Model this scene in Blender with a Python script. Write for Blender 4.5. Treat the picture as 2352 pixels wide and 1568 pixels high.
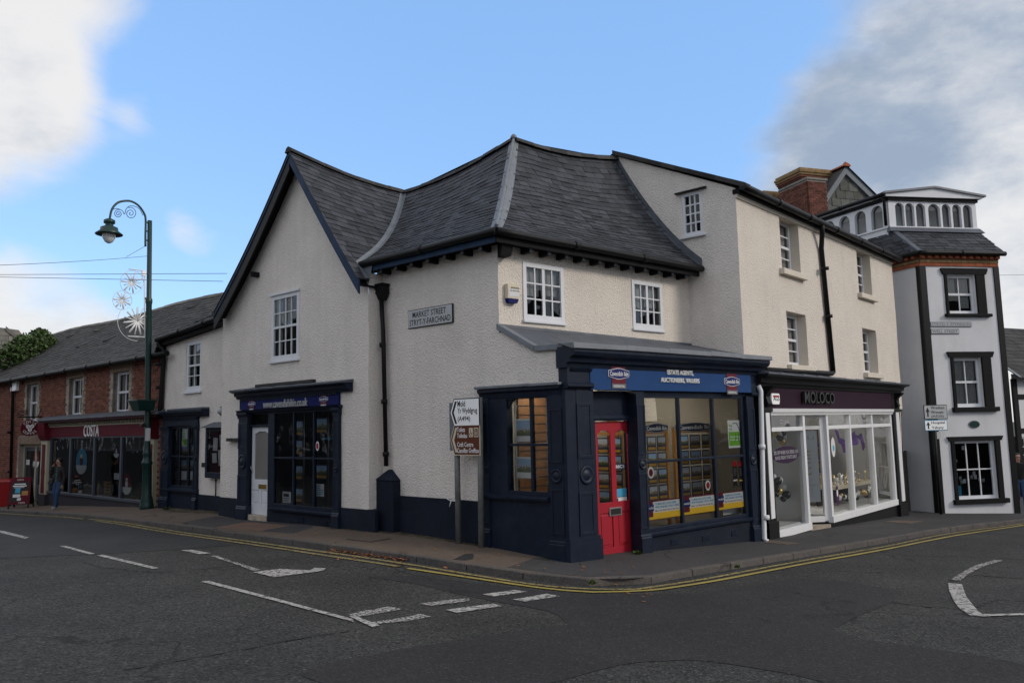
import bpy, math, random
import numpy as np
from mathutils import Vector, Matrix, noise
rad=math.radians
random.seed(7)
SC=bpy.context.scene
for _o in list(bpy.data.objects): bpy.data.objects.remove(_o)
COL=SC.collection
# ------------------------------------------------------------------ camera
# focal length in pixels of a 2352 x 1568 picture, eye height above the doorstep of the corner shop
FPX,CX,CY,CZ=1801.0,1176.0,784.0,1.95
PIT,ROL=rad(6.2),rad(1.25)
F0=Vector((0,1,0));R0=Vector((1,0,0));U0=Vector((0,0,1))
CF=F0*math.cos(PIT)+U0*math.sin(PIT); _up=U0*math.cos(PIT)-F0*math.sin(PIT)
CR=R0*math.cos(ROL)-_up*math.sin(ROL); CU=R0*math.sin(ROL)+_up*math.cos(ROL)
CAM=Vector((0,0,CZ))
cd=bpy.data.cameras.new('camera'); cam=bpy.data.objects.new('camera',cd); COL.objects.link(cam)
cd.sensor_width=36; cd.sensor_fit='HORIZONTAL'; cd.lens=FPX/2352*36; cd.clip_end=2000; cd.clip_start=.05
_m=Matrix((CR,CU,-CF)).transposed().to_4x4(); _m.translation=CAM; cam.matrix_world=_m
SC.camera=cam
# ------------------------------------------------------------------ sky and sun
SUN_AZ,SUN_EL=rad(112),rad(28)       # clockwise from +Y
w=bpy.data.worlds.new('World'); SC.world=w; w.use_nodes=True
nt=w.node_tree; N=nt.nodes; LK=nt.links; N.clear()
wo=N.new('ShaderNodeOutputWorld'); bg=N.new('ShaderNodeBackground'); LK.new(bg.outputs[0],wo.inputs[0])
sky=N.new('ShaderNodeTexSky'); sky.sky_type='NISHITA'; sky.sun_disc=False
sky.sun_elevation=SUN_EL; sky.sun_rotation=SUN_AZ; sky.altitude=100; sky.air_density=1.0; sky.dust_density=.15; sky.ozone_density=1.8
tc=N.new('ShaderNodeTexCoord')
def wmath(op,a,b=None,c=None,clamp=False):
    n=N.new('ShaderNodeMath'); n.operation=op; n.use_clamp=clamp
    for i,x in enumerate((a,b,c)):
        if x is None: continue
        if isinstance(x,(int,float)): n.inputs[i].default_value=x
        else: LK.new(x,n.inputs[i])
    return n.outputs[0]
def wdot(v):
    n=N.new('ShaderNodeVectorMath'); n.operation='DOT_PRODUCT'; LK.new(tc.outputs['Generated'],n.inputs[0]); n.inputs[1].default_value=v; return n.outputs['Value']
mp=N.new('ShaderNodeMapping'); mp.inputs['Scale'].default_value=(1.0,1.0,2.0); mp.inputs['Location'].default_value=(3.1,1.7,.4); LK.new(tc.outputs['Generated'],mp.inputs[0])
n1=N.new('ShaderNodeTexNoise'); n1.inputs['Scale'].default_value=2.6; n1.inputs['Detail'].default_value=13; n1.inputs['Roughness'].default_value=.6; n1.inputs['Distortion'].default_value=.55; LK.new(mp.outputs[0],n1.inputs['Vector'])
n2=N.new('ShaderNodeTexNoise'); n2.inputs['Scale'].default_value=6.5; n2.inputs['Detail'].default_value=9; n2.inputs['Roughness'].default_value=.6; LK.new(mp.outputs[0],n2.inputs['Vector'])
def pray(px,py):
    d=CF*FPX+CR*(px-CX)-CU*(py-CY); return d.normalized()
mask=wmath('ADD',wmath('MULTIPLY_ADD',n1.outputs[0],3.0,-.75),wmath('MULTIPLY_ADD',n2.outputs[0],.9,-.45))
# broken cloud all round, with a wide clear gap ahead and banks either side of it
def bank(x,lst):
    for (px,py,rr,am) in lst:
        d=wdot(pray(px,py)); c0=math.cos(rad(rr))
        g=N.new('ShaderNodeMapRange'); g.interpolation_type='SMOOTHSTEP'; LK.new(d,g.inputs[0]); g.inputs[1].default_value=c0; g.inputs[2].default_value=1-(1-c0)*.08; g.inputs[3].default_value=0; g.inputs[4].default_value=am
        x=wmath('ADD',x,g.outputs[0]) if x is not None else g.outputs[0]
    return x
mask=bank(mask,((1150,60,28,-1.65),(1000,420,20,-.95),(560,250,13,-.85),(440,560,15,-1.15),(60,570,9,-1.1),(1550,330,11,-.65),(-60,80,13,.55),(60,300,7,.75),(390,285,3.8,1.08),(480,500,4.0,1.25),(2260,220,17,.35),(1880,420,9,.80),(90,740,7,1.9),(2420,640,9,.5)))
cm=N.new('ShaderNodeMapRange'); cm.interpolation_type='SMOOTHSTEP'; LK.new(mask,cm.inputs[0]); cm.inputs[1].default_value=-.25; cm.inputs[2].default_value=.95; cm.inputs[3].default_value=0; cm.inputs[4].default_value=.92
# thick cloud shows a grey underside, most of it in the bank on the right
gm=bank(wmath('MULTIPLY_ADD',n2.outputs[0],2.4,-1.12),((2200,250,20,.55),(1950,440,10,.3),(2420,580,10,-.55),(-60,150,16,-.12)))
gr=N.new('ShaderNodeMapRange'); gr.interpolation_type='SMOOTHSTEP'; LK.new(gm,gr.inputs[0]); gr.inputs[1].default_value=-.15; gr.inputs[2].default_value=1.15
cc=N.new('ShaderNodeMix'); cc.data_type='RGBA'; LK.new(gr.outputs[0],cc.inputs[0]); CLOUD=2.7
cc.inputs[6].default_value=(CLOUD*1.0,CLOUD*.975,CLOUD*.945,1); cc.inputs[7].default_value=(CLOUD*.37,CLOUD*.45,CLOUD*.57,1)
# clear sky: evened out a little towards a plain blue
sb=N.new('ShaderNodeMix'); sb.data_type='RGBA'; sb.inputs[0].default_value=.74; LK.new(sky.outputs[0],sb.inputs[6]); sb.inputs[7].default_value=(.75,1.45,2.70,1)
sm=N.new('ShaderNodeMix'); sm.data_type='RGBA'; LK.new(cm.outputs[0],sm.inputs[0]); LK.new(sb.outputs[2],sm.inputs[6]); LK.new(cc.outputs[2],sm.inputs[7])
LK.new(sm.outputs[2],bg.inputs[0]); bg.inputs[1].default_value=.15
sl=bpy.data.lights.new('sun','SUN'); sl.energy=.70; sl.angle=rad(13); sl.color=(1,.91,.80)
so=bpy.data.objects.new('sun',sl); COL.objects.link(so)
_sd=Vector((math.sin(SUN_AZ)*math.cos(SUN_EL),math.cos(SUN_AZ)*math.cos(SUN_EL),math.sin(SUN_EL)))
so.rotation_euler=_sd.to_track_quat('Z','Y').to_euler(); so.location=(20,-10,30)
SC.view_settings.view_transform='Standard'; SC.view_settings.look='None'; SC.view_settings.exposure=1.15; SC.view_settings.gamma=1
SC.render.engine='CYCLES'
# ------------------------------------------------------------------ geometry helpers
def hit_z(px,py,z):
    d=pray(px,py); return CAM+d*((z-CZ)/d.z)
class Fr:
    """vertical wall plane: a runs to the right as seen from the street, t outwards, z up"""
    def __init__(s,o,ang=None,e=None):
        s.o=Vector((o[0],o[1],0)); s.e=Vector((math.sin(rad(ang)),math.cos(rad(ang)),0)) if e is None else e
        s.n=Vector((s.e.y,-s.e.x,0))
    def w(s,a,z,t=0): return s.o+s.e*a+s.n*t+Vector((0,0,z))
    def q(s,px,py,t=0):
        d=pray(px,py); o=s.o+s.n*t; k=((o-CAM).dot(s.n))/d.dot(s.n); p=CAM+d*k
        return ((p-s.o).dot(s.e),p.z)
    def loc(s,p): return ((p-s.o).dot(s.e),p.z,(p-s.o).dot(s.n))
    def off(s,t): return Fr(s.o+s.n*t,e=s.e)
    def box(s,x0,y0,x1,y1,t=0):
        """rectangle from the pixels of two opposite corners"""
        a0,z1=s.q(x0,y0,t); a1,z0=s.q(x1,y1,t); return a0,a1,z0,z1
BASE={}
class MB:
    def __init__(s): s.v=[];s.f=[];s.m=[];s.c={};s.sm=[]
    def add(s,p,key=None):
        if key is not None:
            k=(key,round(p[0],4),round(p[1],4),round(p[2],4))
            if k in s.c: return s.c[k]
            s.c[k]=len(s.v)
        s.v.append(Vector(p)); return len(s.v)-1
    def face(s,pts,mi=0,key=None,sm=False):
        s.f.append([s.add(p,key) for p in pts]); s.m.append(mi); s.sm.append(sm); return s
    def hexa(s,p,mi=0):
        i=len(s.v); s.v+= [Vector(x) for x in p]
        for q in ((3,2,1,0),(4,5,6,7),(0,1,5,4),(1,2,6,5),(2,3,7,6),(3,0,4,7)): s.f.append([i+k for k in q]); s.m.append(mi); s.sm.append(False)
        return s
    def box(s,fr,a0,a1,z0,z1,t0,t1,mi=0):
        W=fr.w; return s.hexa([W(a0,z0,t0),W(a1,z0,t0),W(a1,z1,t0),W(a0,z1,t0),W(a0,z0,t1),W(a1,z0,t1),W(a1,z1,t1),W(a0,z1,t1)],mi)
    def prism(s,front,vec,mi=0):
        n=len(front); vec=Vector(vec); fr=[Vector(p) for p in front]; bk=[p+vec for p in fr]
        s.face(fr,mi); s.face(bk[::-1],mi)
        for i in range(n):
            j=(i+1)%n; s.face([fr[j],fr[i],bk[i],bk[j]],mi)
        return s
    def poly(s,fr,pts,t0,t1,mi=0):
        """polygon of (a,z) pulled from t1 (front) back to t0"""
        return s.prism([fr.w(a,z,t1) for a,z in pts],fr.n*(t0-t1),mi)
    def prof(s,fr,a0,a1,pr,mi=0,m0=0,m1=0):
        """profile of (t,z) points run along the wall; m0, m1 = 1 mitre the ends"""
        A=[fr.w(a0-m0*t,z,t) for t,z in pr]; B=[fr.w(a1+m1*t,z,t) for t,z in pr]
        n=len(pr)
        for i in range(n):
            j=(i+1)%n; s.face([A[i],A[j],B[j],B[i]],mi)
        s.face(A[::-1],mi); s.face(B,mi); return s
    def tube(s,pts,r,n=8,mi=0,cap=True):
        P=[Vector(p) for p in pts]; m=len(P); rr=r if isinstance(r,(list,tuple)) else [r]*m
        prev=None; rings=[]
        for i in range(m):
            d=(P[min(i+1,m-1)]-P[max(i-1,0)])
            if d.length<1e-9: d=Vector((0,0,1))
            d.normalize()
            u=prev-d*prev.dot(d) if prev is not None else d.orthogonal()
            if u.length<1e-6: u=d.orthogonal()
            u.normalize(); prev=u; v=d.cross(u)
            b=len(s.v)
            for k in range(n):
                an=2*math.pi*k/n; s.v.append(P[i]+(u*math.cos(an)+v*math.sin(an))*rr[i])
            rings.append(b)
        for i in range(m-1):
            for k in range(n):
                k2=(k+1)%n; s.f.append([rings[i]+k,rings[i]+k2,rings[i+1]+k2,rings[i+1]+k]); s.m.append(mi); s.sm.append(True)
        if cap:
            s.f.append([rings[0]+k for k in range(n)][::-1]); s.m.append(mi); s.sm.append(False)
            s.f.append([rings[-1]+k for k in range(n)]); s.m.append(mi); s.sm.append(False)
        return s
    def lathe(s,c,pr,n=16,mi=0,ax=(0,0,1)):
        ax=Vector(ax).normalized(); u=ax.orthogonal().normalized(); v=ax.cross(u); c=Vector(c); rings=[]
        for r,z in pr:
            b=len(s.v); rings.append(b)
            for k in range(n):
                an=2*math.pi*k/n; s.v.append(c+ax*z+(u*math.cos(an)+v*math.sin(an))*max(r,1e-4))
        for i in range(len(pr)-1):
            for k in range(n):
                k2=(k+1)%n; s.f.append([rings[i]+k,rings[i]+k2,rings[i+1]+k2,rings[i+1]+k]); s.m.append(mi); s.sm.append(True)
        s.f.append([rings[0]+k for k in range(n)][::-1]); s.m.append(mi); s.sm.append(False)
        s.f.append([rings[-1]+k for k in range(n)]); s.m.append(mi); s.sm.append(False)
        return s
    def ball(s,c,r,n=10,mi=0,sc=(1,1,1)):
        c=Vector(c); rings=[]
        for i in range(n+1):
            th=math.pi*i/n; b=len(s.v); rings.append(b)
            for k in range(n):
                an=2*math.pi*k/n; s.v.append(c+Vector((math.sin(th)*math.cos(an)*sc[0],math.sin(th)*math.sin(an)*sc[1],math.cos(th)*sc[2]))*r)
        for i in range(n):
            for k in range(n):
                k2=(k+1)%n; s.f.append([rings[i]+k,rings[i+1]+k,rings[i+1]+k2,rings[i]+k2]); s.m.append(mi); s.sm.append(True)
        return s
    def build(s,name,mats,parent=None,label=None,cat=None,group=None,kind=None,bevel=0,base=None):
        if not isinstance(mats,(list,tuple)): mats=[mats]
        b=BASE[parent.name] if parent is not None else (Vector(base) if base is not None else Vector((0,0,0)))
        me=bpy.data.meshes.new(name); me.from_pydata([tuple(v-b) for v in s.v],[],s.f)
        for m in mats: me.materials.append(MT[m])
        me.polygons.foreach_set('material_index',s.m); me.polygons.foreach_set('use_smooth',s.sm)
        me.validate(); me.update()
        return link(name,me,parent,b,label,cat,group,kind,bevel)
def link(name,me,parent,b,label=None,cat=None,group=None,kind=None,bevel=0):
    o=bpy.data.objects.new(name,me); COL.objects.link(o)
    if parent is not None: o.parent=parent
    else: o.location=b
    BASE[o.name]=Vector(b)
    if bevel:
        md=o.modifiers.new('b','BEVEL'); md.width=bevel; md.segments=2; md.limit_method='ANGLE'; md.angle_limit=rad(40)
    tag(o,label,cat,group,kind); return o
def tag(o,label=None,cat=None,group=None,kind=None):
    for k,v in (('label',label),('category',cat),('group',group),('kind',kind)):
        if v: o[k]=v
    return o
def thing(name,label,cat,base,group=None):
    o=bpy.data.objects.new(name,None); COL.objects.link(o); o.location=base; o.empty_display_size=.2
    BASE[o.name]=Vector(base); return tag(o,label,cat,group)
def line_x(f1,t1,f2,t2):
    """world point on f1 offset t1 and f2 offset t2"""
    A=np.array([[f1.n.x,f1.n.y],[f2.n.x,f2.n.y]]); b=np.array([f1.n.dot(f1.o)+t1,f2.n.dot(f2.o)+t2]); x=np.linalg.solve(A,b); return Vector((x[0],x[1],0))
def proj(p):
    v=Vector(p)-CAM; z=max(v.dot(CF),.1); return CX+FPX*v.dot(CR)/z, CY-FPX*v.dot(CU)/z
# ------------------------------------------------------------------ materials
MT={}
def newmat(name):
    m=bpy.data.materials.new(name); m.use_nodes=True; MT[name]=m; t=m.node_tree; b=t.nodes['Principled BSDF']; return m,t,b
def nd(t,ty,**k):
    n=t.nodes.new(ty)
    for a,v in k.items():
        if a.startswith('i_'): n.inputs[int(a[2:]) if a[2:].isdigit() else a[2:].replace('_',' ')].default_value=v
        else: setattr(n,a,v)
    return n
def M(name,col,rough=.6,var=.15,scale=6,bump=0,bscale=80,spec=.3,metal=0,rnd=0,dirt=0,dcol=(.05,.045,.04),dscale=1.3,emit=0,detail=5,fine=0,bdist=.01,streak=0):
    """procedural paint: large mottling, optional per-piece variation, stains and fine relief"""
    m,t,b=newmat(name); L=t.links
    co=nd(t,'ShaderNodeTexCoord'); ge=nd(t,'ShaderNodeNewGeometry')
    n=nd(t,'ShaderNodeTexNoise'); n.inputs['Scale'].default_value=scale; n.inputs['Detail'].default_value=detail; L.new(ge.outputs['Position'],n.inputs['Vector'])
    mr=nd(t,'ShaderNodeMapRange'); L.new(n.outputs[0],mr.inputs[0]); mr.inputs[1].default_value=.25; mr.inputs[2].default_value=.75; mr.inputs[3].default_value=1-var; mr.inputs[4].default_value=1+var
    val=mr.outputs[0]
    def mul(a,b_):
        x=nd(t,'ShaderNodeMath',operation='MULTIPLY'); L.new(a,x.inputs[0]); L.new(b_,x.inputs[1]); return x.outputs[0]
    if fine:
        n3=nd(t,'ShaderNodeTexNoise'); n3.inputs['Scale'].default_value=bscale*1.3; n3.inputs['Detail'].default_value=2; L.new(ge.outputs['Position'],n3.inputs['Vector'])
        m3=nd(t,'ShaderNodeMapRange'); L.new(n3.outputs[0],m3.inputs[0]); m3.inputs[1].default_value=.25; m3.inputs[2].default_value=.75; m3.inputs[3].default_value=1-fine; m3.inputs[4].default_value=1+fine
        val=mul(val,m3.outputs[0])
    if rnd:
        oi=nd(t,'ShaderNodeObjectInfo'); ad=nd(t,'ShaderNodeMath',operation='ADD'); L.new(oi.outputs['Random'],ad.inputs[0]); L.new(ge.outputs['Random Per Island'],ad.inputs[1])
        fr=nd(t,'ShaderNodeMath',operation='FRACT'); L.new(ad.outputs[0],fr.inputs[0])
        m2=nd(t,'ShaderNodeMapRange'); L.new(fr.outputs[0],m2.inputs[0]); m2.inputs[3].default_value=1-rnd; m2.inputs[4].default_value=1+rnd; val=mul(val,m2.outputs[0])
    vm=nd(t,'ShaderNodeVectorMath',operation='SCALE'); vm.inputs[0].default_value=col; L.new(val,vm.inputs['Scale']); out=vm.outputs[0]
    if dirt:
        n4=nd(t,'ShaderNodeTexNoise'); n4.inputs['Scale'].default_value=dscale; n4.inputs['Detail'].default_value=9; n4.inputs['Roughness'].default_value=.65; L.new(ge.outputs['Position'],n4.inputs['Vector'])
        r4=nd(t,'ShaderNodeMapRange'); L.new(n4.outputs[0],r4.inputs[0]); r4.inputs[1].default_value=.5; r4.inputs[2].default_value=.72; r4.inputs[3].default_value=0; r4.inputs[4].default_value=dirt
        mx=nd(t,'ShaderNodeMix',data_type='RGBA'); L.new(r4.outputs[0],mx.inputs[0]); L.new(out,mx.inputs[6]); mx.inputs[7].default_value=(*dcol,1); out=mx.outputs[2]
    if streak:      # rain streaks run down the wall
        mpg=nd(t,'ShaderNodeMapping'); mpg.inputs['Scale'].default_value=(5,5,.28); L.new(ge.outputs['Position'],mpg.inputs[0])
        n5=nd(t,'ShaderNodeTexNoise'); n5.inputs['Scale'].default_value=1.0; n5.inputs['Detail'].default_value=6; L.new(mpg.outputs[0],n5.inputs['Vector'])
        r5=nd(t,'ShaderNodeMapRange'); L.new(n5.outputs[0],r5.inputs[0]); r5.inputs[1].default_value=.48; r5.inputs[2].default_value=.75; r5.inputs[3].default_value=0; r5.inputs[4].default_value=streak*1.6
        m5=nd(t,'ShaderNodeMix',data_type='RGBA'); L.new(r5.outputs[0],m5.inputs[0]); L.new(out,m5.inputs[6]); m5.inputs[7].default_value=(*dcol,1); out=m5.outputs[2]
    L.new(out,b.inputs['Base Color']); b.inputs['Roughness'].default_value=rough; b.inputs['Specular IOR Level'].default_value=spec; b.inputs['Metallic'].default_value=metal
    if bump:
        nb=nd(t,'ShaderNodeTexNoise'); nb.inputs['Scale'].default_value=bscale; nb.inputs['Detail'].default_value=3; L.new(ge.outputs['Position'],nb.inputs['Vector'])
        bp=nd(t,'ShaderNodeBump'); bp.inputs['Strength'].default_value=bump; bp.inputs['Distance'].default_value=bdist; L.new(nb.outputs[0],bp.inputs['Height']); L.new(bp.outputs[0],b.inputs['Normal'])
    if emit:
        L.new(out,b.inputs['Emission Color']); b.inputs['Emission Strength'].default_value=emit
    return m
# roughcast render on the old walls
M('roughcast',(.76,.70,.645),.9,.06,1.2,1.0,36,.12,dirt=.16,dcol=(.36,.33,.30),fine=.13,bdist=.032,streak=.07)  # copy for the left-facing walls, lightened against their shade
M('roughcast_cream_lit',(.70,.635,.565),.9,.05,1.2,1.0,36,.12,dirt=.14,dcol=(.40,.37,.33),fine=.11,bdist=.028,streak=.06)  # same render on the right-facing walls, warm light put into its colour
M('smooth_render',(.64,.645,.67),.85,.05,1.0,.25,30,.2,dirt=.18,dcol=(.38,.37,.34),streak=.07)
M('render_cream',(.62,.56,.48),.85,.05,2,.2,40,.2)
M('navy',(.0085,.014,.029),.42,.2,6,.2,40,.22,dirt=.4,dcol=(.026,.031,.042),dscale=4,streak=.12)
M('navy_wall',(.008,.012,.024),.75,.25,3,.5,40,.2,dirt=.3,dcol=(.03,.03,.036),bdist=.02)
M('blue_board',(.018,.058,.175),.6,.08,2,0,spec=.12,dirt=.12,dcol=(.06,.10,.2))
M('blue_dark',(.009,.014,.095),.6,.08,2,spec=.12)
M('blue_barge',(.014,.036,.080),.6,.25,4,.1,40,.2)
M('black_paint',(.007,.007,.008),.5,.2,5,.1,40,.22)
M('black_matt',(.008,.008,.009),.8,.2,5,.1,40,.2)
M('white_paint',(.66,.67,.70),.5,.04,4,.05,30,.3,dirt=.08,dcol=(.4,.39,.37))
M('white_gloss',(.74,.74,.75),.3,.03,4,spec=.4,dirt=.05,dcol=(.45,.44,.42))
M('slate',(.041,.0435,.052),.68,.25,7,.45,50,.25,rnd=.42,dirt=.30,dcol=(.035,.035,.033),dscale=2.2,bdist=.01)
M('slate_brown',(.043,.041,.040),.75,.25,6,.4,50,.2,rnd=.35,dirt=.3,dcol=(.03,.03,.028),dscale=2)
M('slate_green',(.085,.088,.080),.7,.2,6,.3,50,.25,rnd=.3,dirt=.2,dcol=(.13,.12,.08),dscale=3)
M('lead',(.155,.168,.19),.5,.18,5,.25,30,.4,dirt=.35,dcol=(.10,.105,.115),dscale=4)
M('lead_dark',(.085,.095,.115),.55,.2,5,.3,30,.35,dirt=.4,dcol=(.04,.045,.05),dscale=3)
M('brick',(.185,.070,.047),.85,.25,9,.5,70,.15,rnd=.35,dirt=.3,dcol=(.22,.14,.10),dscale=5)
M('brick_dark',(.125,.048,.034),.85,.25,9,.5,70,.15,rnd=.38,dirt=.3,dcol=(.05,.035,.03),dscale=5)
M('brick_buff',(.22,.145,.075),.85,.3,9,.6,40,.15,rnd=.25,dirt=.7,dcol=(.07,.065,.025),dscale=6)
M('terracotta',(.30,.09,.045),.8,.2,9,.3,70,.15,rnd=.2,dirt=.3,dcol=(.14,.08,.05),dscale=5)
M('mortar',(.27,.235,.21),.9,.2,8,.4,80,.1)
M('stone',(.23,.165,.12),.85,.2,4,.3,40,.15,dirt=.3,dcol=(.13,.10,.08))
M('stone_pale',(.34,.29,.23),.9,.25,5,.6,30,.15,rnd=.2,dirt=.3,dcol=(.16,.14,.11))
M('stone_grey',(.20,.19,.17),.9,.25,3,.6,20,.15,rnd=.3,dirt=.4,dcol=(.09,.085,.07))
M('maroon',(.105,.010,.020),.6,.1,3,.05,30,.12)
M('maroon_dark',(.045,.007,.014),.6,.15,3,spec=.12)
M('cream_paint',(.40,.36,.26),.5,.06,4,spec=.3,dirt=.15,dcol=(.2,.18,.13))
M('grey_blue_frame',(.055,.065,.085),.4,.08,4,spec=.4)
M('riser_grey',(.030,.029,.036),.6,.15,4,spec=.3)
M('purple',(.026,.009,.020),.6,.08,3,spec=.1)
M('purple_bright',(.13,.045,.30),.5,.15,8,spec=.2)
M('purple_card',(.055,.012,.075),.5,.05,8,spec=.2)
M('red_door',(.34,.012,.026),.42,.05,3,.05,25,.45,dirt=.06,dcol=(.2,.02,.03))
M('red_plastic',(.30,.008,.010),.35,.06,3,spec=.45)
M('green_post',(.006,.032,.028),.38,.15,5,.05,40,.45)
M('steel',(.30,.30,.31),.4,.1,10,spec=.5,metal=.7)
M('galvanised',(.16,.165,.16),.55,.3,9,.15,40,.4,metal=.3,dirt=.4,dcol=(.08,.075,.06),dscale=6)
M('chrome',(.5,.5,.5),.2,.05,10,metal=1)
M('brass',(.45,.30,.09),.35,.1,10,metal=.8)
M('dark_metal',(.035,.035,.034),.45,.15,10,metal=.4)
M('sign_white',(.95,.95,.95),.35,.02,3,spec=.4,dirt=.06,dcol=(.6,.6,.6),dscale=6)
M('sign_grey',(.45,.46,.47),.45,.06,3,spec=.35,dirt=.15,dcol=(.3,.3,.3))
M('sign_brown',(.105,.026,.009),.4,.1,4,spec=.35)
M('sign_cream',(.62,.55,.42),.45,.06,6,spec=.3)
M('sign_plate',(.13,.15,.175),.55,.08,4,spec=.3)
M('sign_blue',(.02,.25,.45),.4,.03,4,spec=.3)
M('text_white',(.80,.80,.80),.5,.02,4)
M('text_grey',(.42,.42,.43),.5,.02,4)
M('text_black',(.012,.012,.013),.5,.02,4)
M('logo_navy',(.012,.02,.13),.4,.03,4)
M('logo_red',(.13,.010,.022),.4,.03,4)
M('logo_grey',(.14,.13,.14),.4,.03,4)
M('card_white',(.62,.62,.62),.5,.04,30)
M('card_green',(.16,.40,.04),.5,.04,30)
M('card_yellow',(.72,.47,.03),.5,.03,10)
M('card_orange',(.36,.20,.03),.5,.1,10)
M('card_navy',(.03,.04,.075),.4,.1,10)
M('pine',(.36,.17,.045),.5,.18,9,spec=.3)
M('pine_dark',(.20,.09,.03),.55,.2,9,spec=.3)
M('shop_wall',(.30,.27,.22),.8,.05,3)
M('shop_grey',(.16,.18,.20),.8,.08,3)
M('shop_floor',(.10,.09,.085),.6,.15,6)
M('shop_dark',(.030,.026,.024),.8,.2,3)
M('shop_white',(.55,.55,.56),.6,.05,3)
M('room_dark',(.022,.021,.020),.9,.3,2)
M('curtain',(.34,.33,.32),.9,.10,12,.3,30)
M('blind',(.36,.35,.33),.85,.05,4)
M('weathered_wood',(.085,.075,.065),.85,.3,10,.4,40,.1,rnd=.25)
M('lamp_white',(1,.93,.80),.5,0,1,emit=7.0)
M('bulb_glass',(.62,.64,.66),.15,.03,4,spec=.5)
M('cable',(.12,.13,.15),.6,.1,10)
M('leaf_dead',(.20,.075,.025),.8,.3,20,rnd=.4)
M('weed',(.045,.075,.015),.7,.3,20,rnd=.4)
M('leaf',(.040,.070,.018),.6,.3,6,rnd=.45)
M('bark',(.07,.055,.04),.9,.3,10,.6,30)
M('skin',(.34,.19,.135),.55,.06,20,spec=.35)
M('jacket',(.030,.024,.026),.8,.2,12,.3,60,.15)
M('jeans',(.030,.062,.125),.85,.25,9,.3,70,.15)
M('teal_shirt',(.02,.12,.12),.8,.1,10)
M('hair',(.008,.006,.005),.6,.2,30)
M('leather',(.012,.011,.012),.4,.1,10,spec=.4)
M('shoe',(.36,.36,.37),.6,.1,10)
M('balloon_white',(.75,.75,.72),.25,.03,4,spec=.5)
M('balloon_black',(.012,.012,.014),.2,.03,4,spec=.5)
M('gold',(.55,.40,.16),.35,.1,10,metal=.7)
M('sky_blue_card',(.06,.32,.50),.5,.12,20)
# pavement and road
def ground_mat(name,c1,c2,sc,fine,bump,patch=None,rough=.85,spk=0):
    m,t,b=newmat(name); L=t.links; ge=nd(t,'ShaderNodeNewGeometry'); P=ge.outputs['Position']
    def noi(s,d=5,r=.5):
        n=nd(t,'ShaderNodeTexNoise'); n.inputs['Scale'].default_value=s; n.inputs['Detail'].default_value=d; n.inputs['Roughness'].default_value=r; L.new(P,n.inputs['Vector']); return n.outputs[0]
    def mrg(x,a,b_,c=0,d=1):
        r=nd(t,'ShaderNodeMapRange'); L.new(x,r.inputs[0]); r.inputs[1].default_value=a; r.inputs[2].default_value=b_; r.inputs[3].default_value=c; r.inputs[4].default_value=d; return r.outputs[0]
    def mix(f,a,b_):
        x=nd(t,'ShaderNodeMix',data_type='RGBA')
        L.new(f,x.inputs[0])
        for i,v in ((6,a),(7,b_)):
            if isinstance(v,tuple): x.inputs[i].default_value=(*v,1)
            else: L.new(v,x.inputs[i])
        return x.outputs[2]
    col=mix(mrg(noi(sc,6,.6),.35,.65),c1,c2)
    vo=nd(t,'ShaderNodeTexVoronoi'); vo.inputs['Scale'].default_value=52; L.new(P,vo.inputs['Vector'])
    sep=nd(t,'ShaderNodeSeparateColor'); L.new(vo.outputs['Color'],sep.inputs[0])
    g=mrg(sep.outputs[0],0,1,1-fine,1+fine)
    if spk:
        g2=mrg(sep.outputs[1],.93,.99,0,spk); ad=nd(t,'ShaderNodeMath',operation='ADD'); L.new(g,ad.inputs[0]); L.new(g2,ad.inputs[1]); g=ad.outputs[0]
    sca=nd(t,'ShaderNodeVectorMath',operation='SCALE'); L.new(col,sca.inputs[0]); L.new(g,sca.inputs['Scale']); col=sca.outputs[0]
    # cracks with tar
    wv=nd(t,'ShaderNodeTexVoronoi',feature='DISTANCE_TO_EDGE'); wv.inputs['Scale'].default_value=.30
    wn=nd(t,'ShaderNodeTexNoise'); wn.inputs['Scale'].default_value=1.4; wn.inputs['Detail'].default_value=6; L.new(P,wn.inputs['Vector'])
    va=nd(t,'ShaderNodeVectorMath',operation='MULTIPLY_ADD'); L.new(wn.outputs['Color'],va.inputs[0]); va.inputs[1].default_value=(.9,.9,.9); L.new(P,va.inputs[2]); L.new(va.outputs[0],wv.inputs['Vector'])
    cr=mrg(wv.outputs['Distance'],.002,.009,1,0); gate=mrg(noi(.35,2),.48,.58)
    mu=nd(t,'ShaderNodeMath',operation='MULTIPLY'); L.new(cr,mu.inputs[0]); L.new(gate,mu.inputs[1])
    mu2=nd(t,'ShaderNodeMath',operation='MULTIPLY'); L.new(mu.outputs[0],mu2.inputs[0]); mu2.inputs[1].default_value=.8
    col=mix(mu2.outputs[0],col,(.012,.012,.012))
    if patch: col=mix(mrg(noi(.9,7,.65),.56,.66,0,.75),col,patch)
    L.new(col,b.inputs['Base Color']); b.inputs['Roughness'].default_value=rough; b.inputs['Specular IOR Level'].default_value=.25
    bp=nd(t,'ShaderNodeBump'); bp.inputs['Strength'].default_value=bump; bp.inputs['Distance'].default_value=.008; L.new(vo.outputs['Distance'],bp.inputs['Height']); L.new(bp.outputs[0],b.inputs['Normal'])
ground_mat('asphalt',(.0285,.0285,.028),(.043,.0428,.0413),.7,.62,.9,spk=1.6)
ground_mat('asphalt_new',(.0225,.0215,.0232),(.029,.0275,.0292),.8,.30,.5,spk=1.0)
ground_mat('asphalt_dark',(.024,.025,.027),(.033,.034,.036),.7,.30,.4)
ground_mat('pavement_brown',(.100,.076,.060),(.130,.098,.077),.9,.16,.3,patch=(.085,.070,.060))
ground_mat('pavement_grey',(.045,.043,.045),(.060,.057,.058),.9,.18,.35,patch=(.045,.044,.046))
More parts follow.
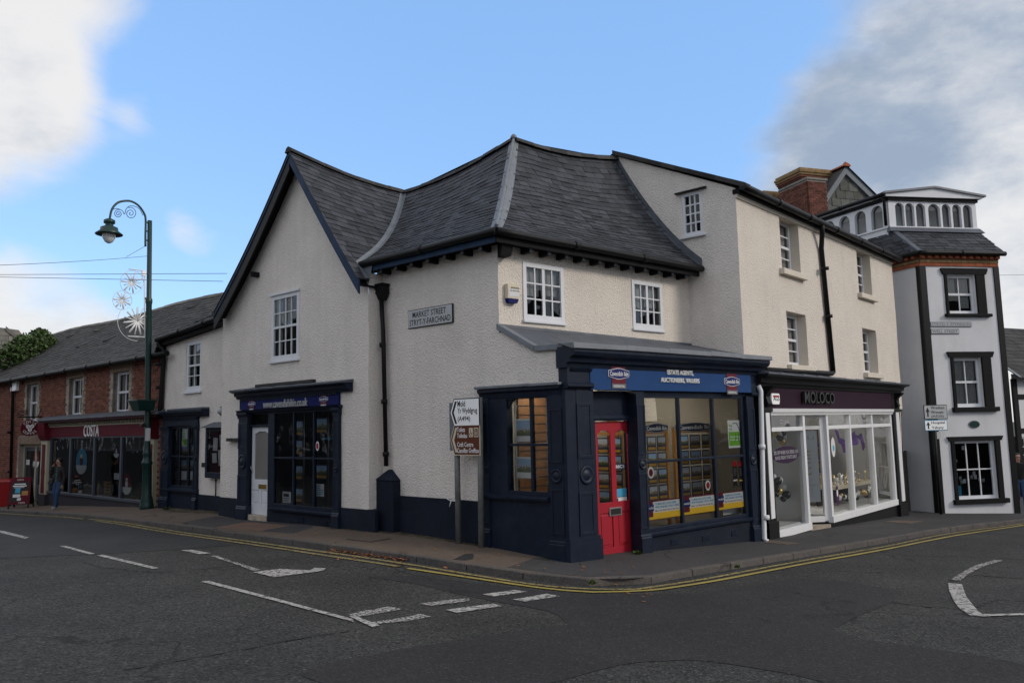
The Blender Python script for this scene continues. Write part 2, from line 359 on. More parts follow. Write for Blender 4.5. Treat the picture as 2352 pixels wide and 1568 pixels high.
ground_mat('kerb_stone',(.105,.090,.080),(.075,.070,.068),1.5,.2,.4)
ground_mat('terrain',(.06,.06,.05),(.08,.075,.06),.1,.2,.2)
M('tactile',(.155,.098,.075),.85,.12,5,.4,60,.15,dirt=.2,dcol=(.09,.07,.06))
M('iron',(.045,.038,.034),.7,.25,12,.3,60,.3,metal=.2)
def worn_paint(name,col,lo,hi,sc=9):
    m,t,b=newmat(name); L=t.links; ge=nd(t,'ShaderNodeNewGeometry')
    n=nd(t,'ShaderNodeTexNoise'); n.inputs['Scale'].default_value=sc; n.inputs['Detail'].default_value=10; n.inputs['Roughness'].default_value=.75; L.new(ge.outputs['Position'],n.inputs['Vector'])
    r=nd(t,'ShaderNodeMapRange'); L.new(n.outputs[0],r.inputs[0]); r.inputs[1].default_value=lo; r.inputs[2].default_value=hi
    n2=nd(t,'ShaderNodeTexNoise'); n2.inputs['Scale'].default_value=3; n2.inputs['Detail'].default_value=6; L.new(ge.outputs['Position'],n2.inputs['Vector'])
    r2=nd(t,'ShaderNodeMapRange'); L.new(n2.outputs[0],r2.inputs[0]); r2.inputs[3].default_value=.65; r2.inputs[4].default_value=1.2
    s=nd(t,'ShaderNodeVectorMath',operation='SCALE'); s.inputs[0].default_value=col; L.new(r2.outputs[0],s.inputs['Scale']); L.new(s.outputs[0],b.inputs['Base Color']); b.inputs['Roughness'].default_value=.75
    tr=nd(t,'ShaderNodeBsdfTransparent'); mx=nd(t,'ShaderNodeMixShader'); L.new(r.outputs[0],mx.inputs[0]); L.new(tr.outputs[0],mx.inputs[1]); L.new(b.outputs[0],mx.inputs[2])
    L.new(mx.outputs[0],t.nodes['Material Output'].inputs[0])
worn_paint('line_yellow',(.27,.215,.080),.36,.52,16)
worn_paint('line_yellow_fresh',(.34,.265,.06),.28,.42,16)
worn_paint('line_white',(.40,.385,.37),.37,.53,16)
worn_paint('line_white_worn',(.42,.40,.39),.44,.56,26)
worn_paint('tar',(.013,.013,.013),.42,.56,7)
M('dark_reflect_wall',(.040,.040,.042),.9,.2,1,.3,20,.1)  # out-of-view terraces, darkened so the window panes mirror them dimly
worn_paint('moss',(.050,.048,.020),.42,.62,6)
worn_paint('oil_stain',(.018,.018,.018),.55,.95,6)
def glass(name,tint=(.88,.91,.92),k=2.0):
    m,t,b=newmat(name); L=t.links; t.nodes.remove(b)
    fr=nd(t,'ShaderNodeFresnel'); fr.inputs[0].default_value=1.5; mu=nd(t,'ShaderNodeMath',operation='MULTIPLY',use_clamp=True); L.new(fr.outputs[0],mu.inputs[0]); mu.inputs[1].default_value=k
    tr=nd(t,'ShaderNodeBsdfTransparent'); tr.inputs[0].default_value=(*tint,1); gl=nd(t,'ShaderNodeBsdfGlossy'); gl.inputs['Roughness'].default_value=.015
    ge=nd(t,'ShaderNodeNewGeometry'); nb=nd(t,'ShaderNodeTexNoise'); nb.inputs['Scale'].default_value=2.2; nb.inputs['Detail'].default_value=1; L.new(ge.outputs['Position'],nb.inputs['Vector'])
    bp=nd(t,'ShaderNodeBump'); bp.inputs['Strength'].default_value=.12; bp.inputs['Distance'].default_value=.05; L.new(nb.outputs[0],bp.inputs['Height']); L.new(bp.outputs[0],gl.inputs['Normal'])
    mx=nd(t,'ShaderNodeMixShader'); L.new(mu.outputs[0],mx.inputs[0]); L.new(tr.outputs[0],mx.inputs[1]); L.new(gl.outputs[0],mx.inputs[2]); L.new(mx.outputs[0],t.nodes['Material Output'].inputs[0])
glass('glass',k=1.35); M('glass_frosted',(.20,.19,.18),.3,.10,3,spec=.5)
def photo_mat(name,lo,hi,sky):
    """small printed picture: sky over greenery with a pale house, different on each card"""
    m,t,b=newmat(name); L=t.links; co=nd(t,'ShaderNodeTexCoord'); oi=nd(t,'ShaderNodeObjectInfo')
    n=nd(t,'ShaderNodeTexNoise',noise_dimensions='4D'); n.inputs['Scale'].default_value=4.2; n.inputs['Detail'].default_value=5; L.new(co.outputs['Generated'],n.inputs['Vector'])
    mu=nd(t,'ShaderNodeMath',operation='MULTIPLY'); L.new(oi.outputs['Random'],mu.inputs[0]); mu.inputs[1].default_value=30; L.new(mu.outputs[0],n.inputs['W'])
    se=nd(t,'ShaderNodeSeparateXYZ'); L.new(co.outputs['Generated'],se.inputs[0])
    ad=nd(t,'ShaderNodeMath',operation='MULTIPLY_ADD'); L.new(n.outputs[0],ad.inputs[0]); ad.inputs[1].default_value=.9; L.new(se.outputs['Z'],ad.inputs[2])
    cr=nd(t,'ShaderNodeValToRGB'); e=cr.color_ramp.elements; e[0].position=.55; e[0].color=(*lo,1); e[1].position=.98; e[1].color=(*sky,1); x=e.new(.78); x.color=(*hi,1); x=e.new(.86); x.color=(.35,.33,.30,1)
    L.new(ad.outputs[0],cr.inputs[0]); L.new(cr.outputs[0],b.inputs['Base Color']); b.inputs['Roughness'].default_value=.4
photo_mat('picture',(.06,.085,.03),(.13,.14,.07),(.24,.36,.52))
photo_mat('picture_warm',(.10,.08,.05),(.20,.17,.12),(.35,.38,.42))
# ------------------------------------------------------------------ wall planes of the street corner
Pc=hit_z(1307.6,1290,0)
_dl=Vector((math.sin(rad(48.4)),-math.cos(rad(48.4)),0))
L=Fr(Pc,e=_dl)                       # side street, walls of the gabled house and its neighbours
ES=Fr(Pc,50)                         # corner shopfront
Pu=L.w(-1.28,0,0)
E=Fr(Pu,50)                          # upper wall of the corner building
_a,_z=ES.q(1753,1239); PSo=ES.w(_a,0,0)
P=Fr(PSo,42.4)                       # purple shopfront
_a,_z=E.q(1583,700); _Q=E.w(_a,0,0)
S=Fr(_Q,e=Vector((math.sin(rad(47.6)),-math.cos(rad(47.6)),0)))   # flank of the three-storey house
_a,_z=S.q(1699,630); TSo=S.w(_a,0,0); S=Fr(TSo,e=S.e)
T=Fr(TSo,42.4)                       # front of the three-storey house
# ------------------------------------------------------------------ ground
_cp=[]
def _c(fr,px,py,t=0,dz=0):
    a,z=fr.q(px,py); p=fr.w(a,z,t); _cp.append((p.x,p.y,z+dz))
_cp.append((Pc.x,Pc.y,0.0))
for px,py in ((1117,1252),(918,1220),(700,1197),(577,1187)): _c(L,px,py)
for px,py in ((515,1174),(375,1165),(200,1161),(0,1157)):
    _c(L,px,py); _c(L,px,py,1.9,-.07); _c(L,px,py,6,-.06)
for px,py in ((1496,1265),(1600,1255),(1753,1239)): _c(ES,px,py)
for px,py in ((1900,1212),(2000,1195),(2081,1182)):
    _c(P,px,py); _c(P,px,py,1.8,-.04); _c(P,px,py,7,-.02)
_cp+=[(.8,9.2,.02),(-2,8,.09),(4,8,-.03),(0,4,.14),(0,0,.2),(-6,4,.18),(6,2,.05),(-40,46,-1.7),(18,30,-1.05),(30,45,-1.6),(0,-20,.5),(-30,0,-.2),(30,0,-.4),(-30,38,-1.1)]
_cp=np.array(_cp)
def _phi(r2): return np.where(r2>1e-9,r2*np.log(np.maximum(r2,1e-9)),0)
_d2=((_cp[:,None,:2]-_cp[None,:,:2])**2).sum(2); _n=len(_cp)
_A=np.zeros((_n+3,_n+3)); _A[:_n,:_n]=_phi(_d2)+np.eye(_n)*1.5; _A[:_n,_n]=1; _A[:_n,_n+1:]=_cp[:,:2]; _A[_n:,:_n]=_A[:_n,_n:].T
_wt=np.linalg.solve(_A,np.r_[_cp[:,2],0,0,0])
def gz(x,y):
    r2=(_cp[:,0]-x)**2+(_cp[:,1]-y)**2
    return float(_phi(r2)@_wt[:_n]+_wt[_n]+_wt[_n+1]*x+_wt[_n+2]*y)
KH=.085
def on_ground(px,py,off=0.0):
    z=0
    for i in range(40):
        p=hit_z(px,py,z+off); z=.6*z+.4*gz(p.x,p.y)
    return p
def on_road(px,py,up=0.0): return on_ground(px,py,-KH+up)
def grid(fn,x0,x1,nx,y0,y1,ny):
    mb=MB(); 
    for j in range(ny+1):
        for i in range(nx+1):
            x=x0+(x1-x0)*i/nx; y=y0+(y1-y0)*j/ny; mb.v.append(Vector((x,y,fn(x,y))))
    for j in range(ny):
        for i in range(nx):
            k=j*(nx+1)+i; mb.f.append([k,k+1,k+nx+2,k+nx+1]); mb.m.append(0); mb.sm.append(True)
    return mb
MB().face([(-900,-900,-5),(900,-900,-5),(900,900,-5),(-900,900,-5)]).build('ground','terrain',kind='structure')
road=grid(lambda x,y:gz(x,y)-KH,-46,34,160,-14,50,128).build('road','asphalt',kind='structure')
def catmull(pts,n=8):
    out=[]; m=len(pts)
    for i in range(m-1):
        p0,p1,p2,p3=pts[max(i-1,0)],pts[i],pts[i+1],pts[min(i+2,m-1)]
        for k in range(n):
            u=k/n; out.append(.5*((2*p1)+(p2-p0)*u+(2*p0-5*p1+4*p2-p3)*u*u+(3*p1-p0-3*p2+p3)*u**3))
    out.append(pts[-1]); return out
def resample(pl,step):
    out=[pl[0]]; acc=0
    for a,b in zip(pl[:-1],pl[1:]):
        d=(b-a).length; pos=0
        while acc+d-pos>=step:
            pos+=step-acc; acc=0; out.append(a.lerp(b,pos/d))
        acc+=d-pos
    out.append(pl[-1]); return out
kerb_px=[(-300,1156),(-140,1165),(0,1177),(90,1183),(188,1190),(308,1204),(427,1217.5),(533,1233),(640,1247),(746,1262),(850,1276),(928,1287),(1030,1304),(1129,1320),(1249,1337),(1310,1343),(1361,1346),(1420,1347),(1474,1344),(1535,1333),(1602,1320.6),(1686,1306.7),(1770,1292),(1858,1277.5),(2041,1245.7),(2150,1226.4),(2260,1211),(2352,1200.8),(2480,1186)]
kp=[on_road(*p) for p in kerb_px]
ic=kerb_px.index((1361,1346))
KL=catmull(kp[:ic+1],8); KR=catmull(kp[ic:],8)
def at_frac(pl,f):
    ls=[0]
    for a,b in zip(pl[:-1],pl[1:]): ls.append(ls[-1]+(b-a).length)
    d=f*ls[-1]
    for i in range(len(pl)-1):
        if d<=ls[i+1]+1e-9:
            k=(d-ls[i])/max(ls[i+1]-ls[i],1e-9); return pl[i].lerp(pl[i+1],k)
    return pl[-1]
TWo=on_ground(2157,1178); TW=Fr(TWo,80)     # white tower front
TWL=Fr(TWo,e=Vector((math.sin(rad(23.6)),-math.cos(rad(23.6)),0)))
def strip(K,Wl,name,mat,nw=8):
    mb=MB(); n=90; rows=[]
    for i in range(n+1):
        f=i/n; k=at_frac(K,f); w_=at_frac(Wl,f); k=k+(w_-k).normalized()*.07; r=[]
        for j in range(nw+1):
            p=k.lerp(w_,j/nw); r.append(len(mb.v)); mb.v.append(Vector((p.x,p.y,gz(p.x,p.y))))
        rows.append(r)
    for i in range(n):
        for j in range(nw):
            mb.f.append([rows[i][j],rows[i+1][j],rows[i+1][j+1],rows[i][j+1]]); mb.m.append(0); mb.sm.append(True)
    return mb.build(name,mat,kind='structure')
_in=line_x(L,-.4,ES,-.4)
pave_b=strip(KL,[L.w(-44,0,-.4),L.w(-9.4,0,-.4),_in],'pavement','pavement_brown')
pave_g=strip(KR,[_in,ES.w(4.9,0,-.4),P.w(9.4,0,-.9),TW.w(0,0,-.6),TW.w(6,0,-.4)],'pavement','pavement_grey')
# kerb stones
kerb=tag(bpy.data.objects.new('kerb',None),kind='structure'); COL.objects.link(kerb); BASE[kerb.name]=Vector((0,0,0))
allk=resample(KL+KR[1:],.92)
for i in range(len(allk)-1):
    a,b=allk[i],allk[i+1]; d=(b-a); ln=d.length; d.normalize(); nn=Vector((-d.y,d.x,0))
    a2=a+d*.006; b2=b-d*.006; px=proj(a.lerp(b,.5))[0]
    dz=0
    if 470<px<640: dz=-.006
    dz+=random.uniform(-.006,.004)
    pts=[]
    for (q,inn) in ((a2,0),(b2,0),(b2,.13),(a2,.13)):
        p=q+nn*inn; pts.append(Vector((p.x,p.y,gz(p.x,p.y)-KH-.12)))
    for (q,inn) in ((a2,.018),(b2,.018),(b2,.13),(a2,.13)):
        p=q+nn*inn; pts.append(Vector((p.x,p.y,gz(p.x,p.y)+.006+dz)))
    MB().hexa(pts).build('kerb_stone','kerb_stone',kerb,bevel=.014)
# painted lines and patches on the road
def ribbon(px_pts,wd,mat,name,up=.004):
    c=resample(catmull([on_road(*p) for p in px_pts],8),.35); mb=MB(); pr=None
    for i,p in enumerate(c):
        d=(c[min(i+1,len(c)-1)]-c[max(i-1,0)]).normalized(); s_=Vector((-d.y,d.x,0))*(wd/2*(1+.18*noise.noise(p*1.7)))
        wob=Vector((-d.y,d.x,0))*noise.noise(p*.8)*.012
        r=[]
        for q in (p-s_+wob,p+s_+wob): r.append(Vector((q.x,q.y,gz(q.x,q.y)-KH+up)))
        if pr: mb.face([pr[0],r[0],r[1],pr[1]])
        pr=r
    return mb.build(name,mat,road)
def patch(px_pts,mat,name,up=.004,wob=.0,par=None,fn=on_road):
    pts=[fn(*p) for p in px_pts]
    if wob:
        pts=resample(pts+[pts[0]],.22)[:-1]; pts=[p+Vector((noise.noise(p*1.1),noise.noise(p*1.1+Vector((5,5,0))),0))*wob for p in pts]
    k=-KH if fn is on_road else 0
    c=sum(pts,Vector())/len(pts); mb=MB(); n=len(pts); 
    import mathutils
    tess=mathutils.geometry.delaunay_2d_cdt([Vector((p.x,p.y)) for p in pts]+[Vector((x_,y_)) for x_,y_ in inside_pts(pts)],[],[list(range(n))],1,1e-4)
    vs,_,fs=tess[0],tess[1],tess[2]
    mb.v=[Vector((v.x,v.y,gz(v.x,v.y)+k+up)) for v in vs]; mb.f=[list(f) for f in fs]; mb.m=[0]*len(mb.f); mb.sm=[True]*len(mb.f)
    return mb.build(name,mat,par or road)
def inside_pts(pts,step=.5):
    xs=[p.x for p in pts]; ys=[p.y for p in pts]; out=[]
    def inp(x,y):
        c=False; n=len(pts)
        for i in range(n):
            a,b=pts[i],pts[(i+1)%n]
            if (a.y>y)!=(b.y>y) and x<(b.x-a.x)*(y-a.y)/(b.y-a.y)+a.x: c=not c
        return c
    x=min(xs)+.21
    while x<max(xs):
        y=min(ys)+.17
        while y<max(ys):
            if inp(x,y): out.append((x,y))
            y+=step
        x+=step
    return out
A1=lambda p:(p[0]*.3418,1091+p[1]*.3418)
A2=lambda p:(746.5+p[0]*.3418,1119.7+p[1]*.3418)
A3=lambda p:(1493+p[0]*.3653,1119.7+p[1]*.3653)
# resurfaced strips of tarmac
patch([A2(p) for p in ((290,598),(560,590),(1000,640),(1500,700),(1830,722),(2180,712))]+[A3(p) for p in ((300,665),(700,600),(920,570),(1250,590),(1580,655),(1520,718),(1300,820),(1150,890),(1280,940),(1700,1000),(2352,1110))]+[(2352,1590),(1960,1590)]+[A3(p) for p in ((1000,1190),(600,1125),(320,1085),(0,1100))]+[A2(p) for p in ((2000,1180),(1700,1260),(1480,1330),(0,1330),(-160,1250),(0,1180),(500,1090),(1000,1000),(1640,922),(1560,842),(1350,800),(1100,755),(650,655))],'asphalt_new','tarmac_patch',.004,.05)
patch([A1(p) for p in ((0,270),(520,300),(900,350),(1500,440),(1560,470),(1100,505),(640,530),(330,545),(0,560))],'asphalt_dark','tarmac_patch',.004,.06)
ribbon([A3(p) for p in ((1900,590),(1990,545),(2150,560),(2352,570))],.10,'tar','tar_seal',.008)
ribbon([A3(p) for p in ((1520,718),(1700,745),(2000,765),(2180,705),(2352,715))],.05,'tar','tar_seal',.008)
ribbon([A1(p) for p in ((820,1310),(1300,1230),(1700,1160),(2000,1100),(2352,1050))],.035,'tar','tar_seal',.008)
ribbon([A1(p) for p in ((560,585),(700,620),(1100,655),(1400,625),(1650,600))],.03,'tar','tar_seal',.008)
# double yellow lines
y_in=[A1(p) for p in ((600,298),(1000,350),(1500,424),(2000,494))]+[A2(p) for p in ((150,456),(540,515),(1000,590),(1500,665),(1950,688),(2180,680))]+[A3(p) for p in ((0,630),(400,568),(1000,455),(1500,368),(1900,288),(2352,226))]
y_out=[A1(p) for p in ((640,310),(1000,366),(1500,440),(2000,514))]+[A2(p) for p in ((150,480),(500,532))]
y_out2=[A2(p) for p in ((555,545),(1000,611),(1500,682),(1830,706),(2150,694))]+[A3(p) for p in ((0,650),(450,582),(1000,476),(1500,386),(1940,300),(2352,236))]
ribbon(y_in,.075,'line_yellow','yellow_line',.012); ribbon(y_out,.075,'line_yellow','yellow_line',.012); ribbon(y_out2,.075,'line_yellow_fresh','yellow_line',.012)
ribbon([A1(p) for p in ((-300,238),(0,257),(300,275),(560,296))],.08,'line_yellow','yellow_line',.012)
def wpatch(pts,A,mat='line_white'): patch([A(p) for p in pts],mat,'white_marking',.012)
wpatch(((-60,366),(30,378),(195,421),(165,428),(0,388)),A1)
wpatch(((400,479),(442,477),(640,531),(598,534)),A1)
wpatch(((648,542),(690,537),(1068,627),(1025,633)),A1)
wpatch(((1213,507),(1285,504),(1418,527),(1345,534)),A1)
wpatch(((1412,548),(1450,543),(1620,600),(1760,640),(1700,645),(1560,592)),A1,'line_white_worn')
wpatch(((1700,655),(1880,633),(2085,643),(2110,626),(2190,630),(2175,642),(2130,652),(1840,689)),A1)
wpatch(((1352,719),(1398,712),(1800,818),(2376,972),(2376,990),(1800,836)),A1)
wpatch(((160,868),(210,868),(368,930),(318,942)),A2)
wpatch(((150,860),(250,835),(430,803),(520,820),(330,856),(200,873)),A2,'line_white_worn')
wpatch(((628,785),(780,764),(965,746),(972,764),(720,799)),A2,'line_white_worn')
wpatch(((290,912),(480,886),(640,853),(716,870),(560,900),(330,922)),A2,'line_white_worn')
wpatch(((1058,720),(1275,691),(1362,703),(1135,735)),A2)
wpatch(((810,825),(1130,784),(1187,800),(885,845)),A2)
wpatch(((1260,755),(1490,717),(1580,733),(1345,769)),A2)
ribbon([A3(p) for p in ((2195,459),(2080,492),(1985,540),(1925,585))],.11,'line_white_worn','white_marking',.012)
ribbon([A3(p) for p in ((1920,607),(1930,665),(1970,735),(2005,770))],.16,'line_white','white_marking',.012)
ribbon([A3(p) for p in ((2000,768),(2050,806),(2120,808))],.15,'line_white','white_marking',.0125)
ribbon([A3(p) for p in ((2090,806),(2200,803),(2400,800))],.09,'line_white','white_marking',.012)
# pavement patches
GP=lambda px,py:on_ground(px,py)
patch([A1(p) for p in ((1450,350),(1660,314),(1945,338),(1750,376))],'tactile','paving_patch',.004,0,pave_b,GP)
patch([A1(p) for p in ((1200,322),(1430,275),(1960,300),(2120,345),(1960,392),(1720,372),(1440,350))],'pavement_grey','tarmac_patch',.002,.03,pave_b,GP)
patch([A2(p) for p in ((1230,535),(1400,470),(1560,480),(1900,470),(1900,560),(1800,600),(1500,572))],'pavement_grey','tarmac_patch',.003,.05,pave_b,GP)
patch([A2(p) for p in ((860,480),(960,437),(1010,445),(990,490))],'asphalt_dark','stain_patch',.003,.03,pave_b,GP)
for lst,A in ((((1330,428),(1420,432),(1545,478),(1500,494),(1420,462)),A2),):
    patch([A(p) for p in lst],'moss','moss_patch',.006,.03,pave_b,GP)
patch([A1(p) for p in ((1080,232),(1250,226),(1480,246),(1470,262),(1150,250))],'moss','moss_patch',.006,.03,pave_b,GP)
patch([A2(p) for p in ((20,262),(400,290),(860,345),(1100,390),(1090,402),(840,362),(380,304),(0,275))],'moss','moss_patch',.006,.02,pave_b,GP)
# oil drips and tyre-polished tracks
for lst,A in ((((300,700),(700,640),(1200,760),(900,1000),(400,960)),A1),(((1200,800),(2100,950),(2300,1200),(1500,1150)),A1),(((300,760),(900,640),(1400,700),(1000,860),(400,900)),A3),(((1300,860),(2000,820),(2300,1000),(1600,1010)),A3)):
    patch([A(p) for p in lst],'oil_stain','stain_patch',.007,.10)
mh=MB(); _c0=[GP(*A2(p)) for p in ((140,347),(290,326),(445,343),(310,366))]
mc=sum(_c0,Vector())/4
mhp=thing('manhole_cover','rectangular iron inspection cover set in brown pavement by the gabled house','manhole cover',mc)
MB().prism([p+Vector((0,0,.006)) for p in _c0],(0,0,-.03)).build('frame','iron',mhp)
MB().prism([mc+(p-mc)*.86+Vector((0,0,.010)) for p in _c0],(0,0,-.02)).build('lid','pavement_brown',mhp)
for lst,lab in (([(1470,214),(1560,205),(1720,210),(1640,226)],'small brown stone cover in grey pavement before the white jewellery windows'),([(720,345),(760,330),(940,348),(860,357)],'rusty service cover in grey pavement by the white downpipe')):
    pp=[GP(*A3(p)) for p in lst]; MB().prism([p+Vector((0,0,.007)) for p in pp],(0,0,-.03)).build('service_cover','pavement_brown',None,lab,'manhole cover')
# dead leaves in the gutter, weeds
lm=MB()
for i in range(420):
    f=random.random(); x=760+f*175+random.gauss(0,6); y=1263.5+f*23+random.uniform(-4,3.5) 
    if i>330: x=random.uniform(700,1500); y=1270+ (x-700)*.1 + random.gauss(0,16)
    p=on_road(x,y,.0); p.z=gz(p.x,p.y)-KH+.012+random.random()*.02
    if i>330 and y<1262+(x-746)*.122: p.z+=KH
    r=random.uniform(.015,.04); a=random.random()*6.3; u=Vector((math.cos(a),math.sin(a),random.uniform(-.3,.3)))*r; v=Vector((-math.sin(a),math.cos(a),random.uniform(-.4,.4)))*r*.6
    lm.face([p-u,p-u*.2+v,p+u,p-u*.1-v])
lm.build('fallen_leaves','leaf_dead',None,'brown autumn leaves lying in the gutter along the kerb','leaves',kind='stuff')
def weed(px,py,n,h,lab,fr=None):
    p0=on_ground(px,py) if fr is None else fr
    mb=MB()
    for i in range(n):
        a=random.random()*6.3; d=Vector((math.cos(a),math.sin(a),0)); p=p0+d*random.random()*h*.8; p.z=gz(p.x,p.y)
        t=p+d*h*random.uniform(.2,.7)+Vector((0,0,h*random.uniform(.3,1))); s_=Vector((-d.y,d.x,0))*.012
        mb.face([p-s_,p.lerp(t,.6)-s_*1.4,t,p.lerp(t,.6)+s_*1.4,p+s_])
    mb.build('weed','weed',None,lab,'weed')
weed(1107,1250,40,.10,'green weed tuft at the foot of the right-hand sign post')
weed(1465,1272,26,.07,'low green weed beside the red shop door step')
weed(382,1170,30,.08,'weed tuft at the join of brick and navy plinth')
weed(1692,1303,22,.05,'small weed growing in the kerb joint past the red door')
weed(1360,1341,26,.06,'weed growing in the kerb joint at the street corner')
# ------------------------------------------------------------------ builders for walls, roofs, windows and lettering
def clip_poly(poly,outline):
    """Sutherland-Hodgman against a convex counter-clockwise outline"""
    out=poly
    for i in range(len(outline)):
        (x1,y1),(x2,y2)=outline[i],outline[(i+1)%len(outline)]; src=out; out=[]
        ins=lambda p:(x2-x1)*(p[1]-y1)-(y2-y1)*(p[0]-x1)>=-1e-9
        for j in range(len(src)):
            a,b=src[j],src[(j+1)%len(src)]; ia,ib=ins(a),ins(b)
            if ia: out.append(a)
            if ia!=ib:
                da=(x2-x1)*(a[1]-y1)-(y2-y1)*(a[0]-x1); db=(x2-x1)*(b[1]-y1)-(y2-y1)*(b[0]-x1); k=da/(da-db); out.append((a[0]+(b[0]-a[0])*k,a[1]+(b[1]-a[1])*k))
        if not out: return []
    return out
def wall(mb,fr,outline,holes=(),t=0,cell=.3,amp=.012,reveal=.14,mi=0,rmi=None,seed=0):
    rmi=mi if rmi is None else rmi
    xs=[p[0] for p in outline]; zs=[p[1] for p in outline]
    def cuts(lo,hi,ex):
        n=max(1,int(round((hi-lo)/cell))); c=[lo+(hi-lo)*i/n for i in range(1,n)]
        c=[x for x in c if all(abs(x-e)>.04 for e in ex)]+[e for e in ex if lo+1e-5<e<hi-1e-5]+[lo,hi]; return sorted(set(c))
    ca=cuts(min(xs),max(xs),[h[0] for h in holes]+[h[1] for h in holes]); cz=cuts(min(zs),max(zs),[h[2] for h in holes]+[h[3] for h in holes])
    def dt(a,z): return t+amp*noise.noise(Vector((a*.9+seed,z*.9,seed*2.3)))+amp*.5*noise.noise(Vector((a*2.6,z*2.6,seed)))
    for i in range(len(ca)-1):
        for j in range(len(cz)-1):
            a0,a1,z0,z1=ca[i],ca[i+1],cz[j],cz[j+1]; m=((a0+a1)/2,(z0+z1)/2)
            if any(h[0]-1e-6<m[0]<h[1]+1e-6 and h[2]-1e-6<m[1]<h[3]+1e-6 for h in holes): continue
            pl=clip_poly([(a0,z0),(a1,z0),(a1,z1),(a0,z1)],outline)
            pl=[p for k_,p in enumerate(pl) if abs(p[0]-pl[k_-1][0])+abs(p[1]-pl[k_-1][1])>2e-4]
            if len(pl)>2: mb.face([fr.w(a,z,dt(a,z)) for a,z in pl],mi,key='w',sm=True)
    for h in holes:
        a0,a1,z0,z1=h[:4]; rv=h[4] if len(h)>4 else reveal
        c=[(a0,z0),(a1,z0),(a1,z1),(a0,z1)]
        for k in range(4):
            p,q_=c[k],c[(k+1)%4]; mb.face([fr.w(*p,dt(*p)),fr.w(*q_,dt(*q_)),fr.w(*q_,t-rv),fr.w(*p,t-rv)],rmi)
    return mb
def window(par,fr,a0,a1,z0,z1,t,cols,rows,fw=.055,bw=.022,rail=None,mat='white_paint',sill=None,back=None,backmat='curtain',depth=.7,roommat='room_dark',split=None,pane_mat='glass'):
    """framed glazing in the opening: frame and bars as one part, each pane a sub-part, room behind"""
    fm=MB()
    for b in ((a0,a0+fw,z0,z1),(a1-fw,a1,z0,z1),(a0+fw,a1-fw,z1-fw,z1),(a0+fw,a1-fw,z0,z0+fw*1.2)): fm.box(fr,*b,t-.06,t)
    ia0,ia1,iz0,iz1=a0+fw,a1-fw,z0+fw*1.2,z1-fw
    A=[ia0+(ia1-ia0)*i/cols for i in range(cols+1)]; Z=[iz0+(iz1-iz0)*i/rows for i in range(rows+1)]
    for i in range(1,cols):
        ww=bw*(2.4 if split==i else 1); fm.box(fr,A[i]-ww/2,A[i]+ww/2,iz0,iz1,t-.045,t-.012)
    for j in range(1,rows):
        ww=bw*(2.2 if rail==j else 1)
        for i in range(cols): 
            fm.box(fr,A[i]+(bw*.5 if i else 0),A[i+1]-(bw*.5 if i<cols-1 else 0),Z[j]-ww/2,Z[j]+ww/2,t-.046,t-(.008 if rail==j else .014))
    o=fm.build('window',mat,par,bevel=.004)
    for i in range(cols):
        for j in range(rows):
            tl=random.uniform(-.004,.004); tb=random.uniform(-.004,.004)
            MB().face([fr.w(A[i]+.004,Z[j]+.004,t-.03+tl),fr.w(A[i+1]-.004,Z[j]+.004,t-.03-tl),fr.w(A[i+1]-.004,Z[j+1]-.004,t-.03-tl+tb),fr.w(A[i]+.004,Z[j+1]-.004,t-.03+tl+tb)]).build('pane',pane_mat,o)
    if sill:
        ex,h,pr,sm_=sill; MB().box(fr,a0-ex,a1+ex,z0-h,z0-.002,t-.05,t+pr).build('sill',sm_,o,bevel=.008)
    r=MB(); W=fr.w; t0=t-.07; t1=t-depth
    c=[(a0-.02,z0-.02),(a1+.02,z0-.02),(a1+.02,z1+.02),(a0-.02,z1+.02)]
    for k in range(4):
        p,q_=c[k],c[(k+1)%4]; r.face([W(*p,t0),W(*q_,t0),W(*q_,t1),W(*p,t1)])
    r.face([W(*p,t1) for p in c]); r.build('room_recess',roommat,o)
    if back:
        for (u0,u1,v0,v1) in back:
            b=MB(); x0=ia0+(ia1-ia0)*u0; x1=ia0+(ia1-ia0)*u1; y0=iz0+(iz1-iz0)*v0; y1=iz0+(iz1-iz0)*v1; n=max(4,int((x1-x0)/.05))
            for k in range(n):
                f0,f1=x0+(x1-x0)*k/n,x0+(x1-x0)*(k+1)/n; am=.02 if backmat=='curtain' else .0
                b.face([W(f0,y0,t-.11+am*(k%2)),W(f1,y0,t-.11+am*((k+1)%2)),W(f1,y1,t-.11+am*((k+1)%2)),W(f0,y1,t-.11+am*(k%2))],sm=True)
            b.build('curtain' if backmat=='curtain' else 'blind',backmat,o)
    return o
def text(body,fr,a0,a1,zc,h,t,mat,par,depth=.008,name='lettering',slant=0,bold=.008):
    cu=bpy.data.curves.new('txt','FONT'); cu.body=body; cu.size=1; cu.extrude=.02; cu.resolution_u=2; cu.offset=bold; cu.align_x='LEFT'
    ob=bpy.data.objects.new('txt',cu); me=bpy.data.meshes.new_from_object(ob); bpy.data.objects.remove(ob)
    n=len(me.vertices); co=np.empty(n*3); me.vertices.foreach_get('co',co); co=co.reshape(-1,3)
    mn,mx=co.min(0),co.max(0); b=BASE[par.name]
    x=a0+(co[:,0]-mn[0])/(mx[0]-mn[0])*(a1-a0); z=zc-h/2+(co[:,1]-mn[1])/(mx[1]-mn[1])*h+(x-a0)*slant; tt=t+(co[:,2]-mn[2])/(mx[2]-mn[2])*depth
    e,nn,o=np.array(fr.e),np.array(fr.n),np.array(fr.o)
    w_=o+np.outer(x,e)+np.outer(tt,nn); w_[:,2]=z; w_-=np.array(b)
    me.vertices.foreach_set('co',w_.ravel()); me.materials.clear(); me.materials.append(MT[mat]); me.update()
    return link(name,me,par,b)
